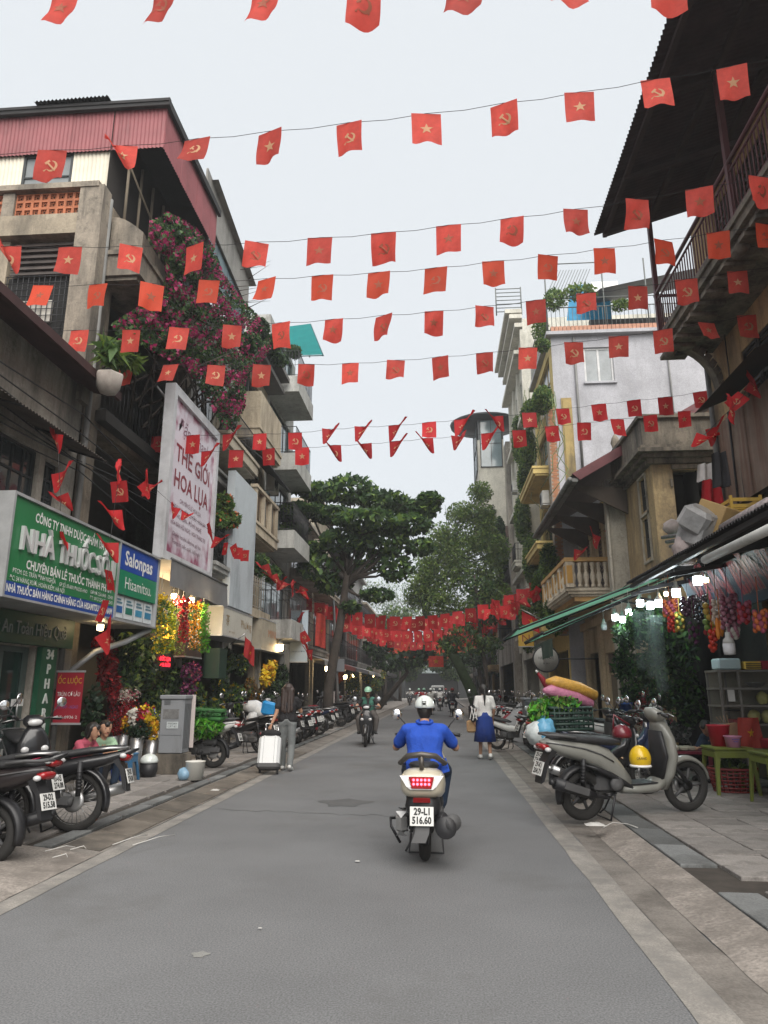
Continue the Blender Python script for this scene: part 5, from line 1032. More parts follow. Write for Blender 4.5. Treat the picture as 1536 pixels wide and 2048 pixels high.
rows = [  # depth left/right, string points (pixels of the flag tops), first emblem, style
    ('nearest', 4.8, 4.8, [(132, -12), (330, -18), (532, -24), (728, -28), (930, -34), (1132, -46), (1335, -60)], 0, 'rd', {}),
    ('second', 6.4, 6.4, [(105, 300), (248, 291), (395, 277), (540, 262), (698, 245), (852, 227), (1007, 206), (1158, 184), (1310, 158), (1463, 132)], 1, 'r', {1: 'f'}),
    ('third', 7.7, 7.7, [(20, 492), (141, 493), (263, 491), (390, 489), (514, 484), (640, 475), (767, 465), (897, 450), (1024, 435), (1151, 418), (1274, 398), (1398, 375), (1520, 353)], 1, 'r', {0: 'f'}),
    ('fourth', 8.6, 8.6, [(87, 570), (197, 568), (305, 567), (419, 560), (534, 557), (645, 550), (758, 544), (872, 535), (986, 522), (1096, 510), (1208, 496), (1326, 480), (1436, 463), (1530, 448)], 0, 'o', {}),
    ('fifth', 9.6, 9.6, [(56, 659), (160, 660), (263, 659), (359, 655), (465, 650), (562, 645), (668, 638), (768, 630), (868, 622), (969, 612), (1071, 600), (1172, 586), (1275, 572), (1372, 558), (1474, 542)], 0, 'r', {}),
    ('sixth', 11.0, 11.0, [(77, 724), (160, 726), (249, 728), (342, 729), (433, 730), (524, 729), (613, 728), (701, 726), (792, 720), (880, 713), (969, 705), (1056, 695), (1147, 684), (1237, 672), (1325, 659), (1412, 645), (1494, 630)], 1, 'r', {}),
    ('seventh', 13.3, 15.0, [(253, 873), (318, 872), (386, 870), (458, 868), (520, 867), (590, 865), (657, 858), (722, 853), (790, 850), (858, 844), (923, 838), (993, 832), (1058, 825), (1125, 817), (1197, 808), (1267, 800), (1330, 794), (1400, 783)], 0, 'd', {3: 'f', 6: 'f', 7: 'f', 8: 'f', 10: 'f', 11: 'f'}),
    ('eighth', 13.9, 15.4, [(280, 907), (345, 905), (415, 902), (473, 900), (537, 897), (604, 895), (668, 890), (730, 887), (792, 882), (853, 876), (914, 872), (976, 866), (1038, 860), (1103, 852), (1168, 845), (1234, 838), (1300, 830), (1368, 822)], 1, 'd', {2: 'f', 6: 'f', 7: 'f', 8: 'f', 9: 'f', 10: 'f', 11: 'f'})]
for nm, ya, yb, tops, e0, st, folds in rows:
    P = [atY(x, y, ya + (yb - ya) * max(0, min(1, x / 1536))) for x, y in tops]
    e = (P[1] - P[0]); e2 = (P[-1] - P[-2]); a_ = P[0] - e * max(0.3, (P[0].x + 6.0) / e.x); z_ = P[-1] + e2 * max(.3, (5.25 - P[-1].x) / e2.x)
    if nm in ('seventh', 'eighth'): a_ = P[0] - e * .25
    full = [a_] + P + [z_]; sg = [full[0]]
    for i in range(1, len(full)): m_ = full[i - 1].lerp(full[i], .5); m_.z -= .025; sg += [m_, full[i]]
    string(sg, nm + ' thin string of red flags counted from the front')
    for i, p in enumerate(P):
        k = ('star', 'hammer and sickle')[(i + e0) % 2]; s = st
        if nm == 'third' and i > 3: s = 'rd'
        if nm == 'fifth' and 4 < i < 12: s = 'rd'
        if nm == 'sixth' and 5 < i < 11: s = 'rd'
        ms = VAR[(s, k, 'f') if i in folds else (s, k)]
        flag(p - Vector((0, 0, .002)), random.choice(ms), 'red %s flag%s, %s from left on the %s string' % (k, ' blown folded' if i in folds else '', ORD[i], nm), 'flags on the strings across the street', random.gauss(0, .22), random.gauss(.0, .04 if nm == 'nearest' else .11), random.uniform(.93, 1.07), math.atan2(-e.z, e.x) * .6)
# flags hanging down the fronts of the houses
def hang(pts, where, word, Yd=None, X=None, sc=.8, st='d'):
    P = [atX(x, y, X) if X is not None else atY(x, y, Yd) for x, y in pts]; string(P, 'slack string of small flags ' + where)
    for i, p in enumerate(P):
        k = ('star', 'hammer and sickle')[i % 2]; o = flag(p - Vector((0, 0, .003)), random.choice(VAR[st, k, 'f'] + VAR[st, k][:1]), 'crumpled flag, %s from %s on the slack string %s' % (ORD[i], word, where), 'flags hanging slack along the house fronts', random.uniform(-1.2, 1.2), random.gauss(0, .3), sc, random.gauss(0, .4))
hang([(115, 868), (118, 945), (122, 990), (120, 1062)], 'by the grey wall', 'top', Yd=9.2, sc=.75)
hang([(238, 932), (237, 962), (228, 1020), (220, 1085), (216, 1140), (212, 1200), (205, 1265)], 'crossing the green pharmacy sign', 'top', Yd=9.6, sc=.8)
hang([(285, 965), (300, 968), (352, 1015), (372, 1025), (418, 1060), (438, 1075), (452, 1085), (466, 1090), (478, 1095), (490, 1100)], 'beneath the billboard', 'left', X=-4.9, sc=.75)
hang([(528, 1130), (545, 1150), (560, 1160), (572, 1165), (586, 1172), (598, 1178), (605, 1182)], 'before the beige balcony house', 'left', X=-4.8, sc=1.0)
hang([(598, 1235), (602, 1265), (610, 1285), (618, 1300)], 'before the pale blue banner', 'top', Yd=25, sc=1.1)
hang([(1495, 768), (1488, 790), (1465, 815), (1408, 870), (1425, 855)], 'by the rusty sheet wall', 'right', Yd=10.5, sc=.75)
hang([(1240, 1035), (1216, 1055), (1192, 1070), (1158, 1100)], 'over the ochre balcony', 'right', Yd=20.5, sc=1.0)
hang([(1088, 1165), (1078, 1175), (1066, 1180), (1040, 1200), (1028, 1205), (1010, 1212), (995, 1215), (978, 1218)], 'beyond the ochre balcony', 'right', Yd=27, sc=1.2)
# dense rows far up the street
frows = []
for k in range(17):
    Yd = 30 + 3.6 * k; za = 4.35 + .2 * math.sin(k * 2.1) + .012 * (Yd - 30); frows.append((Yd, za))
mass = B(); fi = 0
for k, (Yd, za) in enumerate(frows):
    n = 19; x0, x1 = -5.6 + .08 * k, 4.0 + .3 * math.sin(k)
    P = [Vector((x0 + (x1 - x0) * i / (n - 1), Yd + .5 * math.sin(k + i * .2), za + .55 * (2 * i / (n - 1) - 1) ** 2 + .9 * (i / (n - 1)) ** 3 + .35 * (1 - i / (n - 1)) ** 3)) for i in range(n)]
    string(P, 'far string of dense red flags, %s one beyond the spreading tree' % ORD[k], .006)
    for i, p in enumerate(P):
        st = 'd' if k < 6 else 'o'; kd = ('star', 'hammer and sickle')[(i + k) % 2]; me_ = random.choice(VAR[st, kd])  # farther rows orange red: light through the cloth put into the colour
        if NF < 296: flag(p, me_, 'small red %s flag, %s from left in the %s dense far row' % (kd, ORD[i], ORD[k]), 'dense flag rows far up the street', random.gauss(0, .3), random.gauss(0, .2), 1.5)
        else:
            c, s_ = math.cos(.3 * math.sin(i * 7 + k)), math.sin(.3 * math.sin(i * 7 + k))
            mass.add([(p.x + 1.6 * (v.co.x * c - v.co.y * s_), p.y + 1.6 * (v.co.x * s_ + v.co.y * c), p.z + 1.6 * v.co.z) for v in me_.vertices], [list(f.vertices) for f in me_.polygons])
ob('flag_mass', mass, ora, None, 'mass of small orange red flags at the far end of the street', 'flags', kind='stuff')
# larger flags on poles
def big_flag(pos, w, h, label, rz=0, droop=0.0, pole=None):
    t = thing('national_flag', pos, label, 'flag'); P = Vector(pos)
    b = B(); b.grid(lambda u, v: (P.x + w * (u - .5) * math.cos(rz) - .03 * math.sin(9 * u + 2 * v) * math.sin(rz), P.y + w * (u - .5) * math.sin(rz) + .04 * math.sin(8 * u + 3 * v), P.z - h * v - droop * w * u), 10, 8); ob('cloth', b, redf if droop < .3 else redd, t)
    pts = [(.5 + (.2 if k % 2 == 0 else .08) * math.cos(math.pi / 2 + k * math.pi / 5), .5 - (.2 if k % 2 == 0 else .08) * math.sin(math.pi / 2 + k * math.pi / 5) * w / h) for k in range(10)]; b = B()
    Sx = lambda u, v, o: (P.x + w * (u - .5) * math.cos(rz), P.y + w * (u - .5) * math.sin(rz) + .04 * math.sin(8 * u + 3 * v) + o, P.z - h * v - droop * w * u)
    for o in (-.012, .012): b.add([Sx(p[0], p[1], o) for p in pts] + [Sx(.5, .5, o)], [(i, (i + 1) % 10, 10) for i in range(10)])
    ob('star', b, M('yellow_star', (0.75, 0.45, 0.02), 0.6, trans=.3, var=.05), t)
    if pole: b = B(); b.tube([pole, (P.x - w / 2 * math.cos(rz), P.y - w / 2 * math.sin(rz), P.z + .05)], .018, 6); ob('pole', b, steel, t)
big_flag(px(872, 1312, 42), .85, .62, 'flat red flag with yellow star hanging over mid street', .05)
big_flag(px(1062, 1222, 27.5), .75, .5, 'drooping red star flag above the green awning', .3, .5, (4.2, 27.5, 3.9))
big_flag(px(500, 1272, 18.0), .3, .5, 'folded red flag hanging beside the boxy white sign', .9, .9, (-5.3, 18.0, 2.6))
big_flag(px(642, 1225, 28.0), .5, 1.3, 'long dark red banner flag behind the leaning tree trunk', .9, .2)
# ================================================================ MOTORBIKES
skinm = M('skin', (0.36, 0.20, 0.13), 0.55, var=0.06, spec=0.3); hairm = M('black_hair', (0.014, 0.011, 0.01), 0.45, var=0.3, scale=30); hairb = M('brown_hair', (0.03, 0.017, 0.013), 0.45, var=0.35, scale=25)
lampr = M('tail_lamp_red', (0.25, 0.008, 0.01), 0.2, var=0.05, coat=.5); lamplit = M('lit_tail_led', (1.0, 0.03, 0.05), 0.3, var=0, emit=5); clear = M('clear_lens', (0.5, 0.5, 0.5), 0.08, var=0.05, coat=.6); platem = M('plate_white', (0.62, 0.62, 0.60), 0.5, var=0.06)
platek = M('plate_black', (0.02, 0.02, 0.02), 0.5, var=0); seatm = M('seat_vinyl', (0.022, 0.022, 0.024), 0.55, var=0.2, bump=.15, bscale=90); greyp = M('grey_plastic', (0.07, 0.07, 0.072), 0.6, var=0.15)
def paint(n, c, r=.28): return M('paint_' + n, c, r, var=0.06, scale=5, coat=.5, stain=.1, stain_rgb=(.05, .045, .04), streak=0)
def wheel(parent, x, r, w, spokes, style, rimm):
    b = B(); pr = [(r - w * .55 + w * .55 * math.cos(a), w * .5 * math.sin(a)) for a in [2 * math.pi * k / 10 for k in range(11)]]
    b.lathe([(q[0], q[1]) for q in pr], 36, (x, 0, r), 'y', caps=False); wl = ob('wheel', b, blackr, parent)
    b = B(); ri = r - w * 1.0
    b.lathe([(ri, -w * .3), (ri + .012, -w * .3), (ri + .012, w * .3), (ri, w * .3), (ri, -w * .3)], 32, (x, 0, r), 'y', caps=False)
    for k in range(spokes):
        a = 2 * math.pi * k / spokes; c, s = math.cos(a), math.sin(a)
        if style == 'cast': b.tube([(x + .03 * c, 0, r + .03 * s), (x + ri * c, 0, r + ri * s)], [.022, .014], 6)
        else: a2 = a + (.5 if k % 2 else -.5); b.tube([(x + .03 * math.cos(a2), .02 * (-1) ** (k // 2), r + .03 * math.sin(a2)), (x + ri * c, 0, r + ri * s)], .0028, 3)
    ob('rim', b, rimm, wl); b = B(); b.lathe([(.0, -.05), (.05, -.05), (.055, 0), (.05, .05), (.0, .05)], 14, (x, 0, r), 'y'); ob('hub', b, darkmetal, wl)
    b = B(); b.lathe([(.06, .055), (.10, .055), (.10, .06), (.06, .06)], 20, (x, 0, r), 'y'); ob('brake_disc', b, steel, wl); return wl
def arc_fender(parent, x, r, R0, a0, a1, hw, m, name='front_fender'):
    b = B(); n = 12; rings = []
    for k in range(n + 1):
        a = R_(a0 + (a1 - a0) * k / n); t = 1 - .35 * abs(2 * k / n - 1) ** 2
        rings.append([(x + (R0 - d) * math.cos(a), yy * t, r + (R0 - d) * math.sin(a)) for yy, d in ((-hw, .05), (-hw * .8, .01), (0, -.006), (hw * .8, .01), (hw, .05), (hw * .8, .03), (0, .012), (-hw * .8, .03))])
    b.loft(rings, 0, True, True, True); return ob(name, b, m, parent)
def plate(parent, c, lines, tilt=20, w=.19, h=.14):
    """number plate facing backwards (-x)"""
    a = R_(tilt); b = B(); T = lambda u, v, ww: (c[0] - ww * math.cos(a) + v * math.sin(a), c[1] - u, c[2] + v * math.cos(a) + ww * math.sin(a))
    b.T = T; b.box(-w / 2, w / 2, -h / 2, h / 2, 0, .006); p = ob('number_plate', b, platem, parent)
    for s_, v in zip(lines, (h * .23, -h * .23)): text('plate_digits', s_, h * .5, platek, p, T, 0, v, .0075, width=w * (.68 if v > 0 else .82), thick=.003)
    return p
def bike(name, label, body, style='scooter', accent=None, plate_t=None, lit=False, loc=(0, 0, 0), mirrors=True, group='parked motorbikes', seat=None, cast=True, cover=None):
    t = thing(name, (0, 0, 0), label, 'motorbike', group); sc = style == 'scooter'; rr, rf, wb = (.255, .275, 1.27) if sc else (.285, .285, 1.23); ac = accent or black; rim = greyp if cast else steel
    wheel(t, 0, rr, .10 if sc else .075, 5 if cast else 28, 'cast' if cast else 'wire', rim); wheel(t, wb, rf, .085 if sc else .07, 5 if cast else 28, 'cast' if cast else 'wire', rim)
    b = B()
    if sc: b.loftx([(-.45, .80, .015, .03), (-.38, .78, .05, .085), (-.25, .745, .085, .125), (-.05, .70, .105, .15), (.15, .635, .135, .16), (.30, .545, .165, .155), (.42, .44, .15, .14), (.52, .36, .09, .12)], 16)
    else: b.loftx([(-.54, .80, .012, .025), (-.42, .75, .04, .07), (-.25, .69, .06, .10), (0, .63, .075, .115), (.2, .57, .085, .11), (.4, .51, .085, .085), (.62, .50, .07, .06), (.85, .62, .08, .06), (.96, .78, .07, .06)], 14)
    ob('body', b, body, t)
    b = B()
    if sc: b.loftx([(-.36, .835, .012, .06), (-.28, .845, .03, .11), (-.1, .825, .04, .135), (.12, .80, .045, .14), (.34, .775, .045, .12), (.45, .755, .03, .08)], 14)
    else: b.loftx([(-.42, .815, .012, .06), (-.3, .80, .03, .10), (-.05, .755, .04, .12), (.15, .715, .04, .12), (.34, .69, .035, .085), (.44, .67, .02, .05)], 14)
    ob('seat', b, seat or seatm, t)
    if sc:
        b = B(); b.loftx([(.42, .30, .05, .135), (.6, .285, .05, .145), (.82, .29, .055, .145), (.95, .34, .07, .12)], 12); ob('footboard', b, body, t)
        b = B(); b.box(.50, .84, -.12, .12, .336, .345); ob('floor_mat', b, black, t)
        b = B(); b.loftx([(-.02, .565, .01, .14), (.12, .52, .035, .166), (.28, .45, .05, .168), (.42, .37, .05, .152), (.52, .315, .03, .146)], 12); ob('lower_trim', b, black, t)
        for s in (1, -1): b = B(); b.tube([(-.42, s * .07, .80), (-.25, s * .128, .775), (-.02, s * .156, .73), (.16, s * .164, .665), (.30, s * .157, .585)], .007, 5); ob('side_trim', b, greyp, t)
        b = B(); b.loftz([(.26, .94, .06, .10), (.42, 1.0, .06, .17), (.60, 1.03, .06, .205), (.78, 1.02, .065, .185), (.90, .99, .075, .125), (.96, .97, .06, .08)], 16); ob('leg_shield', b, body, t)
        b = B(); b.loftz([(.34, .915, .03, .10), (.6, .955, .03, .16), (.86, .935, .035, .11)], 12); ob('inner_shield', b, ac, t)
        b = B(); b.loftz([(.955, .955, .06, .08), (1.0, .955, .09, .125), (1.06, .93, .085, .12), (1.10, .90, .03, .07)], 14); ob('handlebar_cowl', b, body, t)
        b = B(); b.ball((1.015, 0, 1.01), (.05, .09, .045)); ob('headlight', b, clear, t)
        for s in (1, -1): b = B(); b.ball((1.075, s * .11, .70), (.025, .05, .04), 10, k=5); ob('indicator', b, clear, t)
    else:
        b = B(); b.loftz([(.38, .80, .02, .10), (.52, .88, .03, .165), (.70, .965, .03, .17), (.84, 1.0, .04, .12), (.92, .99, .03, .08)], 14); ob('leg_shield', b, body, t)
        b = B(); b.loftz([(.92, .985, .05, .06), (.97, .985, .075, .11), (1.03, .96, .07, .10), (1.06, .94, .03, .06)], 14); ob('handlebar_cowl', b, ac, t)
        b = B(); b.ball((1.045, 0, .985), (.035, .085, .045)); ob('headlight', b, clear, t)
        for s in (1, -1): b = B(); b.ball((1.0, s * .12, .80), (.025, .045, .03), 10, k=5); ob('indicator', b, clear, t)
    b = B(); b.tube([(.86, -.34, 1.03), (.90, -.18, 1.055), (.92, 0, 1.03), (.90, .18, 1.055), (.86, .34, 1.03)], .012, 8); hb = ob('handlebar', b, darkmetal, t)
    for s in (1, -1):
        b = B(); b.tube([(.86, s * .34, 1.03), (.875, s * .23, 1.045)], .019, 8); ob('grip', b, black, hb)
        b = B(); b.tube([(.90, s * .19, 1.05), (.93, s * .25, 1.055), (.92, s * .36, 1.035)], .006, 5); ob('brake_lever', b, steel, hb)
        if mirrors:
            b = B(); b.tube([(.89, s * .19, 1.06), (.90, s * .24, 1.14), (.88, s * .31, 1.22)], .007, 6)
            mm = ob('mirror', b, black, hb); b = B(); b.lathe([(.01, -.012), (.055, -.01), (.06, .004), (.052, .006)], 16, (.88, s * .33, 1.235), 'x'); ob('mirror_head', b, chrome, t)
    b = B()
    for s in (1, -1): b.tube([(1.0, s * .065, .62), (wb, s * .065, rf)], .022 if sc else .019, 8)
    b.tube([(.96, 0, .95), (1.02, 0, .6)], .03, 8); ob('fork', b, steel if not sc else darkmetal, t)
    arc_fender(t, wb, rf, rf + .03, 10, 150, .065 if sc else .055, body if sc else ac)
    arc_fender(t, 0, rr, rr + .045, 60, 195, .07, ac, 'rear_fender')
    b = B(); b.cbox((.30, .03, .36), (.34, .20, .20), bev=.04); b.cbox((.22, .10, .30), (.42, .09, .14), bev=.03); b.lathe([(.0, .13), (.08, .13), (.085, .16), (.05, .175), (0, .175)], 16, (.33, 0, .32), 'y')
    b.lathe([(.0, -.11), (.07, -.11), (.075, -.15), (.04, -.165), (0, -.165)], 14, (.33, 0, .36), 'y')
    if not sc:
        for k in range(5): b.cbox((.50 + .03 * k, 0, .38), (.012, .15, .14))
        b.tube([(0, .09, rr), (.35, .09, .33)], .05, 8)
    else: b.cbox((.02, .11, .32), (.34, .06, .13), bev=.03); b.cbox((.06, .12, .46), (.28, .09, .12), bev=.03)
    ob('engine', b, greyp, t)
    b = B(); b.tube([(.34, -.09, .27), (.2, -.13, .235), (.05, -.15, .27), (-.02, -.155, .29)], .018, 8); b.tube([(-.0, -.155, .285), (.06, -.155, .27), (-.1, -.16, .32), (-.40, -.165, .42)][1:], [.03, .052, .058], 12); b.tube([(-.40, -.165, .42), (-.45, -.165, .435)], .03, 8); ob('exhaust', b, black if sc else steel, t)
    b = B(); b.cbox((-.18, -.225, .36), (.28, .012, .07), Euler((0, R_(18), 0))); ob('heat_shield', b, greyp, t)
    for s in (1, -1): b = B(); b.tube([(-.02, s * .11, .66), (-.05, s * .11, .34)], [.026, .026], 8); [b.lathe([(.02, 0), (.034, .012), (.02, .024)], 10, (-.03 - .03 * (5 - k) / 8, s * .11, .40 + .03 * k)) for k in range(6)]; ob('shock_absorber', b, darkmetal, t)
    b = B(); b.prism([(-.36, -.07, .73), (-.46, -.07, .58), (-.50, -.07, .40), (-.46, -.07, .42), (-.40, -.07, .60), (-.28, -.07, .72)], (0, .14, 0)); ob('mudguard', b, black, t)
    b = B(); dz = 0 if sc else -.07; b.tube([(-.12, .15, .84 + dz), (-.30, .14, .87 + dz), (-.42, .08, .875 + dz), (-.43, 0, .88 + dz), (-.42, -.08, .875 + dz), (-.30, -.14, .87 + dz), (-.12, -.15, .84 + dz)], .014, 8); ob('grab_rail', b, greyp if sc else steel, t)
    b = B(); dz = 0 if sc else -.04; b.loftx([(-.475, .76 + dz, .018, .07), (-.455, .755 + dz, .035, .095), (-.40, .75 + dz, .035, .10)], 12); ob('tail_lamp', b, lampr, t)
    for s in (1, -1): b = B(); b.ball((-.43, s * .12, .735), (.035, .035, .025), 10, k=5); ob('rear_indicator', b, clear, t)
    plate(t, (-.487, 0, .545), plate_t or ('29-H%d' % random.randint(1, 9), '%d.%02d' % (random.randint(100, 899), random.randint(10, 99))))
    b = B(); b.tube([(.42, .08, .26), (.36, .17, .06), (.31, .2, .012)], .01, 6); b.tube([(.30, .14, .26), (.22, .16, .02), (.22, -.16, .02), (.30, -.14, .26)], .011, 6); ob('stand', b, darkmetal, t)
    b = B(); b.tube([(.16, .18, .28), (.16, .27, .28)], .014, 6); b.tube([(.16, -.18, .28), (.16, -.27, .28)], .014, 6); ob('footpeg', b, black, t)
    return t
def put(t, rear, heading, z=0.0, lean=3.0, sc=1.0, pitch=0.0):
    t.location = (rear[0], rear[1], z); t.rotation_euler = (R_(lean), -R_(pitch), R_(heading)); t.scale = (sc, sc, sc); WP[t.name] = Vector(t.location); return t
cream_p = paint('champagne', (0.46, 0.42, 0.33)); grey_p = paint('matt_grey', (0.21, 0.21, 0.19), .38); dred_p = paint('dark_red', (0.09, 0.012, 0.014)); black_p = paint('black', (0.014, 0.014, 0.016)); red_p = paint('red', (0.30, 0.01, 0.02)); white_p = paint('white', (0.6, 0.6, 0.58)); blue_p = paint('dark_blue', (0.02, 0.03, 0.07)); silver_p = paint('silver', (0.35, 0.35, 0.36))
# --- the champagne scooter ridden away from us
hero = bike('scooter', 'champagne scooter with lit red tail lamp ridden by the man in blue', cream_p, plate_t=('29-L1', '516.60'), group=None)
for c in list(hero.children):
    if c.name.split('.')[0] in ('tail_lamp', 'rear_indicator', 'grab_rail', 'number_plate', 'mudguard'):
        for g in list(c.children): bpy.data.objects.remove(g)
        bpy.data.objects.remove(c)
b = B(); b.loftx([(-.50, .70, .06, .13), (-.47, .70, .10, .165), (-.38, .70, .13, .19), (-.2, .68, .14, .20), (0, .66, .13, .19)], 18, e=3); ob('tail_cowl', b, cream_p, hero)
TB = lambda u, v, w: (-.505 - w, -u, v)
b = B(TB); b.prism([(-.19, .775, -.04), (.19, .775, -.04), (.13, .69, -.004), (.095, .665, .0), (-.095, .665, .0), (-.13, .69, -.004)], (0, 0, .02)); ob('lamp_surround', b, clear, hero)
b = B(TB); b.prism([(-.11, .77, .017), (.11, .77, .017), (.085, .675, .02), (-.085, .675, .02)], (0, 0, .008)); tl_ = ob('tail_lamp', b, lampr, hero)
for i in range(5):
    for j in range(2): b = B(TB); b.lathe([(.0, .026), (.010, .026), (.010, .032), (0, .032)], 10); b.v = []; b.f = []; b.m = []; b.sm = []; u, v = -.066 + .033 * i, .745 - .034 * j; b.poly([(u + .011 * math.cos(a), v + .011 * math.sin(a), .029) for a in [k * math.pi / 5 for k in range(10)]]); ob('led', b, lamplit, tl_)
b = B(TB); b.prism([(-.075, .56, -.02), (.075, .56, -.02), (.07, .60, .0), (-.07, .60, .0)], (0, 0, .02)); ob('reflector', b, lampr, hero)
b = B(); b.loftx([(-.47, .50, .09, .10), (-.40, .52, .12, .15), (-.2, .50, .13, .16)], 12); ob('rear_frame', b, black, hero)
b = B(); b.prism([(-.47, -.08, .50), (-.53, -.06, .32), (-.55, -.03, .25), (-.52, -.03, .26), (-.42, -.08, .5)], (0, .12, 0)); ob('mudguard', b, greyp, hero)
plate(hero, (-.525, 0, .455), ('29-L1', '516.60'), 8, .20, .15)
b = B(); b.tube([(-.05, .18, .83), (-.28, .20, .86), (-.42, .12, .93), (-.44, 0, .945), (-.42, -.12, .93), (-.28, -.20, .86), (-.05, -.18, .83)], [.018, .022, .026, .026, .026, .022, .018], 8); b.tube([(-.44, 0, .94), (-.45, 0, .82)], .02, 8); ob('grab_rail', b, M('bronze_rail', (0.10, 0.09, 0.08), .4, .5), hero)
b = B(); b.lathe([(0, -.30), (.085, -.30), (.095, -.26), (.095, -.14), (.07, -.13)], 20, (0, 0, 0), 'y'); b.v = []; b.f = []; b.m = []; b.sm = []
b.tube([(-.47, -.20, .36), (-.45, -.20, .36), (-.1, -.18, .29)], [.085, .095, .07], 18); ob('muffler', b, black, hero); b = B(); b.tube([(-.30, -.225, .38), (-.46, -.265, .40)], [.055, .07], 12); ob('muffler_cover', b, greyp, hero)
b = B(); b.cbox((-.2, .19, .36), (.32, .10, .20), bev=.05); ob('crankcase', b, M('cast_aluminium', (0.38, 0.38, 0.38), .45, .7), hero)
b = B(); b.tube([(.1, .2, .34), (-.05, .31, .36), (-.1, .30, .30), (-.08, .22, .16)], .013, 6); ob('kick_lever', b, black, hero)
put(hero, (-.16, 6.98), 88.5, 0.0, 0)
# --- parked bikes seen close
grey = bike('scooter', 'matt grey green scooter parked across the right kerb with yellow helmet on it', grey_p, plate_t=('29-K1', '204.71'), mirrors=False); put(grey, (1.60, 8.82), 20, .05, 3, 1.1, 1.5)
b1 = bike('scooter', 'black scooter with dark red sheen parked nearest at the left edge', paint('black_cherry', (0.016, 0.012, 0.013)), plate_t=('29-D2', '515.58')); put(b1, (-3.90, 6.36), 172, .03, 3, 1.0, 2)
b2 = bike('motorbike', 'black underbone motorbike with wire wheels and high tail', black_p, 'underbone', plate_t=('29-X5', '274.08'), cast=False, accent=black_p); put(b2, (-3.84, 7.66), 187, .06, 3, 1.06, 3)
b3 = dup(b2, label='black underbone motorbike squeezed between the two nearest parked bikes'); put(b3, (-4.2, 7.0), 178, .08, 3, 1.02, 1)
b4 = bike('scooter', 'black scooter facing the road by the pharmacy door', black_p); put(b4, (-5.62, 9.55), -48, PAVZ, 3)
rb = bike('motorbike', 'red and black motorbike loaded with white and blue bags', black_p, 'underbone', accent=red_p, cast=False)
b = B(); b.loftx([(.35, .32, .03, .13), (.6, .30, .03, .15), (.9, .34, .04, .12)], 10); ob('red_sill', b, red_p, rb); b = B(); b.loftx([(-.45, .74, .01, .072), (-.1, .655, .02, .118), (.2, .58, .02, .115)], 10); ob('red_stripe', b, red_p, rb); put(rb, (-3.95, 18.35), 172, PAVZ, 3, 1.04)
gs = bike('scooter', 'white and black scooter buried under green artificial grass mats', white_p); put(gs, (-4.2, 13.55), 176, PAVZ, 3)
cb_ = dup(b2, label='black motorbike with a green vegetable crate strapped on its seat'); put(cb_, (1.72, 10.25), 24, .08, 3, 1.0)
db = bike('motorbike', 'dark blue motorbike behind the grey scooter with bright round mirrors', blue_p, 'underbone', accent=black_p); put(db, (2.25, 11.4), 22, PAVZ, 3)
for i, (x, y, h, p) in enumerate(((2.0, 12.5, 26, b4), (2.3, 13.6, 18, b2), (2.1, 15.0, 28, b1), (2.3, 16.3, 22, b4), (2.2, 17.6, 24, b2))): put(dup(p, label='dark motorbike, %s of those packed behind the vegetable crate' % ORD[i]), (x, y), h, PAVZ, 3)
ws = bike('scooter', 'white retro scooter parked deepest by the flower shop door', white_p, accent=red_p); put(ws, (2.9, 13.6), 8, PAVZ, 3, 1.05)
wb_ = bike('motorbike', 'small white motorbike beside the woman in the blue skirt', white_p, 'underbone', accent=white_p, cast=False); put(wb_, (1.38, 18.6), -38, .05, 3)
dk = bike('scooter', 'dark scooter with a purple bag standing at the right kerb', black_p, plate_t=('29-B1', '607.44')); put(dk, (1.28, 26.5), 84, .02, 3, 1.12)
b = B(); b.ball((.35, -.25, .62), (.14, .13, .22)); ob('saddle_bag', b, M('purple_cloth', (0.09, 0.04, 0.16), .8, var=.2), dk); b = B(); b.cbox((-.15, 0, .98), (.5, .34, .22), bev=.05); ob('top_box', b, silver_p, dk)
sv = bike('scooter', 'silver scooter', silver_p); put(sv, (-4.1, 36.5), 160, PAVZ)
protos = [b4, b2, b1, rb, b2, sv, db, b4]
sv['label'] = 'silver scooter in the left kerb row beyond the leaning tree'
for i in range(19):                                               # the row along the left kerb
    y = 16.6 + i * .95 if i < 8 else 25.2 + (i - 8) * 1.6
    if abs(y - 18.4) < .9 or abs(y - 27) < .6 or abs(y - 36.5) < .6: continue
    p = protos[(i * 3 + 1) % 8]; o = dup(p, label='%s motorbike, %s of the row parked along the left kerb' % (('black', 'dark', 'dark red', 'red', 'black', 'silver', 'blue', 'black')[(i * 3 + 1) % 8], ORD[i]), group='motorbikes parked along the left kerb')
    put(o, (-3.95 + random.uniform(-.12, .12), y), 155 + random.uniform(-8, 10), PAVZ, random.choice((3, 4, -3)), random.uniform(.97, 1.06))
for i in range(20):                                               # the row along the right kerb
    y = 20.0 + i * 1.15 if i < 9 else 31 + (i - 9) * 2.2
    if abs(y - 38) < .9 or abs(y - 34) < .6: continue
    p = protos[(i * 5 + 2) % 8]; o = dup(p, label='%s motorbike, %s of the row parked along the right pavement' % (('black', 'dark', 'dark red', 'red', 'black', 'silver', 'blue', 'black')[(i * 5 + 2) % 8], ORD[i]), group='motorbikes parked along the right pavement')
    put(o, (2.5 + random.uniform(-.1, .2), y), 25 + random.uniform(-9, 12), PAVZ, random.choice((3, 4, -3)), random.uniform(.97, 1.06))

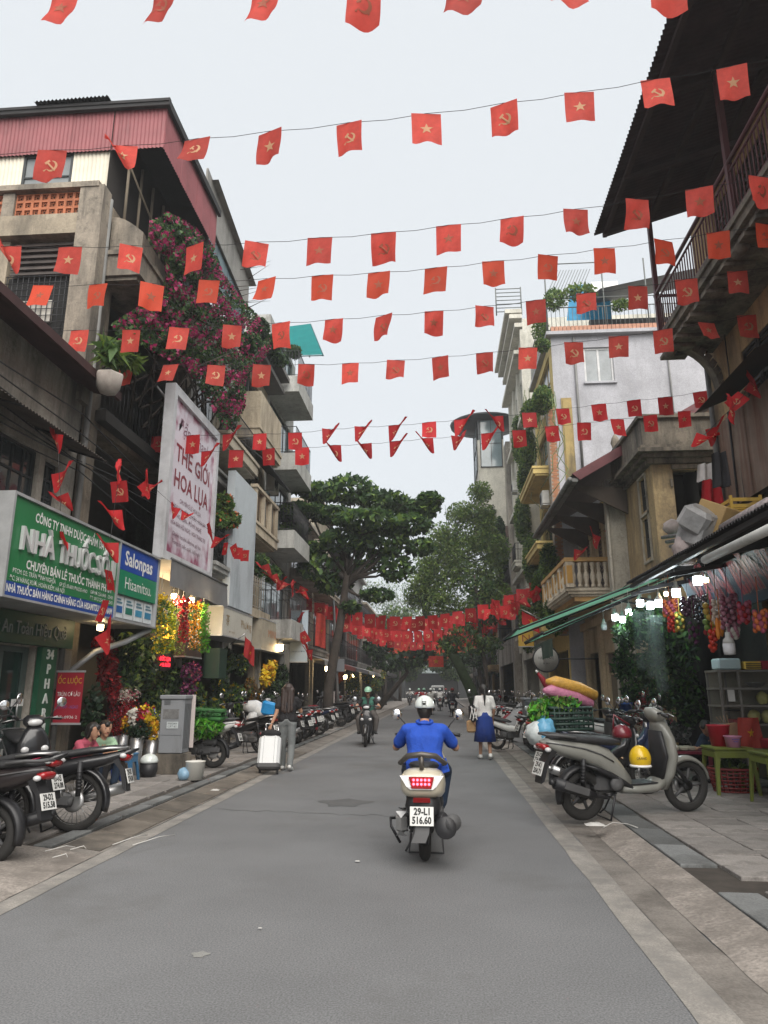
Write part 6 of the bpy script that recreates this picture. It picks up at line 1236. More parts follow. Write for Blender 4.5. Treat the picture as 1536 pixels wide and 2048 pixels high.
# ================================================================ PEOPLE
def lerp3(a, b, t): return tuple(a[i] + (b[i] - a[i]) * t for i in range(3))
def hand(b, w, d, side, curl=.6):
    """palm, four bent fingers and a thumb at wrist w, pointing along d"""
    w = Vector(w); d = Vector(d).normalized(); s = d.cross(Vector((0, 0, 1))); s = s.normalized() if s.length > .1 else Vector((0, 1, 0)); n = s.cross(d).normalized(); s = s * side
    for k in (-1, 0, 1): capsule(b, w + s * (.012 * k), w + d * .075 + s * (.022 * k), .016, .014, 8)
    for k, L in enumerate((.062, .072, .068, .052)):
        p = w + d * .08 + s * (.030 - .02 * k); m_ = p + (d * math.cos(curl) - n * math.sin(curl)) * L * .55; e = m_ + (d * math.cos(curl * 2.2) - n * math.sin(curl * 2.2)) * L * .5
        capsule(b, p - d * .02, m_, .0098, .009, 7); capsule(b, m_, e, .009, .0075, 7)
    p = w + d * .025 + s * .026; m_ = p + (d * .7 + s * .7 - n * .2) * .035; capsule(b, p, m_, .0125, .010, 7); capsule(b, m_, m_ + (d * .9 - n * .45 + s * .1) * .03, .010, .008, 7)
def person(label, loc, rz, J, shirt=None, trousers=None, shoes=None, hair='short', sleeve=.6, skirt=None, helmet=None, face=1, group=None, vest=None, hm=None, girth=1.0, vox=.0085, pant_len=1.0, wide=1.0):
    t = thing('person', loc, label, 'person', group); g = girth
    def Jl(k, s): p = J[k][s] if isinstance(J[k], dict) else (J[k][0], J[k][1] * s, J[k][2]); return p
    hd, nk, ch, pv = (Vector(J[k]) for k in ('head', 'neck', 'chest', 'pelvis')); hf = Vector(J.get('look', (1, 0, 0))).normalized(); hs = Vector((0, 0, 1)).cross(hf).normalized(); hu = hf.cross(hs)
    b = B()
    for a in (-1, 1): capsule(b, hd - hf * .012 + hs * (.012 * a) + hu * .03, hd + hf * .022 - hu * .028 + hs * (.008 * a), .082, .064, 12)
    capsule(b, hd + hf * .05 - hu * .085, hd + hf * .03 - hu * .05, .036, .05, 10); capsule(b, hd + hf * .088 + hu * .0, hd + hf * .102 - hu * .03, .009, .014, 7)
    for a in (-1, 1): capsule(b, hd + hs * (.083 * a) + hu * .012 - hf * .01, hd + hs * (.08 * a) - hu * .025 - hf * .005, .012, .010, 7)
    capsule(b, nk - (hd - nk) * .2, hd - hu * .05 - hf * .01, .054, .05, 10)
    for s in (-1, 1):
        sh, el, wr = (Vector(Jl(k, s)) for k in ('shoulder', 'elbow', 'wrist')); capsule(b, sh, el, .046 * g, .038 * g); capsule(b, el, wr, .039 * g, .025); hand(b, wr, J['hand'][s] if 'hand' in J else wr - el, s, J.get('curl', .6)); capsule(b, ch + Vector((0, 0, .05)), sh, .07, .045)
        hp, kn, an = (Vector(Jl(k, s)) for k in ('hip', 'knee', 'ankle')); capsule(b, hp, kn, .075 * g, .052); capsule(b, kn, an, .052, .034); capsule(b, pv, hp, .09, .07); tp = Vector(Jl('toe', s)); capsule(b, an + Vector((0, 0, -.03)), tp, .036, .03)
    capsule(b, ch, pv, .11 * g, .10 * g); capsule(b, nk, ch, .06, .10)
    body_obj('body', b, skinm, t, vox, 3)
    sd = (Vector(Jl('shoulder', 1)) - Vector(Jl('shoulder', -1))).normalized()
    if shirt:
        b = B()
        for s in (-1, 1):
            sh, el = Vector(Jl('shoulder', s)), Vector(Jl('elbow', s)); capsule(b, sh, sh.lerp(el, sleeve), .060 * g, .056 * g + .008, 12); capsule(b, nk - Vector((0, 0, .05)), sh, .062, .062 * g)
            capsule(b, ch + sd * (.075 * s * wide) + Vector((0, 0, .04)), ch.lerp(pv, .55) + sd * (.06 * s * wide), .108 * g, .10 * g, 12); capsule(b, ch.lerp(pv, .5) + sd * (.06 * s * wide), pv + sd * (.075 * s * wide) + Vector((0, 0, J.get('hem', 0.0))), .10 * g, .115 * g, 12)
        capsule(b, ch + Vector((0, 0, .03)), pv + Vector((0, 0, .05)), .112 * g, .112 * g, 12); capsule(b, nk - (hd - nk) * .05, nk - (hd - nk) * .3, .062, .07, 12); body_obj('shirt', b, shirt, t, .012, 3)
    if vest:
        b = B()
        for s in (-1, 1): capsule(b, ch + sd * (.075 * s) + Vector((0, 0, .07)), ch.lerp(pv, .8) + sd * (.06 * s), .118 * g, .115 * g, 12); capsule(b, nk - Vector((0, 0, .06)) + sd * .03 * s, Vector(Jl('shoulder', s)).lerp(nk, .3), .062, .07)
        vo = body_obj('vest', b, vest, t, .012, 3); b = B(); c_ = ch + hf * .118; b.prism([tuple(c_ + sd * .05 + Vector((0, 0, .17))), tuple(c_ - sd * .05 + Vector((0, 0, .17))), tuple(c_ - Vector((0, 0, .12)))], tuple(hf * .012)); b.v = [tuple(Vector(v) + wp(t)) for v in b.v]; ob('vest_opening', b, black, vo)
    if trousers:
        b = B()
        for s in (-1, 1):
            hp, kn, an = (Vector(Jl(k, s)) for k in ('hip', 'knee', 'ankle')); capsule(b, pv + Vector((0, 0, .03)), hp, .115 * g, .105 * g); capsule(b, hp, kn, .098 * g, .072 * g, 12); capsule(b, kn, kn.lerp(an, pant_len), .072 * g, .055 * g * wide, 12)
        body_obj('trousers', b, trousers, t, .012, 3)
    if skirt:
        b = B(); L0 = Vector(wp(t)); n = 28; rings = []
        for v, r in ((0, .125), (.12, .17), (.3, .20), (.62, .235)): rings.append([tuple(L0 + Vector((pv.x + (r + .012 * math.sin(9 * a) * v * 2) * .85 * math.cos(a), pv.y + (r + .012 * math.sin(9 * a) * v * 2) * math.sin(a), pv.z + .10 - v))) for a in [2 * math.pi * k / n for k in range(n)]])
        b.loft(rings, 0, True, True, True); ob('skirt', b, skirt, t)
    if shoes:
        for s in (-1, 1):
            b = B(); an, tp = Vector(Jl('ankle', s)), Vector(Jl('toe', s)); capsule(b, an + Vector((0, 0, -.035)), tp, .046, .042, 10); capsule(b, an + (an - tp) * .25 + Vector((0, 0, -.04)), an + Vector((0, 0, .0)), .042, .044, 10); body_obj('shoe', b, shoes, t, .011, 2)
    if hair and not helmet or hair == 'long':
        b = B()
        if not helmet:
            for a in (-1, 1): capsule(b, hd - hf * .03 + hs * (.014 * a) + hu * .035, hd - hf * .05 + hs * (.02 * a) - hu * .03, .089, .07, 12)
            capsule(b, hd + hf * .035 + hu * .062, hd - hf * .02 + hu * .06, .05, .07, 12)
        if hair == 'bob':
            for a in (-1, 1): capsule(b, hd + hs * (.075 * a) - hf * .015 + hu * .04, hd + hs * (.07 * a) - hf * .03 - hu * .085, .04, .032, 10)
            capsule(b, hd - hf * .07, hd - hf * .06 - hu * .09, .06, .05)
        if hair == 'long':
            for a in (-1.6, -.6, .6, 1.6): capsule(b, hd - hf * .055 + hs * (.05 * a), nk - hf * .085 + hs * (.055 * a) + Vector((0, 0, -.30 + .03 * abs(a))), .055, .035, 10)
            for a in (-1, 1): capsule(b, hd + hs * (.08 * a) - hf * .02, nk + hs * (.10 * a) - hf * .05 + Vector((0, 0, -.12)), .035, .03)
        if hair == 'tail': q = hd - hf * .11 + hu * .0; capsule(b, q, q - hf * .03 + Vector((0, 0, -.12)), .036, .03); capsule(b, q - hf * .03 + Vector((0, 0, -.12)), q - hf * .02 + Vector((0, 0, -.34)), .03, .012)
        body_obj('hair', b, hm or hairm, t, .010, 2)
    if helmet:
        b = B(); L0 = Vector(wp(t)); b.ball((0, 0, 0), (.13, .115, .12), 20, 0, 8, -.15, 1.0); q = hf.to_track_quat('X', 'Z'); c = hd + hu * .03 - hf * .01; b.v = [tuple(L0 + c + q @ Vector(v)) for v in b.v]; ho = ob('helmet', b, helmet, t)
        b = B(); b.add([(-.132 if False else .10, -.1, -.012), (.19, -.06, -.03), (.19, .06, -.03), (.10, .1, -.012), (.10, -.1, -.0), (.19, -.06, -.02), (.19, .06, -.02), (.10, .1, -.0)], [(0, 1, 2, 3), (4, 5, 6, 7), (0, 1, 5, 4), (1, 2, 6, 5), (2, 3, 7, 6)]); b.v = [tuple(L0 + c + q @ Vector(v)) for v in b.v]; ob('visor', b, helmet, ho)
        b = B(); capsule(b, hd - hf * .06 - hu * .02, hd - hf * .055 - hu * .09, .065, .055); capsule(b, hd - hf * .02, hd - hf * .03 - hu * .03, .09, .085); body_obj('hair', b, hairm, t, .011, 2)
    if face:
        L0 = Vector(wp(t)); b = B()
        for a in (-1, 1): c = L0 + hd + hf * .079 + hs * (.031 * a) + hu * .012; b.ball(tuple(c), (.007, .010, .0045), 8, k=4); c2 = c + hu * .02; b.tube([tuple(c2 - hs * .015), tuple(c2 + hs * .015)], .002, 5)
        ob('eye', b, hairm, t); b = B(); c = L0 + hd + hf * .083 - hu * .06; b.tube([tuple(c - hs * .022 - hf * .006), tuple(c), tuple(c + hs * .022 - hf * .006)], .006, 6); ob('mouth', b, M('lips', (0.28, 0.09, 0.07), .5, var=0), t)
    t.rotation_euler = (0, 0, rz); return t
def cloth(n, c, **k): return M('cloth_' + n, c, .85, var=.14, scale=6, bump=.9, bscale=8, **k)
royal = cloth('royal_blue', (0.012, 0.06, 0.36)); navy = cloth('navy', (0.012, 0.025, 0.05)); blk = cloth('black', (0.014, 0.013, 0.015)); jean = cloth('grey_jean', (0.16, 0.17, 0.17)); whitec = cloth('white', (0.62, 0.6, 0.58)); skirtb = cloth('skirt_blue', (0.008, 0.03, 0.17)); greenv = cloth('green_vest', (0.05, 0.16, 0.12)); taupe = cloth('taupe', (0.09, 0.08, 0.075)); pinkc = cloth('pink', (0.38, 0.07, 0.11)); mint = cloth('mint', (0.28, 0.42, 0.28)); wshoe = M('white_shoe', (0.6, 0.6, 0.58), .6, var=.08); bshoe = M('black_shoe', (0.02, 0.02, 0.02), .6)
whelm = M('white_helmet', (0.58, 0.62, 0.60), .25, var=.04, coat=.6); ghelm = M('green_helmet', (0.25, 0.45, 0.33), .3, var=.25, scale=10, coat=.5)
RIDE = dict(head=(.30, 0, 1.42), neck=(.22, 0, 1.27), chest=(.17, 0, 1.08), pelvis=(.12, 0, .88), shoulder=(.21, .195, 1.2), elbow=(.42, .335, 1.0), wrist=(.74, .30, 1.02), hip=(.14, .11, .86), knee=(.56, .21, .74), ankle=(.55, .15, .40), toe=(.70, .16, .34), hand={1: (.9, .05, .1), -1: (.9, -.05, .1)}, curl=.9, hem=-.04)
h_ = Vector(hero.location); rider = person('man in royal blue polo shirt and white helmet riding the champagne scooter', (h_.x, h_.y, 0), R_(88.5), RIDE, royal, navy, bshoe, 'short', .72, helmet=whelm, girth=1.15, wide=1.2)
b = B(); L0 = Vector(rider.location)
b.tube([tuple(L0 + Vector((.215 + .07 * math.cos(a), .085 * math.sin(a), 1.285 + .015 * math.cos(a)))) for a in [k * math.pi / 8 for k in range(17)]], .017, 8); cl_ = ob('collar', b, royal, rider)
b = B()
for i, (x, z, w, h) in enumerate(((0, .05, .05, .006), (0, .035, .04, .006), (0, .015, .03, .02), (.0, -.02, .05, .006), (0, -.035, .05, .006), (.022, 0, .004, .09), (-.022, 0, .004, .09))):
    zz = 1.45 + z; rx = .29 - .129 * math.sqrt(max(.05, 1 - (z / .125) ** 2)); b.box(rx - .003 + L0.x, rx + .004 + L0.x, L0.y + x - w / 2, L0.y + x + w / 2, zz, zz + h)
ob('helmet_print', b, M('print_black', (0.03, 0.03, 0.03), .5, var=0), [c for c in rider.children if c.name.startswith('helmet')][0])
rider.scale = (.87, .87, .87); rider.location = (h_.x, h_.y, .075)
b = B(); b.prism([tuple(L0 + Vector(p)) for p in ((-.02, -.20, .90), (-.05, -.16, .76), (.10, -.27, .78), (.12, -.23, .92))], (.02, 0, 0)); ob('shirt_tail', b, royal, rider)
on = bike('scooter', 'black scooter with two white headlight strips coming towards us', black_p, group=None); put(on, (-2.05, 21.0), -88, 0, 0, 1.0)
b = B()
for s in (1, -1): b.prism([(1.085, s * .06, .60), (1.075, s * .16, .80), (1.07, s * .11, .80), (1.09, s * .03, .62)], (.012, 0, 0))
ob('light_strip', b, M('headlamp_white', (0.8, 0.82, 0.84), .15, var=0, coat=.5), on)
person('man in green vest and green white helmet riding the oncoming black scooter', (-2.05, 21.0, 0), R_(-88), dict(RIDE, knee=(.52, .26, .70), ankle=(.52, .22, .38), toe=(.66, .24, .33)), blk, taupe, bshoe, 'short', .5, helmet=ghelm, vest=greenv, girth=1.08)
WALK = dict(head=(.02, 0, 1.485), neck=(-.01, 0, 1.35), chest=(-.01, 0, 1.18), pelvis=(0, 0, .90), shoulder=(-.01, .165, 1.30), elbow={1: (-.06, .22, 1.05), -1: (.0, -.22, 1.05)}, wrist={1: (-.08, .24, .84), -1: (.10, -.20, .86)}, hip=(0, .085, .86), knee={1: (.06, .09, .48), -1: (.02, -.09, .47)}, ankle={1: (.14, .09, .08), -1: (-.10, -.09, .11)}, toe={1: (.28, .1, .035), -1: (.02, -.1, .035)}, hem=.03)
wl_ = person('woman with long brown hair in black top and grey jeans pulling a suitcase', (-2.93, 14.0, 0), R_(92), dict(WALK, elbow={1: (-.09, .20, 1.05), -1: (.10, -.24, 1.08)}, wrist={1: (-.20, .27, .84), -1: (.22, -.17, 1.15)}), blk, jean, wshoe, 'long', .55, hm=hairb, wide=1.05)
wr_ = person('woman in white puff sleeve blouse and blue skirt walking away', (.97, 16.5, 0), R_(95), WALK, whitec, None, wshoe, 'tail', .75, skirt=skirtb, girth=.95)
SIT = dict(head=(.17, 0, .82), neck=(.09, 0, .70), chest=(.04, 0, .53), pelvis=(-.04, 0, .26), shoulder=(.06, .165, .65), elbow=(.20, .21, .43), wrist=(.42, .08, .50), hip=(-.02, .09, .25), knee=(.34, .16, .46), ankle=(.30, .12, .09), toe=(.44, .13, .035), look=(1, 0, -.25), hem=.0, curl=.7)
ppos = atY(160, 1520, 10.4); gpos = atY(196, 1520, 10.75)
person('woman with bobbed hair in pink tee sitting and bent over her phone', (ppos.x, 10.4, PAVZ), R_(-5), SIT, pinkc, blk, bshoe, 'bob', .7, vox=.008)
person('woman in mint green tee sitting beside the pink one with a phone', (gpos.x, 10.75, PAVZ), R_(-38), dict(SIT, head=(.15, 0, .84), look=(1, -.1, -.1), wrist=(.44, .04, .52)), mint, navy, bshoe, 'short', .65, vox=.008)
person('flower seller half hidden behind the green grass mats', tuple(atY(408, 1540, 15.6).xy) + (PAVZ,), R_(-70), dict(SIT, head=(.12, 0, .86)), navy, blk, bshoe, 'short', .7, vox=.011)
person('woman in dark clothes working bent over the maroon market table', (4.42, 12.4, PAVZ), R_(215), dict(SIT, look=(1, 0, -.8), head=(.2, 0, .80)), navy, blk, bshoe, 'bob', .9, vox=.011)
person('man in dark jacket seated behind the parked motorbikes on the right', (3.35, 14.4, PAVZ), R_(-60), dict(SIT, head=(.14, 0, .84)), blk, blk, bshoe, 'short', .95, vox=.011)
fr0 = None
for i, (x, Y, hd_, sh) in enumerate(((848, 47, 90, 'red'), (862, 44, 92, 'pale'), (880, 52, 90, 'white'), (905, 41, 88, 'dark'), (838, 60, -90, 'dark'), (892, 63, 90, 'pale'), (820, 70, -90, 'dark'), (868, 75, 90, 'white'))):
    c = atY(x, 1400, Y); sb_ = dup((sv, b1, b4, db)[i % 4], label='far motorbike ridden by the rider in %s, %s in the far traffic' % (sh, ORD[i]), group='motorbikes in the far traffic'); put(sb_, (c.x, Y), hd_, 0, 0)
    if i < 4: f = person('far motorbike rider in a %s top, %s in the far traffic' % (sh, ORD[i]), (c.x, Y, 0), R_(hd_), RIDE, cloth('far_' + sh, dict(red=(.3, .02, .03), pale=(.4, .4, .38), white=(.6, .6, .58), dark=(.04, .04, .05))[sh]), navy, None, 'short', .8, helmet=(ghelm, whelm, whelm, M('red_helmet', (.3, .02, .02), .3))[i], group='far motorbike riders', vox=.02, face=0); fr0 = fr0 or []; fr0.append(f)
    else: dup(fr0[(i * 3) % 4], (c.x, Y, 0), R_(hd_), 'far motorbike rider, %s in the far traffic' % ORD[i], 'far motorbike riders')
# suitcase, bags
T_ = thing('suitcase', (-3.12, 13.35, 0), 'white upright suitcase with grey base rolled by the walking woman', 'suitcase')
q = Euler((R_(-16), 0, R_(4))); c0 = Vector((-3.12, 13.35, 0)); tf = lambda p: tuple(c0 + q.to_matrix() @ Vector(p))
b = B(); b.cbox((0, 0, .40), (.40, .24, .56), bev=.05); b.v = [tf(p) for p in b.v]; ob('shell', b, M('white_shell', (0.62, 0.63, 0.63), .35, var=.04, coat=.3), T_)
b = B(); b.cbox((0, 0, .15), (.41, .25, .12), bev=.03); [b.cbox((x, .0, .40), (.004, .246, .5), bev=.001) for x in (-.1, .1)]; b.v = [tf(p) for p in b.v]; ob('base', b, greyp, T_)
b = B(); b.tube([(-.12, .08, .68), (-.12, .08, .93), (.12, .08, .93), (.12, .08, .68)], .012, 6); b.v = [tf(p) for p in b.v]; ob('handle', b, chrome, T_)
for x in (-.16, .16): b = B(); b.lathe([(.035, -.015), (.042, 0), (.035, .015)], 12, (x, .05, .055), 'x'); b.v = [tf(p) for p in b.v]; ob('caster', b, black, T_)
b = B(); b.ball((0, .0, .72), (.19, .12, .08)); b.v = [tf(p) for p in b.v]; ob('handbag', b, blk, None, 'small black bag lying on top of the white suitcase', 'bag')
w0 = Vector((.97, 16.5, 0)); b = B(); b.cbox(tuple(w0 + Vector((-.27, -.04, .98))), (.10, .34, .36), Euler((0, 0, R_(10))), bev=.04); tb = ob('tote_bag', b, blk, None, 'black and white striped tote bag on the shoulder of the white bloused woman', 'bag')
tt_ = tb; b = B()
for k in range(5): b.cbox(tuple(w0 + Vector((-.30 + .012 * k + .02 * k, -.21, .98 + .03 * math.sin(k * 2)))), (.016, .012, .26), Euler((0, R_(14 * (-1) ** k), R_(10))))
ob('white_stripe', b, whitec, tb); b = B(); b.tube([tuple(w0 + Vector(p)) for p in ((-.26, -.18, 1.14), (-.21, -.10, 1.36), (-.20, .06, 1.36), (-.26, .10, 1.14))], .012, 6); ob('strap', b, blk, tb)
b = B(); b.cbox(tuple(w0 + Vector((-.30, -.05, .70))), (.2, .1, .26), bev=.03); ob('paper_bag', b, M('kraft_paper', (0.32, 0.2, 0.1), .8, var=.15, scale=8, bump=.4, bscale=20), None, 'crumpled brown paper bag held by the woman in blue skirt', 'bag')

Vn = thing('delivery_van', (-.3, 98, 0), 'white van far off in the middle of the street', 'van'); b = B(); b.loft([[(-.3 + s * w, y, z) for s, z in ((-1, .35), (1, .35), (1, h), (.9, h + .12), (-.9, h + .12), (-1, h))] for y, w, h in ((96.0, .82, 1.75), (96.3, .86, 1.82), (99.5, .86, 1.82), (100.6, .84, 1.1))]); ob('body', b, white_p, Vn)
b = B(); b.box(-1.0, .4, 95.97, 95.99, 1.15, 1.7); ob('rear_window', b, glassd, Vn)
for x in (-1.0, .4):
    for y in (96.9, 99.8): b = B(); b.lathe([(.0, -.1), (.32, -.1), (.32, .1), (0, .1)], 14, (x, y, .32), 'x'); ob('wheel', b, blackr, Vn)
    b = B(); b.box(x - .05, x + .05, 95.95, 95.985, .8, 1.1); ob('tail_light', b, lampr, Vn)
# ================================================================ SHOPS AND MARKET, LEFT SIDE
def bulb(pos, label, lit=True, warm=True, power=14, cord=.35, size=1.0):
    t = thing('bulb_lamp', pos, label, 'lamp', 'bare bulbs over the shop fronts'); p = Vector(pos); b = B()
    b.lathe([(.0, -.055), (.032, -.052), (.036, -.03), (.036, .015)], 14, p, caps=True); b.v = [tuple(p + (Vector(v) - p) * size) for v in b.v]
    em = M('warm_glow', (1.0, 0.72, 0.36), .4, var=0, emit=9) if warm else M('cold_glow', (0.80, 0.96, 1.0), .4, var=0, emit=9)
    ob('glass', b, em if lit else M('milk_glass', (0.6, 0.6, 0.62), .3, var=.03), t)
    b = B(); b.lathe([(.036, .015), (.03, .04), (.016, .055), (.016, .085), (.0, .086)], 14, p); b.v = [tuple(p + (Vector(v) - p) * size) for v in b.v]; b.tube([tuple(p + Vector((0, 0, .08 * size))), tuple(p + Vector((0, 0, cord)))], .004, 4); ob('cap', b, M('lamp_cap', (0.5, 0.5, 0.48), .5, var=.05), t)
    if lit and power:
        l = bpy.data.lights.new('bulb_light', 'POINT'); l.energy = power; l.shadow_soft_size = .05; l.color = (1, .78, .5) if warm else (.85, .95, 1)
        o = bpy.data.objects.new('bulb_light', l); COL.objects.link(o); o.parent = t; o.location = (0, 0, -.10 * size)
for i, (x, y, pw) in enumerate(((348, 1190, 18), (383, 1198, 18), (366, 1203, 0))): bulb(tuple(atX(x, y, -5.35)), ('lit warm bulb above the yellow garland', 'lit warm bulb above the amber garland', 'lit warm bulb hidden behind the red garland')[i], power=pw, size=1.5)
bulb(tuple(atX(201, 1252, -5.55)), 'lit spiral bulb below the green pharmacy sign', power=0, size=1.4)
b = B(); b.add([(-6.0, 11.4, 3.75), (-5.0, 12.8, 3.85), (-5.0, 16.4, 3.85), (-6.0, 16.4, 3.75)], [(0, 1, 2, 3)]); ob('shop_ceiling', b, M('cream_ceiling', (0.5, 0.45, 0.36), .8, var=.1), A)
b = B(TS); b.grid(lambda u, v: (12.8 + 3.6 * u, 3.86 - .5 * v, .22 + .04 * math.sin(14 * u) * v), 24, 4); b.tube([(12.8, 3.88, .22), (16.4, 3.88, .22)], .025, 6); ob('valance', b, M('grey_valance', (0.16, 0.16, 0.165), .8, var=.12, trans=.1), None, 'grey cloth valance hanging below the pink billboard', 'awning')
def blossom_string(label, x, y0, y1, X, mats, wts, rad=.07, n=340, head=None, size=.045):
    a, c = atX(x, y0, X), atX(x, y1, X); P = np.array([list(a.lerp(c, q)) for q in rng.random(n)]); ang = rng.random(n) * 6.28; rr = rad * np.sqrt(rng.random(n)) * (1 + .3 * np.sin(ang * 2)); P[:, 0] += rr * np.cos(ang); P[:, 1] += rr * np.sin(ang)
    t = thing('garland', tuple(a), label, 'garland', 'silk flower garlands under the billboard'); leaf_obj('blossom', leaf_cloud(P, size, 1.1), mats, t, rng.choice(len(mats), n, p=wts), kind='stuff')
    if head: q = np.array([list(a)] * 90) + rng.normal(size=(90, 3)) * (.11, .11, .035); leaf_obj('flower_head', leaf_cloud(q, .06, 1.1), [head], t, kind='stuff')
    b = B(); b.tube([tuple(a), tuple(a + Vector((0, 0, .45)))], .004, 4); ob('hanger', b, M('string_white', (.5, .5, .48), .8, var=0), t)
yel = M('petal_yellow', (0.68, 0.48, 0.02), .6, var=.2, trans=.3); ylg = M('petal_lime', (0.42, 0.46, 0.03), .6, var=.2, trans=.3); amb = M('petal_amber', (0.6, 0.27, 0.012), .6, var=.2, trans=.3); rdp = M('petal_red', (0.36, 0.012, 0.018), .6, var=.25, trans=.25); wht = M('petal_white', (0.6, 0.58, 0.52), .6, var=.1, trans=.2); pkp = M('petal_pink', (0.42, 0.09, 0.15), .6, var=.2, trans=.25); prp = M('petal_purple', (0.12, 0.015, 0.09), .6, var=.25, trans=.2); gbr = M('grass_bright', (0.10, 0.36, 0.025), .6, var=.25, trans=.3); gdk = M('grass_dark', (0.03, 0.13, 0.03), .7, var=.3, trans=.2)
blossom_string('long yellow and green garland nearest the pharmacy sign', 322, 1196, 1308, -5.2, [yel, lfC, lfB], [.35, .35, .3], .14, 760, yel, .055)
blossom_string('lime yellow garland, second from the pharmacy sign', 343, 1205, 1300, -5.2, [ylg, lfC], [.8, .2], .06, 340, None, .055)
blossom_string('red garland between the lime and the amber ones', 367, 1203, 1285, -5.15, [rdp, lfA], [.85, .15], .09, 480, rdp, .055)
blossom_string('amber and white garland beside the red one', 389, 1212, 1300, -5.15, [amb, lfB, wht], [.5, .35, .15], .11, 560, amb, .055)
blossom_string('bright green garland farthest from the pharmacy sign', 408, 1207, 1305, -5.1, [gbr, lfC], [.6, .4], .11, 700, None, .055)
blossom_string('olive green garland behind the red one', 355, 1215, 1310, -5.5, [lfO, lfB], [.6, .4], .13, 420)
ambled = M('amber_led', (1.0, 0.42, 0.03), .4, var=0, emit=1.2); redled = M('red_led', (1.0, 0.02, 0.04), .4, var=0, emit=1.0)
for nm, lab, x, y, lines, m in (('led_sign', 'glowing amber script sign behind the garlands', 338, 1266, [('quà đẹp', .17, .10), ('CUNG ĐỨC KHÁ', .13, -.08)], ambled), ('led_sign', 'glowing red oval sign under the garlands', 330, 1323, [('ĐỨC LỤA', .11, .05), ('34 H. RƯƠI', .1, -.07)], redled)):
    c = atX(x, y, -5.75); t = thing(nm, tuple(c), lab, 'led sign'); T_l = FL(-5.75); b = B(T_l); b.poly([(c.y + .62 * math.cos(a), c.z + .2 * math.sin(a), -.02) for a in [k * math.pi / 12 for k in range(24)]]); ob('backing', b, black, t)
    for s_, sz, dz in lines: text('lettering', s_, sz, m, t, T_l, c.y, c.z + dz, .002, width=.9 if m is ambled else .6, thick=.004, shear=.2 if dz > 0 else 0)
def wp_bush(name, label, cat, pts, n, size, mats, wts, asp=1.8, **k): return bush(name, label, cat, pts, n, size, mats, wts, asp, .1, **k)
def at3(x, y, X, r, w=1.0): return (tuple(atX(x, y, X)), r if isinstance(r, tuple) else (r, r, r), w)
wp_bush('silk_plants', 'dark mass of silk greenery filling the flower shop front', 'silk plants', [at3(255, 1300, -5.9, (.25, .5, .35)), at3(290, 1340, -5.9, (.25, .5, .4)), at3(340, 1360, -5.9, (.25, .6, .35)), at3(250, 1370, -5.9, (.25, .45, .35)), at3(300, 1300, -6.0, (.2, .6, .3)), at3(310, 1400, -5.9, (.25, .5, .3)), at3(360, 1390, -5.8, (.25, .5, .3)), at3(355, 1330, -6.1, (.2, .6, .4))], 520, .08, [lfD, lfA, lfO, lfB], [.35, .3, .2, .15], kind='stuff')
wp_bush('silk_plants', 'deep red silk leaves hanging beside the snail poster', 'silk plants', [at3(215, 1330, -5.9, (.15, .25, .5)), at3(205, 1290, -5.9, (.15, .25, .2)), at3(228, 1375, -5.8, (.1, .12, .3), .6)], 420, .07, [rdp, M('deep_red_leaf', (.12, .008, .012), .7)], [.3, .7], kind='stuff')
def vase(label, pos, h, r, fl, m=None, name='flower_vase', cat='vase', flat=1.0):
    t = thing(name, pos, label, cat, 'flower vases on the left pavement'); p = Vector(pos); b = B(); b.lathe([(r * .85, 0), (r, .01), (r * .92, h * .5), (r * 1.05, h), (r * .95, h), (r * .85, h - .04)], 18, p); ob('vase', b, m or M('galvanised', (0.42, 0.42, 0.43), .35, .8, var=.25, scale=8), t)
    for nm, c, rr, n, sz, ms, ws in fl: V = leaf_cloud(in_ball(n, tuple(p + Vector(c)), rr, .1), sz, 1.1); leaf_obj(nm, V, ms, t, rng.choice(len(ms), n, p=ws), kind='stuff')
    return t
vx = lambda x, Y: (atY(x, 1500, Y).x, Y, PAVZ)
vase('vase of red and pink branches with white tips beside the white planter', vx(243, 12.9), .62, .10, [('branches', (0, 0, .92), (.36, .26, .36), 1300, .035, [rdp, pkp, lfD], [.6, .25, .15]), ('blossom', (-.05, 0, 1.30), (.34, .24, .14), 420, .03, [wht, pkp], [.7, .3])])
vase('vase with the big mixed bouquet of white red and yellow flowers', vx(272, 12.4), .60, .11, [('leaves', (0, 0, .74), (.26, .2, .18), 420, .06, [lfD, lfA], [.6, .4]), ('flowers', (-.06, -.08, .96), (.10, .1, .16), 70, .08, [wht], [1]), ('flowers', (.10, -.08, .98), (.14, .1, .1), 80, .07, [rdp, pkp], [.7, .3]), ('flowers', (.2, -.1, .93), (.08, .08, .1), 70, .06, [yel], [1]), ('flowers', (-.2, -.05, .82), (.08, .1, .14), 90, .05, [amb, yel], [.6, .4]), ('flowers', (.1, 0, 1.1), (.16, .1, .06), 40, .06, [yel, rdp], [.6, .4])])
vase('vase with a drooping yellow bouquet beside the grey cabinet', vx(303, 12.6), .55, .10, [('flowers', (.02, -.08, .74), (.12, .1, .22), 190, .06, [yel, amb], [.7, .3]), ('leaves', (0, .05, .85), (.2, .15, .2), 260, .05, [lfO, lfB, wht], [.5, .3, .2]), ('flowers', (-.02, 0, 1.0), (.15, .1, .1), 80, .04, [ylg, M('petal_blue', (.03, .06, .3), .6)], [.7, .3])])
vase('empty galvanised vase standing behind the blue stool', vx(222, 12.7), .60, .10, [('branches', (0, 0, .8), (.14, .12, .25), 260, .03, [rdp, lfD], [.7, .3])])
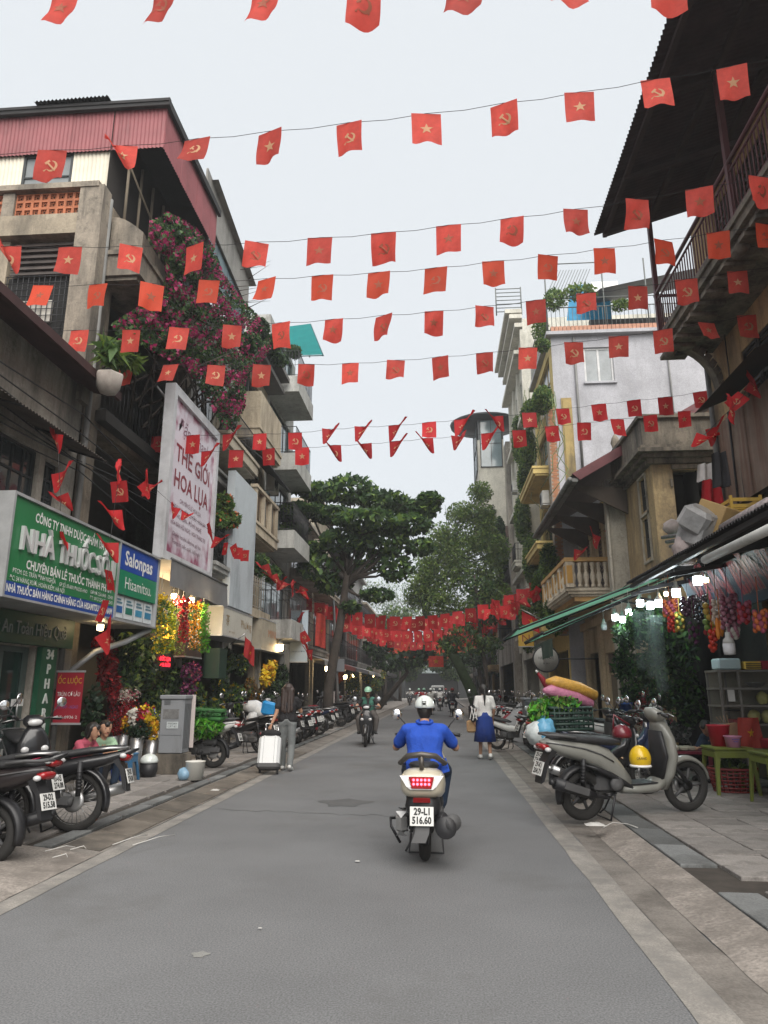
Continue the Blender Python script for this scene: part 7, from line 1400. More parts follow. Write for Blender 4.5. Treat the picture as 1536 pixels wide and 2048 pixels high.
vase('tall white conical planter with a dark slender plant', vx(178, 11.3), .55, .15, [('leaves', (0, 0, 1.0), (.16, .16, .5), 300, .09, [lfD, lfA], [.7, .3])], M('glazed_white', (0.55, 0.54, 0.53), .4, var=.05), 'planter', 'planter')
def stool(label, pos, m, s=.28, h=.42, name='plastic_stool', cat='stool', group='blue plastic stools', spread=.05):
    t = thing(name, pos, label, cat, group); p = Vector(pos); b = B(); b.cbox(tuple(p + Vector((0, 0, h - .02))), (s, s, .04), bev=.012); b.cbox(tuple(p + Vector((0, 0, h - .06))), (s * .92, s * .92, .05)); ob('top', b, m, t)
    for sx in (-1, 1):
        for sy in (-1, 1):
            b = B(); q0 = [(sx * (s / 2 - .02 - i), sy * (s / 2 - .02 - j)) for i, j in ((0, 0), (.07, 0), (.07, .02), (.02, .02), (.02, .07), (0, .07))]; k = .5
            rings = [[tuple(p + Vector((x, y, h - .07))) for x, y in q0], [tuple(p + Vector((sx * (s / 2 - .02 + spread * .5 - i), sy * (s / 2 - .02 + spread * .5 - j), h * .5))) for i, j in ((0, 0), (.05, 0), (.05, .015), (.015, .015), (.015, .05), (0, .05))], [tuple(p + Vector((sx * (s / 2 - .02 + spread - i), sy * (s / 2 - .02 + spread - j), 0.0))) for i, j in ((0, 0), (.042, 0), (.042, .015), (.015, .015), (.015, .042), (0, .042))]]
            b.loft(rings); ob('leg', b, m, t)
    b = B()
    for sx, sy, a in ((0, -1, 0), (0, 1, 0), (-1, 0, 1), (1, 0, 1)): b.cbox(tuple(p + Vector((sx * (s / 2 - .012), sy * (s / 2 - .012), h - .10))), (.012, s * .86, .07) if a else (s * .86, .012, .07))
    ob('apron', b, m, t); return t
bluep = M('blue_plastic', (0.03, 0.12, 0.24), .5, var=.1, stain=.1); stool('teal blue plastic stool in front of the vases', vx(255, 11.6), bluep); stool('dark blue plastic stool beside the women', vx(222, 11.4), M('navy_plastic', (0.015, 0.04, 0.2), .5), .26, .38)
# grey utility cabinet
U_ = thing('utility_cabinet', (-4.58, 12.7, PAVZ), 'grey metal utility cabinet on a rough concrete plinth', 'cabinet'); cabm = M('cabinet_grey', (0.21, 0.22, 0.235), .55, var=.08, stain=.14, stain_rgb=(.10, .1, .1), scale=2)
b = B(); b.box(-4.89, -4.40, 12.46, 12.90, PAVZ, .42); ob('plinth', b, M('plinth_concrete', (0.22, 0.19, 0.155), .95, stain=.5, stain_rgb=(.04, .036, .03), bump=.6, bscale=12, streak=.6), U_)
b = B(); b.cbox((-4.645, 12.67, .875), (.42, .36, .90), bev=.012); ob('body', b, cabm, U_); b = B(); b.cbox((-4.645, 12.67, 1.36), (.47, .42, .075), bev=.015); ob('lid', b, cabm, U_)
b = B(); b.box(-4.835, -4.455, 12.478, 12.487, .73, 1.31); ob('door', b, cabm, U_); b = B(); b.box(-4.835, -4.455, 12.478, 12.487, .44, .72); ob('lower_panel', b, cabm, U_)
b = B(); [b.box(-4.79, -4.68, 12.470, 12.476, 1.24 + .02 * k, 1.248 + .02 * k) for k in range(4)]; [b.box(-4.436, -4.428, 12.53 + .07 * k, 12.56 + .07 * k, .5, 1.25) for k in range(5)]; ob('vent', b, M('vent_dark', (.08, .085, .09), .6), U_)
b = B(); b.box(-4.80, -4.52, 12.472, 12.477, 1.0, 1.16); ob('faded_label', b, M('faded_label', (.15, .15, .15), .6, var=.3, scale=20), U_); b = B(); b.box(-4.72, -4.52, 12.468, 12.476, .84, .95); lb_ = ob('sticker', b, M('pale_sticker', (.48, .52, .53), .5), U_); text('lettering', 'KHOAN', .045, black, lb_, FC(12.468), -4.62, .92, .002, width=.16); text('lettering', 'CẮT BT', .045, black, lb_, FC(12.468), -4.62, .87, .002, width=.16)
b = B(); b.box(-4.43, -4.36, 12.84, 12.855, .5, 1.4); ob('notice_sheet', b, M('pinkish_notice', (.5, .44, .42), .7, var=.1), U_)
b = B(); b.lathe([(.13, 0), (.155, .27), (.165, .28), (.15, .28), (.12, .02)], 18, tuple(atZ(389, 1559, PAVZ)[:2]) + (PAVZ,)); ob('bucket', b, M('white_plastic', (.55, .54, .5), .5, var=.06), None, 'white plastic bucket beside the concrete plinth', 'bucket')
b = B(); b.blob(tuple(atZ(368, 1560, PAVZ) + Vector((0, 0, .09))), (.11, .1, .10)); ob('plastic_bag', b, M('bluish_bag', (.2, .33, .45), .25, var=.2, scale=12, bump=.6, bscale=12), None, 'small blue knotted bag against the concrete plinth', 'bag')
t = thing('crash_helmet', tuple(vx(300, 12.1)), 'white helmet resting on a black bin beside the cabinet plinth', 'helmet'); p = Vector(vx(300, 12.1)); b = B(); b.ball(tuple(p + Vector((0, 0, .24))), (.15, .15, .13), 16, k=7, z0=-.1); ob('shell', b, whelm, t); b = B(); b.lathe([(.12, 0), (.145, .1), (.14, .225), (.0, .225)], 16, p); ob('black_bin', b, black, t)  # black bin below carries the white helmet
c = atY(62, 1522, 7.3); b = B(); b.blob(tuple(c), (.085, .09, .07)); ob('cloth_bundle', b, M('hot_pink_cloth', (.5, .03, .09), .7, bump=.8, bscale=12), None, 'hot pink cloth bundle on the seat of a near parked bike', 'bundle')
# grass mats on the white scooter
G_ = atY(412, 1480, 13.4)
t = thing('grass_mats', (G_.x, 13.4, .75), 'stack of green artificial grass mats over the white scooter', 'grass mats')
b = B(); [b.cbox((G_.x + .02 * (-1) ** k, 13.4, .98 + .07 * k), (.62, .5, .066), Euler((0, R_(3), R_(6 * k))), bev=.02) for k in range(3)]; ob('dark_mat', b, gdk, t)
V = leaf_cloud(in_ball(1500, (G_.x - .04, 13.36, .84), (.36, .32, .20), .3), .05, 3.2, .2); leaf_obj('bright_tufts', V, [gbr, gdk, lfC], t, rng.choice(3, 1500, p=[.6, .2, .2]), kind='stuff')
V = leaf_cloud(in_ball(900, (G_.x, 13.38, 1.06), (.36, .3, .12), .5), .035, 2.4, .2); leaf_obj('dark_tufts', V, [gdk, lfA], t, rng.choice(2, 900, p=[.6, .4]), kind='stuff')
t = thing('flower_rack', tuple(atX(408, 1430, -5.6)), 'wire grid rack with purple flowers beyond the cabinet', 'rack'); b = B(); T_g = FL(-5.6)
for k in range(12): b.tube([(15.3 + .1 * k, .2, 0), (15.3 + .1 * k, 1.75, 0)], .006, 4)
for k in range(14): b.tube([(15.3, .25 + .11 * k, .004), (16.4, .25 + .11 * k, .004)], .006, 4)
ob('grid', b, M('galv_wire', (.3, .31, .31), .5, .5), t); P = np.concatenate([in_ball(500, (-5.5, 15.8, 1.85), (.2, .5, .25), .1), in_ball(160, (-5.5, 15.7, 1.5), (.15, .4, .2), .1)]); leaf_obj('purple_flowers', leaf_cloud(P, .06, 1.2), [prp, pkp, lfD], t, rng.choice(3, 660, p=[.7, .12, .18]), kind='stuff')
wp_bush('silk_plants', 'mixed silk plants standing under the boxy white sign', 'silk plants', [at3(440, 1370, -5.7, (.2, .5, .5)), at3(425, 1420, -5.6, (.25, .4, .3)), at3(470, 1400, -5.7, (.25, .6, .5)), at3(455, 1320, -5.6, (.2, .6, .3)), at3(480, 1330, -5.5, (.15, .5, .3)), at3(395, 1400, -5.7, (.2, .3, .4), .6)], 480, .09, [lfD, lfA, lfB, lfC, yel], [.3, .28, .2, .16, .06], 2.0, kind='stuff')
b = B(TS); b.box(16.9, 17.5, 1.75, 2.45, -.4, -.02); ob('dark_green_box', b, M('box_dkgreen', (.01, .035, .022), .6, stain=.1), None, 'dark green light box hanging under the boxy white sign', 'sign box')
wp_bush('yellow_blooms', 'big bunch of yellow silk lilies under the beige sign', 'flowers', [at3(538, 1345, -5.2, (.2, .45, .28)), at3(530, 1360, -5.2, (.15, .3, .25), .5), at3(545, 1330, -5.2, (.15, .3, .15), .5)], 230, .12, [yel, amb, lfB], [.62, .22, .16], 1.6, kind='stuff')
wp_bush('silk_plants', 'dark green pine like silk plants below the yellow lilies', 'silk plants', [at3(555, 1380, -5.3, (.25, .5, .3)), at3(535, 1410, -5.3, (.25, .6, .35)), at3(515, 1430, -5.3, (.25, .5, .3)), at3(565, 1350, -5.6, (.2, .5, .4))], 420, .08, [lfD, lfA, lfB], [.5, .35, .15], 2.4, kind='stuff')
wp_bush('silk_plants', 'brown and yellow dried plants behind the loaded red motorbike', 'silk plants', [at3(515, 1400, -5.7, (.2, .5, .4)), at3(500, 1380, -5.8, (.2, .4, .4))], 380, .08, [M('dried_brown', (.16, .10, .04), .8), amb, lfO], [.55, .2, .25], 1.8, kind='stuff')
for u in (16.05, 19.95, 23.45, 28.0, 33.5): b = B(FL()); b.box(u - .14, u + .14, PAVZ, 3.0, .004, .12); ob('shop_pillar', b, M('pale_pillar', (.33, .31, .27), .8, stain=.3), {16.05: H3, 19.95: H4, 23.45: H5}.get(u, H5))
# bags on the red motorbike
c = Vector((-4.75, 18.45, 1.05)); b = B(); b.blob(tuple(c), (.26, .2, .17)); b.blob(tuple(c + Vector((.2, -.05, -.1))), (.18, .16, .15)); ob('cloth_bundle', b, M('white_bundle', (.56, .57, .58), .8, var=.15, bump=.8, bscale=9), None, 'white cloth bundle tied on the red motorbike', 'bundle')
b = B(); b.cbox((-4.35, 18.4, 1.02), (.36, .3, .34), Euler((R_(6), R_(14), R_(20))), bev=.05); ob('blue_bag', b, M('bright_blue_bag', (.01, .22, .52), .5, var=.15, bump=.6, bscale=10), None, 'bright blue bag on the seat of the red motorbike', 'bag')
b = B(); b.blob((-4.72, 18.25, .72), (.16, .13, .22)); ob('plastic_bag', b, M('translucent_bag', (.42, .42, .42), .3, var=.15, bump=.8, bscale=10), None, 'grey plastic bag hanging from the red motorbike', 'bag')
# red chairs, lamp post, grey cabinet further on
redpl = M('red_plastic', (.28, .015, .03), .45, var=.1)
for k in range(5): stool('red plastic stool, %s in the cluster before the white tarp shop' % ORD[k], (-5.3 + .4 * (k % 2), 27.6 + .55 * k, PAVZ), redpl, .34, .5 + .3 * (k % 2), group='red plastic stools')
t = thing('lamp_post', (-3.95, 28.6, PAVZ), 'slim grey steel pole beside the leaning trunk', 'pole'); b = B(); b.tube([(-3.95, 28.6, PAVZ), tuple(px(667, 1200, 28.6))], [.075, .05], 8); ob('pole', b, steel, t); b = B(); b.cbox((-3.9, 28.5, 2.4), (.3, .2, .5), bev=.02); ob('meter_box', b, cabm, t)
t = dup(U_, (-4.6, 30.2, PAVZ), None, 'second grey cabinet standing beyond the leaning tree trunk'); 
for (x, y, X) in ((690, 1352, -5.4), (705, 1350, -5.5), (732, 1345, -5.6), (655, 1335, -5.2), (745, 1350, -5.6), (560, 1292, -5.3)):
    bulb(tuple(atX(x, y, X)), 'small warm lit bulb, %s of those along the far left shop fronts' % ORD[(690, 705, 732, 655, 745, 560).index(x)], power=0, size=3.0, cord=.5)
wp_bush('hanging_flowers', 'orange flower string hanging by the far left shop', 'flowers', [at3(678, 1350, -5.0, (.2, .5, .35))], 260, .14, [M('petal_orange', (.55, .12, .015), .6, trans=.2)], [1], kind='stuff')
wp_bush('silk_plants', 'yellow green plants before the far left shops', 'silk plants', [at3(735, 1350, -5.2, (.4, 1.5, .6)), at3(705, 1370, -5.2, (.4, 1.2, .7)), at3(752, 1372, -5.0, (.4, 2, .6)), at3(765, 1350, -5.2, (.4, 2, 1))], 420, .16, [lfA, lfO, lfB, yel], [.4, .25, .25, .1], kind='stuff')
# cables along the fronts
for k in range(7):
    z = 5.9 - .16 * k; X = -5.85 + .05 * (k % 3); pts = []
    for j in range(13): pts.append((X + .12 * math.sin(j * 1.3 + k), 4 + 3.3 * j, z - .25 * math.sin(math.pi * ((j * .5 + k * .17) % 1))))
    b = B(); b.tube(pts, .011, 5); ob('cable', b, wire_m, None, 'black power cable, %s from the top along the left house fronts' % ORD[k], 'cable', 'cables along the left house fronts')
for k in range(4):
    pts = [(5.15 - .05 * k, 12 + 3 * j, 4.0 + .1 * k - .2 * math.sin(math.pi * ((j * .5 + k * .3) % 1)) + (.3 if j > 3 else 0)) for j in range(10)]; b = B(); b.tube(pts, .012, 5); ob('cable', b, wire_m, None, 'black power cable, %s from the bottom along the right house fronts' % ORD[k], 'cable', 'cables along the right house fronts')

# ================================================================ MARKET, RIGHT SIDE
t = thing('market_canopy', (4.2, 10.0, 3.1), 'black corrugated canopy over the market stall', 'canopy')
for i in range(6): corr_panel('canopy_sheet', t, blackroof, (3.15, 6.6 + i * .92, 3.22 + .004 * (i % 2)), (0, 1, 0), (1, 0, .16), .93, 2.2, amp=.018)
b = B(); b.box(3.2, 3.26, 6.6, 12.1, 3.13, 3.19); [b.prism([(3.2, y, 3.06), (5.28, y, 3.42), (5.28, y, 3.36), (3.2, y, 3.0)], (0, .05, 0)) for y in (7, 8.5, 10, 11.5, 12.02)]; ob('canopy_frame', b, darkmetal, t)
for y in (7.0,): b = B(); b.tube([(3.3, y, PAVZ), (3.3, y, 3.05)], .018, 8); ob('canopy_post', b, darkmetal, t)
tube_ = [tuple(atX(1410, 1120, 3.1)), tuple(atX(1560, 1048, 3.1))]; b = B(); b.tube(tube_, .05, 10); ob('awning_roller', b, M('dull_white_roller', (.45, .45, .43), .6, stain=.2), None, 'rolled pale awning tube over the market canopy edge', 'awning')
# green awnings
gaw = M('green_awning', (0.17, 0.42, 0.29), .7, var=.12, trans=.6)
for i, (y0, y1, z0, z1, X1) in enumerate(((14.2, 17.6, 4.05, 2.66, 1.55), (12.3, 14.9, 3.9, 2.42, 1.75))):
    t = thing('green_awning', (3.6, y0, 3), ('upper', 'lower')[i] + ' pale green cloth awning sloping out over the pavement', 'awning', 'pale green awnings'); b = B()
    b.grid(lambda u, v: (5.28 + (X1 - 5.28) * v, y0 + (y1 - y0) * u, z0 + (z1 - z0) * v - .05 * math.sin(math.pi * u) * v), 10, 8); ob('cloth', b, gaw, t)
    b = B(); b.tube([(X1, y0, z1), (X1, y1, z1)], .025, 6); b.tube([(5.28, y0, z0 - .03), (X1, y0, z1 - .03)], .02, 6); b.tube([(5.28, y1, z0 - .03), (X1, y1, z1 - .03)], .02, 6); b.tube([(5.28, y0, z0 - 1.2), (3.4, y0, z0 + (z1 - z0) * .58 - .05)], .02, 6); ob('awning_frame', b, darkmetal, t)
b = B(); b.grid(lambda u, v: (3.4 - .04 * math.sin(20 * u) * v, 22.0 + 4.2 * u, 3.0 - .55 * v), 24, 3); ob('valance', b, M('dark_green_valance', (.03, .07, .05), .7, trans=.1), None, 'dark green scalloped valance over the far right shop', 'awning')
# the striped sign
S = thing('market_sign', (4.25, 9.0, 2.75), 'dark blue market signboard with tall red striped letters', 'shop sign'); TM = FR(4.2)
b = B(TM); b.prism([(6.0, 2.62, 0), (11.9, 2.62, 0), (11.9, 3.2, .25), (6.0, 3.2, .25)], (0, 0, -.06)); 
ob('board', b, M('market_blue', (.006, .028, .055), .5, var=.1), S)
TM2 = lambda u, v, w: (4.2 - (v - 2.62) * .43 - w, u, v)
rl = text('lettering', 'VĂN BÌNH LAN', .55, M('striped_red', (.17, .012, .02), .5, var=.1), S, TM2, 9.3, 2.94, .012, True, width=4.6, thick=.03)
for k in range(6): text('outline', 'VĂN BÌNH LAN', .55 , M('letter_rim', (.12, .11, .11), .5, var=0), S, TM2, 9.3, 2.94, .006, True, width=4.66, thick=.04) if k == 0 else None
text('lettering', 'K. Thuận', .14, M('pale_print', (.4, .45, .5), .5, var=0), S, TM2, 11.2, 2.68, .012, True, width=.7)
st_ = B(TM2)
for k in range(44): u = 7.05 + k * .105; st_.box(u, u + .018, 2.72, 3.15, .0125, .0145)
ob('stripe', st_, M('stripe_dark', (.02, .03, .06), .5), S)['kind'] = 'stuff'
for i, (x, y, lit, X) in enumerate(((1395, 1157, 1, 3.6), (1352, 1182, 1, 3.6), (1280, 1203, 1, 3.6), (1300, 1208, 1, 3.65), (1318, 1203, 1, 3.6), (1258, 1222, 1, 3.6), (1230, 1232, 1, 3.6), (1245, 1236, 1, 3.7), (1208, 1252, 0, 3.6), (1458, 1292, 0, 3.6))):
    bulb(tuple(atX(x, y, X)), ('%s lit cold white bulb along the market canopy' % ORD[i]) if lit else ('unlit white bulb hanging %s' % ('beside the plastic wrapped plants' if i == 8 else 'above the glass food cabinet')), bool(lit), False, 2.2 if i in (1, 4, 6) else 0, .4, 1.7 if i < 9 else 2.0)
for x, y in ((1412, 1158), (1332, 1186)): bulb(tuple(atX(x, y, 3.7)), 'tiny warm lit bulb under the canopy near %s' % ('the striped sign' if x > 1400 else 'the orange flowers'), True, True, 0, .3, .9)
def bunch(label, x, y0, y1, X, m, r, n, size, e=1.0, name='hanging_produce'):
    a, c = atX(x, y0, X), atX(x, y1, X); b = B()
    for k in range(n): q = a.lerp(c, (k + .5) / n); w = r * (1 - .2 * (k / n)); ang = k * 2.4; b.ball(tuple(q + Vector((w * math.cos(ang), w * math.sin(ang), 0))), (size, size, size * e), 8, k % len(m), 5)
    b.tube([tuple(c), tuple(a + Vector((0, 0, .4)))], .005, 4, 0); return ob(name, b, m, None, label, 'produce', 'imitation fruit and vegetables hung from the canopy', kind=None)
bunch('bunch of orange silk flowers hung under the lit bulbs', 1340, 1200, 1232, 3.7, [M('orange_bloom', (.5, .12, .03), .6), pkp], .10, 40, .035)
bunch('bunch of dark purple plums wrapped in plastic', 1376, 1195, 1232, 3.7, [M('plum', (.05, .012, .035), .15, coat=.5)], .08, 22, .045)
bunch('strings of black glossy beads of fruit', 1402, 1190, 1245, 3.7, [M('black_grape', (.02, .015, .02), .12, coat=.6)], .07, 34, .03)
bunch('string of green and yellow gourds', 1420, 1205, 1270, 3.65, [M('gourd_green', (.14, .22, .04), .4), M('gourd_yellow', (.45, .3, .04), .4), rdp], .06, 16, .045)
bunch('string of white garlic bulbs', 1434, 1198, 1250, 3.65, [M('garlic', (.55, .45, .38), .5)], .05, 22, .03)
bunch('thick string of purple red onions', 1457, 1190, 1255, 3.65, [M('onion', (.17, .03, .06), .35), M('onion_pale', (.35, .15, .2), .4)], .08, 44, .032)
bunch('orange carrots hanging below the garlic', 1441, 1240, 1268, 3.6, [M('carrot', (.6, .2, .02), .5)], .04, 5, .03, 3.0)
bunch('string of red tomatoes hanging lowest', 1426, 1258, 1302, 3.6, [M('tomato', (.5, .03, .01), .25)], .035, 12, .035)
for i, (x, y0, y1, ms, lab) in enumerate(((1488, 1205, 1245, [pkp, rdp], 'cluster of pink and red silk blooms right of the purple onions'), (1520, 1222, 1262, [M('orange_bloom', (.5, .12, .03)), pkp], 'cluster of orange and pink stars hung at the right edge'), (1388, 1245, 1285, [M('dark_leafy', (.03, .05, .02), .6), prp], 'dark leafy bunch under the black fruit strings'), (1360, 1225, 1262, [M('gourd_yellow', (.45, .3, .04)), lfC], 'string of yellow green lemons below the plums'), (1466, 1255, 1275, [M('onion_pale', (.35, .15, .2)), wht], 'small string of pale shallots below the onions'), (1345, 1235, 1262, [rdp, M('tomato', (.5, .03, .01))], 'string of red chillies below the orange flowers'))): bunch(lab, x, y0, y1, 3.7, ms, .06, 24, .03, 1.3)
wp_bush('wrapped_plants', 'dense green silk plants hung around the market doorway', 'silk plants', [at3(1255, 1270, 3.9, (.3, .5, .35)), at3(1285, 1250, 3.8, (.3, .5, .4)), at3(1318, 1260, 3.9, (.3, .4, .5)), at3(1330, 1310, 4.0, (.3, .35, .4)), at3(1250, 1330, 4.1, (.3, .5, .4)), at3(1290, 1340, 4.2, (.3, .5, .4)), at3(1325, 1380, 4.2, (.3, .4, .4)), at3(1270, 1390, 4.2, (.3, .5, .35)), at3(1360, 1300, 4.2, (.3, .4, .6)), at3(1375, 1400, 4.4, (.3, .4, .5))], 520, .07, [lfD, lfA, lfB, M('green_tuft', (.05, .14, .03), .6, trans=.2)], [.38, .3, .17, .15], 2.0, kind='stuff')
film = M('plastic_film', (.20, .27, .25), .25, var=.3, scale=8, alpha=.11, spec=.8)
for i, (x, y) in enumerate(((1275, 1225), (1296, 1222), (1312, 1232))): c = atX(x, y, 3.55); b = B(); b.grid(lambda u, v: (c.x + .1 * math.cos(3.1 * u * 2), c.y + .13 * math.sin(3.1 * u * 2), c.z - (1.0 + .1 * i) * v + .03 * math.sin(7 * u)), 14, 8); ob('plastic_sleeve', b, film, None, 'clear plastic sleeve hanging over the silk plants, %s from the left' % ORD[i], 'plastic sleeve', 'plastic sleeves over the silk plants')
wp_bush('red_berries', 'big bush of dark red berries and flowers behind the grey scooter', 'flowers', [at3(1285, 1440, 4.0, (.35, .5, .26)), at3(1300, 1415, 4.1, (.3, .4, .2)), at3(1315, 1445, 4.0, (.3, .35, .2)), at3(1295, 1395, 4.2, (.2, .3, .2), .5)], 480, .045, [M('berry_red', (.16, .018, .02), .5), rdp, pkp, lfD], [.5, .2, .1, .2], 1.2, kind='stuff')
wp_bush('yellow_blooms', 'small yellow bunch beside the red berries', 'flowers', [at3(1255, 1445, 3.95, (.12, .14, .16))], 160, .05, [yel, lfB], [.7, .3], kind='stuff')
wp_bush('grey_bundle', 'grey plastic wrapped bundle under the red berries', 'bundle', [at3(1345, 1465, 4.1, (.3, .45, .2))], 300, .09, [M('grey_film', (.13, .13, .125), .4), lfD], [.7, .3], 1.2, kind='stuff')
b = B(); c = atX(1252, 1425, 3.8); b.lathe([(.12, 0), (.15, .2), (.155, .2), (.1, .02)], 4, c); ob('blue_box', b, M('blue_box_plastic', (.02, .09, .4), .5), None, 'blue plastic box on the counter by the yellow bunch', 'box')
# glass food cabinet, facing us
K_ = thing('food_cabinet', (4.9, 11.6, PAVZ), 'worn glass food cabinet with alloy frame and shelves', 'cabinet'); kf = M('worn_alloy', (.2, .19, .175), .5, .5, var=.2, stain=.2); KX0, KX1, KY0, KY1 = 4.18, 5.2, 11.3, 11.85
for x in (KX0, KX0 + .02 + .25, KX1 - .03):
    for y in (KY0, KY1 - .03): b = B(); b.box(x, x + .03, y, y + .03, PAVZ, 1.78); ob('upright', b, kf, K_)
for z in (.55, .98, 1.25, 1.5, 1.76): b = B(); b.box(KX0 + .031, KX1 - .031, KY0 + .031, KY1 - .031, z, z + .015); b.box(KX0 + .02, KX1, KY0 - .01, KY0, z - .01, z + .02); b.box(KX0 - .01, KX0, KY0, KY1, z - .01, z + .02); ob('shelf', b, kf, K_)
gk = M('cabinet_glass', (.2, .2, .18), .08, var=.3, scale=3, alpha=.07, spec=.8); b = B(); b.box(KX0 + .004, KX0 + .012, KY0 + .03, KY1 - .03, .56, 1.76); ob('side_pane', b, gk, K_); b = B(); b.box(KX0 + .3, KX1 - .03, KY0 + .004, KY0 + .012, .99, 1.76); ob('front_pane', b, gk, K_); b = B(); b.box(KX0 + .03, KX0 + .27, KY0 + .004, KY0 + .012, .56, 1.76); ob('door_pane', b, gk, K_)
b = B(); b.box(KX0 + .03, KX1, KY1 - .02, KY1 - .012, .2, 1.76); ob('back_panel', b, M('dull_back', (.24, .22, .17), .7, stain=.2), K_); b = B(); b.box(KX0 + .1, KX0 + .2, KY0 - .004, KY0 + .001, 1.32, 1.5); ob('paper_note', b, M('paper_note', (.5, .5, .48), .7), K_); b = B(); b.box(KX0 + .02, KX0 + .25, KY0 - .016, KY0 - .006, 1.18, 1.205); ob('handle', b, chrome, K_)
def item(name, label, cat, b, m, **k): return ob(name, b, m, None, label, cat, **k)
b = B(); b.cbox((4.4, 11.55, 1.87), (.34, .3, .17), bev=.02); item('storage_box', 'pale blue lidded box on top of the glass cabinet', 'box', b, M('pale_blue_box', (.4, .5, .52), .5, var=.05))
b = B(); b.cbox((4.72, 11.5, 1.845), (.24, .3, .12), bev=.01); [b.cbox((4.72, 11.345, 1.81 + .03 * k), (.22, .006, .012), m=1) for k in range(3)]; item('yellow_basket', 'yellow basket with dark print on the glass cabinet', 'basket', b, [M('basket_yellow', (.5, .33, .05), .6), black])
b = B(); b.cbox((4.98, 11.5, 1.85), (.26, .3, .13), bev=.01); item('red_basket', 'red basket with candles on the glass cabinet', 'basket', b, redpl)
b = B(); b.lathe([(.03, 0), (.09, .025), (.15, .08), (.155, .085), (.14, .075), (.0, .02)], 16, (4.8, 11.55, 1.516)); item('steel_bowl', 'dark steel bowl on the top cabinet shelf', 'bowl', b, steel)
for i, (x, z) in enumerate(((4.72, .996), (4.92, .996), (4.88, 1.266))): b = B(); b.blob((x, 11.55, z + .10), (.09, .08, .10)); item('bag_of_greens', 'pale yellow green bag, %s in the glass cabinet' % ORD[i], 'bag', b, M('lime_bag', (.46, .44, .14), .4, var=.2, bump=.6, bscale=15))
b = B(); b.cbox((4.50, 11.5, 1.03), (.3, .24, .06), bev=.01); item('red_tray', 'red tray on the lower cabinet shelf', 'tray', b, redpl)
b = B(); [b.ball((4.98 + .05 * math.cos(k), 11.45 + .05 * math.sin(k * 2), .60 + .015 * k), (.06, .05, .025), 8, k=4) for k in range(4)]; item('orange_snacks', 'orange snacks on the cabinet bottom shelf', 'food', b, M('snack_orange', (.5, .2, .04), .6))
b = B(); b.prism([(4.12, 11.22, .80), (4.34, 11.2, .84), (4.33, 11.2, 1.02), (4.09, 11.22, .99)], (0, .1, 0)); [b.tube([(4.15 + .03 * k, 11.26, .98), (4.06 + .05 * k, 11.25, 1.10 + .01 * k)], .005, 4) for k in range(4)]; item('chopstick_box', 'wooden chopstick box hung on the cabinet corner', 'box', b, M('pale_wood', (.34, .22, .13), .7, var=.2, scale=12))
# tables
olive = M('olive_plastic', (.13, .155, .025), .45, var=.1, stain=.1); tA = stool('olive green plastic table carrying the red bucket', (4.05, 10.95, PAVZ), olive, .55, .62, 'plastic_table', 'table', 'olive green plastic tables', .04); tB = stool('olive green plastic table nearest at the right edge', (4.30, 9.85, PAVZ), olive, .60, .64, 'plastic_table', 'table', 'olive green plastic tables', .04)
zt = PAVZ + .62
b = B(); b.lathe([(.115, 0), (.15, .27), (.165, .28), (.16, .29), (.145, .285), (.11, .02)], 20, (3.98, 11.0, zt)); item('bucket', 'red plastic bucket on the olive green table', 'bucket', b, M('bright_red_plastic', (.42, .012, .03), .4, var=.06))
b = B(); b.lathe([(.09, 0), (.105, .13), (.12, .14), (.12, .155), (.0, .156)], 16, (4.08, 10.78, zt)); [b.cbox((4.08 + .0 * k, 10.672, zt + .08 + .03 * k), (.06 + .04 * k, .006, .012), m=1) for k in range(2)]; item('container', 'pale pink printed tub in front of the red bucket', 'tub', b, [M('pink_plastic', (.5, .22, .33), .45), M('violet_print', (.16, .1, .3))])
def basket(label, pos, r, h, m, name='basket'):
    b = B(); p = Vector(pos); 
    for k in range(7): q = k / 6; rr = r * (.82 + .18 * q); b.tube([tuple(p + Vector((rr * math.cos(a), rr * math.sin(a) * .8, .01 + h * q))) for a in [j * math.pi / 10 for j in range(21)]], .012 if k < 6 else .02, 5)
    for j in range(24): a = j * math.pi / 12; b.tube([tuple(p + Vector((r * .82 * math.cos(a), r * .82 * math.sin(a) * .8, 0))), tuple(p + Vector((r * math.cos(a), r * math.sin(a) * .8, h)))], .009, 4)
    b.poly([tuple(p + Vector((r * .8 * math.cos(a), r * .64 * math.sin(a), .012))) for a in [j * math.pi / 8 for j in range(16)]]); return item(name, label, 'basket', b, m)
basket('dark red woven basket with greens below the table', (4.15, 11.1, PAVZ), .33, .30, M('basket_red', (.2, .025, .025), .5, var=.2)); basket('slate blue plastic basket below the nearest table', (4.42, 9.95, PAVZ), .24, .25, M('basket_blue', (.09, .12, .3), .5, var=.1))
wp_bush('greens', 'heap of green leaves in the dark red basket', 'vegetables', [((4.15, 11.1, .42), (.22, .18, .10), 1)], 220, .07, [lfB, lfC, lfA], [.5, .3, .2], kind='stuff')
b = B(); b.box(3.4, 4.2, 11.9, 12.45, .52, .56); [b.box(x, x + .05, y, y + .05, PAVZ, .519) for x in (3.42, 4.13) for y in (11.92, 12.38)]; item('maroon_table', 'low maroon plastic table in front of the working woman', 'table', b, M('maroon_plastic', (.14, .015, .03), .45))
b = B(); [b.cbox((3.55 + .12 * k, 12.1 + .05 * (k % 2), .595), (.11, .3, .06), bev=.015) for k in range(4)]; item('produce_bundle', 'pale wrapped bundles lying on the maroon table', 'bundle', b, M('pale_wrap', (.28, .26, .2), .7, var=.2))
big_flag((4.42, 11.0, 1.10), .34, .42, 'small red flag with yellow star leaning by the cabinet', .2)
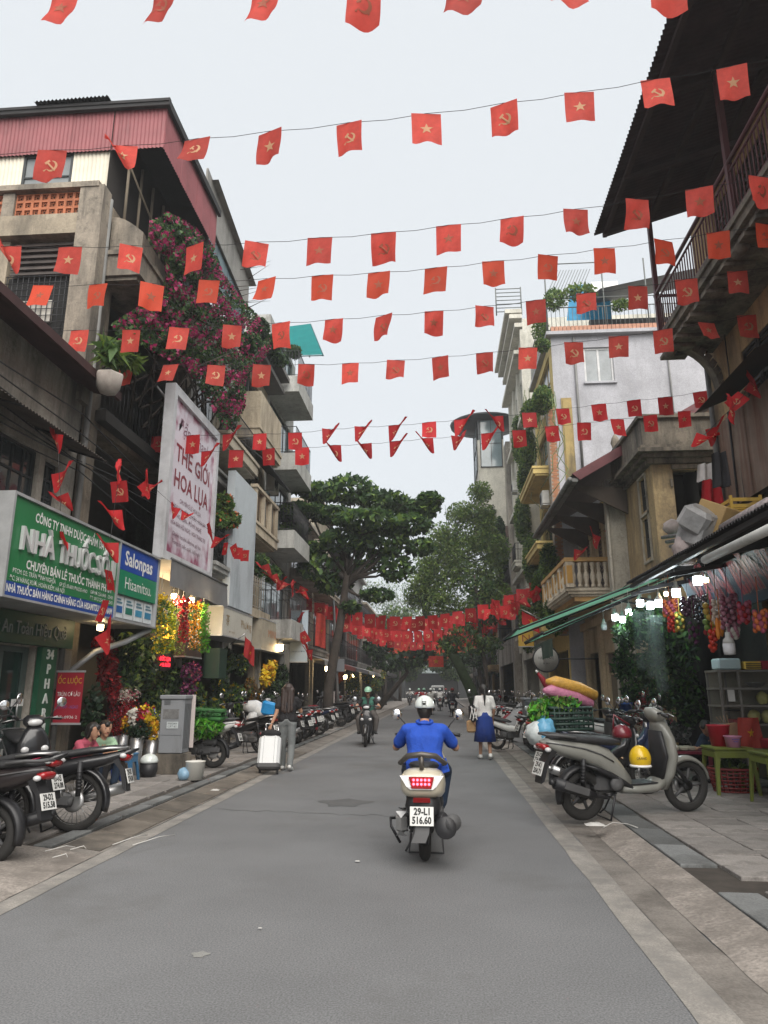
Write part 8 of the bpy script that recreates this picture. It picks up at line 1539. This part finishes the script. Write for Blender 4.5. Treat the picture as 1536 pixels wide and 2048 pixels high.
b = B(); b.cbox((4.75, 10.9, .75), (.4, .3, .14), bev=.02); item('red_crate', 'red plastic crate on the far table end', 'crate', b, redpl); stool('olive green plastic table behind holding the red crate', (4.75, 10.95, PAVZ), olive, .5, .54, 'plastic_table', 'table', 'olive green plastic tables', .03)
# vegetables on the black motorbike
t = thing('vegetable_crate', (1.8, 10.4, .98), 'dark green plastic crate of vegetables on the parked motorbike', 'crate'); cg = M('crate_dkgreen', (.02, .045, .035), .5); cz = .97; b = B(); R24 = Euler((0, 0, R_(24)))
C0 = Vector((1.72, 10.35, cz)); rmx = R24.to_matrix()
def cr(p): return tuple(C0 + rmx @ Vector(p))
for z in (.0, .07, .14, .21, .28):
    for p, q in (((-.3, -.2), (.3, -.2)), ((.3, -.2), (.3, .2)), ((.3, .2), (-.3, .2)), ((-.3, .2), (-.3, -.2))): b.tube([cr((*p, z)), cr((*q, z))], .022, 4)
for k in range(9): b.tube([cr((-.3 + .075 * k, -.2, 0)), cr((-.3 + .075 * k, -.2, .28))], .012, 4)
b.poly([cr((-.3, -.2, .01)), cr((.3, -.2, .01)), cr((.3, .2, .01)), cr((-.3, .2, .01))]); ob('crate', b, cg, t)
V = leaf_cloud(np.concatenate([in_ball(520, cr((-.1, 0, .33)), (.32, .26, .12), .2), in_ball(320, cr((-.42, 0, .2)), (.14, .2, .2), .2)]), .055, 1.8, .1); leaf_obj('greens', V, [gbr, lfC, gdk], t, rng.choice(3, 840, p=[.4, .3, .3]), kind='stuff')
for i, (m, dz, lab) in enumerate(((M('pink_tube', (.45, .17, .27), .4, var=.25, scale=25, bump=.5, bscale=30), .44, 'long pink bag of produce lying over the vegetable crate'), (M('yellow_tube', (.48, .27, .05), .4, var=.25, scale=25, bump=.5, bscale=30), .56, 'long yellow bag of produce on top of the pink one'))): b = B(); b.tube([cr((-.36 + .08 * i, -.05 + .06 * i, dz + .07)), cr((-.25 + .08 * i, -.05, dz + .07)), cr((.15 + .08 * i, -.03, dz - .02)), cr((.42 + .08 * i, 0, dz - .12)), cr((.46 + .08 * i, 0, dz - .13))], [.03, .08, .085, .075, .02], 12); item('produce_bag', lab, 'bag', b, m)
b = B(); c = Vector((1.30, 10.05, .92)); b.blob(tuple(c), (.17, .16, .16), 16, 0, 12, .1); b.blob(tuple(c + Vector((.08, -.04, .05))), (.14, .13, .15), 16, 1, 12, .12); b.tube([tuple(c + Vector((.05, 0, .15))), tuple(c + Vector((.09, .0, .24)))], [.05, .02], 8, 1); item('plastic_bag', 'white and blue plastic bag tied behind the vegetable crate', 'bag', b, [M('bag_white', (.48, .52, .52), .25, var=.15, bump=.9, bscale=9), M('bag_blue', (.13, .36, .55), .25, var=.2, bump=.9, bscale=9)])
g0 = Vector(grey.location); a = R_(20)
def on_grey(x, y, z): return Vector((g0.x + 1.1 * (x * math.cos(a) - y * math.sin(a)), g0.y + 1.1 * (x * math.sin(a) + y * math.cos(a)), g0.z + 1.1 * z))
c = on_grey(.66, -.10, .60); t = thing('crash_helmet', tuple(c), 'yellow helmet hanging at the knee of the grey scooter', 'helmet'); b = B(); b.ball(tuple(c), (.125, .12, .15), 18, k=9, z0=-.5); ob('shell', b, M('helmet_yellow', (.62, .40, .01), .25, var=.05, coat=.5), t); b = B(); b.tube([tuple(c + Vector((.11 * math.cos(q), .11 * math.sin(q), -.08))) for q in [k * math.pi / 8 for k in range(17)]], .016, 6); ob('rim', b, white, t); text('lettering', 'GRAND', .04, black, t, FC(c.y - .122), c.x - .01, c.z + .01, 0, width=.12)
c = on_grey(.62, .14, .84); b = B(); b.ball(tuple(c), (.12, .12, .11), 14, k=7, z0=-.4); b.tube([tuple(c + Vector((-.1, 0, .05))), tuple(c + Vector((-.08, 0, .22))), tuple(c + Vector((.1, 0, .1)))], .014, 6); item('crash_helmet', 'dark red helmet hung on the bike behind the grey scooter', 'helmet', b, M('helmet_maroon', (.13, .012, .02), .3, coat=.5))
# bin, parasol, tarp
def T2(x, y, Y): return atY(x, y, Y)
t = thing('wheelie_bin', (2.6, 19.5, PAVZ), 'grey wheeled rubbish bin with white print by the red parasol', 'bin'); c = T2(1072, 1400, 19.0); bm2 = M('bin_grey', (.14, .15, .165), .5, var=.1); b = B(); P = [((-.26, -.28), (.26, .28), .12), ((-.34, -.36), (.34, .36), 1.12)]
b.loft([[(c.x + s * .27, 19 + q * .29, .16) for s, q in ((-1, -1), (1, -1), (1, 1), (-1, 1))], [(c.x + s * .34, 19 + q * .36, 1.22) for s, q in ((-1, -1), (1, -1), (1, 1), (-1, 1))]]); ob('body', b, bm2, t); b = B(); b.cbox((c.x, 19, 1.25), (.74, .78, .07), bev=.02); b.cbox((c.x, 18.62, 1.2), (.6, .04, .05)); ob('lid', b, bm2, t)
for s in (-1, 1): b = B(); b.lathe([(.0, -.03), (.1, -.03), (.1, .03), (0, .03)], 14, (c.x + s * .3, 19.25, .22), 'x'); ob('wheel', b, blackr, t)
text('lettering', 'URENCO', .1, letw, t, FC(18.6), c.x, 1.05, .03, width=.45)
p0, p1 = T2(1075, 1345, 20.0), T2(1135, 1425, 20.0); t = thing('folded_parasol', tuple(p1), 'folded red parasol leaning beside the grey bin', 'parasol'); b = B(); b.tube([tuple(p0), tuple(p0.lerp(p1, .15)), tuple(p0.lerp(p1, .6)), tuple(p1)], [.03, .07, .17, .22], 12); ob('cloth', b, M('parasol_red', (.26, .012, .025), .7, var=.2, trans=.15, bump=.6, bscale=6), t); b = B(); b.tube([tuple(p0 - (p1 - p0) * .06), tuple(p0)], [.02, .045], 8); b.tube([tuple(p1), tuple(p1 + (p1 - p0) * .35)], .02, 6); ob('pole', b, white, t)
tb2 = atZ(1025, 1440, PAVZ); b = B(); c = Vector((2.75, 21.0, PAVZ)); b.grid(lambda u, v: (c.x - .95 + 1.9 * u, c.y - .42 + .84 * v, PAVZ + .02 + (1.0 * (math.sin(math.pi * v) ** .45) * (.55 + .35 * math.sin(math.pi * u) + .2 * math.sin(6 * u))) + .03 * math.sin(23 * u + 5 * v)), 26, 16); item('covered_motorbike', 'motorbike under a grey cloth cover by the bin', 'motorbike', b, M('cover_grey', (.19, .195, .20), .7, var=.15, bump=.7, bscale=7))
b = B(); c = Vector((2.6, 22.6, PAVZ)); b.grid(lambda u, v: (c.x - .8 + 1.6 * u, c.y - .4 + .8 * v, PAVZ + .02 + .95 * (math.sin(math.pi * v) ** .5) * (.5 + .45 * math.sin(math.pi * u * .9)) + .03 * math.sin(19 * u)), 22, 12); item('covered_motorbike', 'motorbike under a dark red cover behind the grey covered one', 'motorbike', b, M('cover_red', (.13, .012, .02), .7, var=.15, bump=.6, bscale=7))
# goods lying on the canopy, washing
cz = lambda x: 3.26 + .16 * (x - 3.15)
def on_can(px_, py_, X): p = atX(px_, py_, X); return p
p = on_can(1440, 1050, 4.0); b = B(); b.cbox(tuple(p), (.5, .55, .55), Euler((R_(28), R_(10), R_(24))), bev=.01); item('carton', 'big yellow brown carton wrapped in clear film on the canopy', 'box', b, M('carton', (.36, .24, .10), .7, var=.12, stain=.12))
p2 = on_can(1405, 1060, 3.75); b = B(); b.cbox(tuple(p2), (.45, .5, .5), Euler((R_(24), R_(8), R_(24))), bev=.035); b.cbox(tuple(p2 + Vector((-.1, -.12, .12))), (.4, .42, .36), Euler((R_(40), R_(-14), R_(50))), bev=.06); item('wrapped_sack', 'grey film wrapped sack beside the carton on the canopy', 'sack', b, M('grey_film2', (.28, .28, .28), .3, var=.3, scale=5, bump=.8, bscale=6))
p = on_can(1480, 1035, 4.3); b = B(); R0 = Euler((0, 0, R_(10))); 
for z in range(6):
    for s in (-1, 1): b.cbox(tuple(p + Vector((s * .2, 0, -.25 + .09 * z))), (.02, .5, .05)); b.cbox(tuple(p + Vector((0, s * .25, -.25 + .09 * z))), (.4, .02, .05))
for sx in (-1, 1):
    for sy in (-1, 1): b.cbox(tuple(p + Vector((sx * .2, sy * .25, -.02))), (.035, .035, .56))
item('yellow_crate', 'yellow slatted plastic crate on the canopy behind the carton', 'crate', b, M('crate_yellow', (.42, .27, .04), .6, stain=.15))
p = on_can(1372, 1100, 3.55); b = B(); b.blob(tuple(p), (.18, .2, .24)); item('grey_sack', 'pinkish grey knotted sack on the canopy edge', 'sack', b, M('sack_pink', (.38, .32, .31), .8, var=.2, bump=1.0, bscale=10)); p = on_can(1345, 1055, 4.4); b = B(); b.blob(tuple(p), (.16, .16, .15)); item('round_bundle', 'pale round bundle against the yellow ruin wall', 'bundle', b, M('bundle_pale', (.4, .35, .33), .8, var=.2, bump=.8, bscale=12))
for i in range(7): a_, c_ = on_can(1325 + 8 * i, 1075 + 9 * i, 4.3), on_can(1390 + 3 * i, 1065 + 8 * i, 3.9); b = B(); b.tube([tuple(a_), tuple(c_)], .035, 7); item('rolled_cloth', 'rolled grey cloth, %s from the top of the pile on the canopy' % ORD[i], 'cloth roll', b, M('roll_grey', (.2, .19, .19), .8, var=.3, scale=12, rnd=.4), group='rolled cloths on the canopy')
b = B(); b.tube([tuple(on_can(1450, 1058, 3.9)), tuple(on_can(1540, 1008, 3.9))], .09, 10); item('striped_roll', 'long striped mattress roll on the canopy at the right edge', 'roll', b, M('roll_striped', (.3, .26, .26), .8, var=.4, scale=20))
for lab, x0, x1, y0, y1, X, m in (('white and red striped jersey hung on the washing line', 1392, 1425, 928, 965, 4.75, whitec), ('bright red trousers hung on the washing line', 1400, 1440, 960, 1012, 4.75, cloth('washing_red', (.42, .012, .02))), ('dark patterned skirt hung on the washing line', 1420, 1452, 905, 980, 4.6, cloth('washing_dark', (.03, .03, .034)))):
    q = atX((x0 + x1) / 2, y0, X); w = (x1 - x0) * q.y / 1460; h = (y1 - y0) * q.y / 1460; b = B()
    for dy in (-.03, .03): b.grid(lambda u, v: (q.x + w * (u - .5) * (.75 + .25 * v), q.y + dy + .05 * math.sin(11 * u + v), q.z - h * v), 10, 6)
    item('washing', lab, 'washing', b, m)
# bits of litter
for i, (x, y, s, lab) in enumerate(((1190, 1652, .10, 'crumpled white paper by the grey scooter'), (430, 1582, .06, 'crumpled white tissue on the left pavement'), (520, 1860, .012, 'tiny white scrap on the road'), (715, 1725, .022, 'small white scrap behind the ridden scooter'))):
    c = atZ(x, y, .12 if i < 2 else .0); b = B(); b.grid(lambda u, v: (c.x + s * 2 * (u - .5), c.y + s * (v - .5) * 1.4, c.z + .012 + s * .35 * abs(math.sin(7 * u + 5 * v)) * math.sin(math.pi * u) * math.sin(math.pi * v)), 7, 6); item('paper_scrap', lab, 'litter', b, M('scrap_white', (.45, .44, .42), .8))
for i, (x0, y0, x1, y1) in enumerate(((265, 1693, 350, 1672), (225, 1692, 295, 1672), (105, 1718, 135, 1717), (140, 1702, 172, 1700), (90, 1705, 150, 1697))):
    a_, c_ = atZ(x0, y0, .07), atZ(x1, y1, .06); b = B(); b.tube([(q.x, q.y, q.z + .012) for q in (a_, a_.lerp(c_, .5) + Vector((.03, .04, .02)), c_)], .0045, 5); item('plastic_strip', 'white plastic strip, %s of those lying behind the parked bikes' % ORD[i], 'litter', b, M('scrap_white', (.6, .6, .58)))
b = B(); c_ = [atZ(x, y, .125) for x, y in ((1205, 1650), (1225, 1640), (1255, 1643), (1275, 1650))]; b.tube([(q.x, q.y, .1) for q in c_], .005, 5); item('plastic_strip', 'curled pale cord beside the crumpled paper', 'litter', b, M('scrap_white', (.6, .6, .58)))

b = B(); b.grid(lambda u, v: (4.25 + 1.35 * u, 13.7 + .06 * math.sin(12 * u), PAVZ + 3.0 * v), 20, 4); item('stall_dark_sheet', 'added black sheet standing for the dark behind the market stall', 'plastic sheet', b, M('stall_shade_black', (.016, .016, .016), .5, var=.3, bump=.5, bscale=6))  # added sheet; the dark of the stall interior put into its colour
b = B(); b.grid(lambda u, v: (5.2 + .03 * math.sin(11 * u), 11.9 + 1.9 * u, PAVZ + 2.9 * v), 16, 4); item('stall_dark_sheet', 'added black sheet darkening the wall beside the glass cabinet', 'plastic sheet', b, M('stall_shade_black', (.016, .016, .016)))  # second added sheet, darkens the bright wall behind the stall

# ================================================================ THE AIR
hz = B(); hz.box(-75, 75, -24, 196, -1.7, 27); ho_ = ob('haze', hz, M('haze_air', (.8, .82, .85), var=0), kind='stuff', base=False)
nt = MATS['haze_air'].node_tree; nt.nodes.clear(); o_ = nt.nodes.new('ShaderNodeOutputMaterial'); v_ = nt.nodes.new('ShaderNodeVolumePrincipled')
v_.inputs['Color'].default_value = (.86, .88, .9, 1); v_.inputs['Density'].default_value = .0017; v_.inputs['Anisotropy'].default_value = .2; nt.links.new(v_.outputs[0], o_.inputs['Volume'])
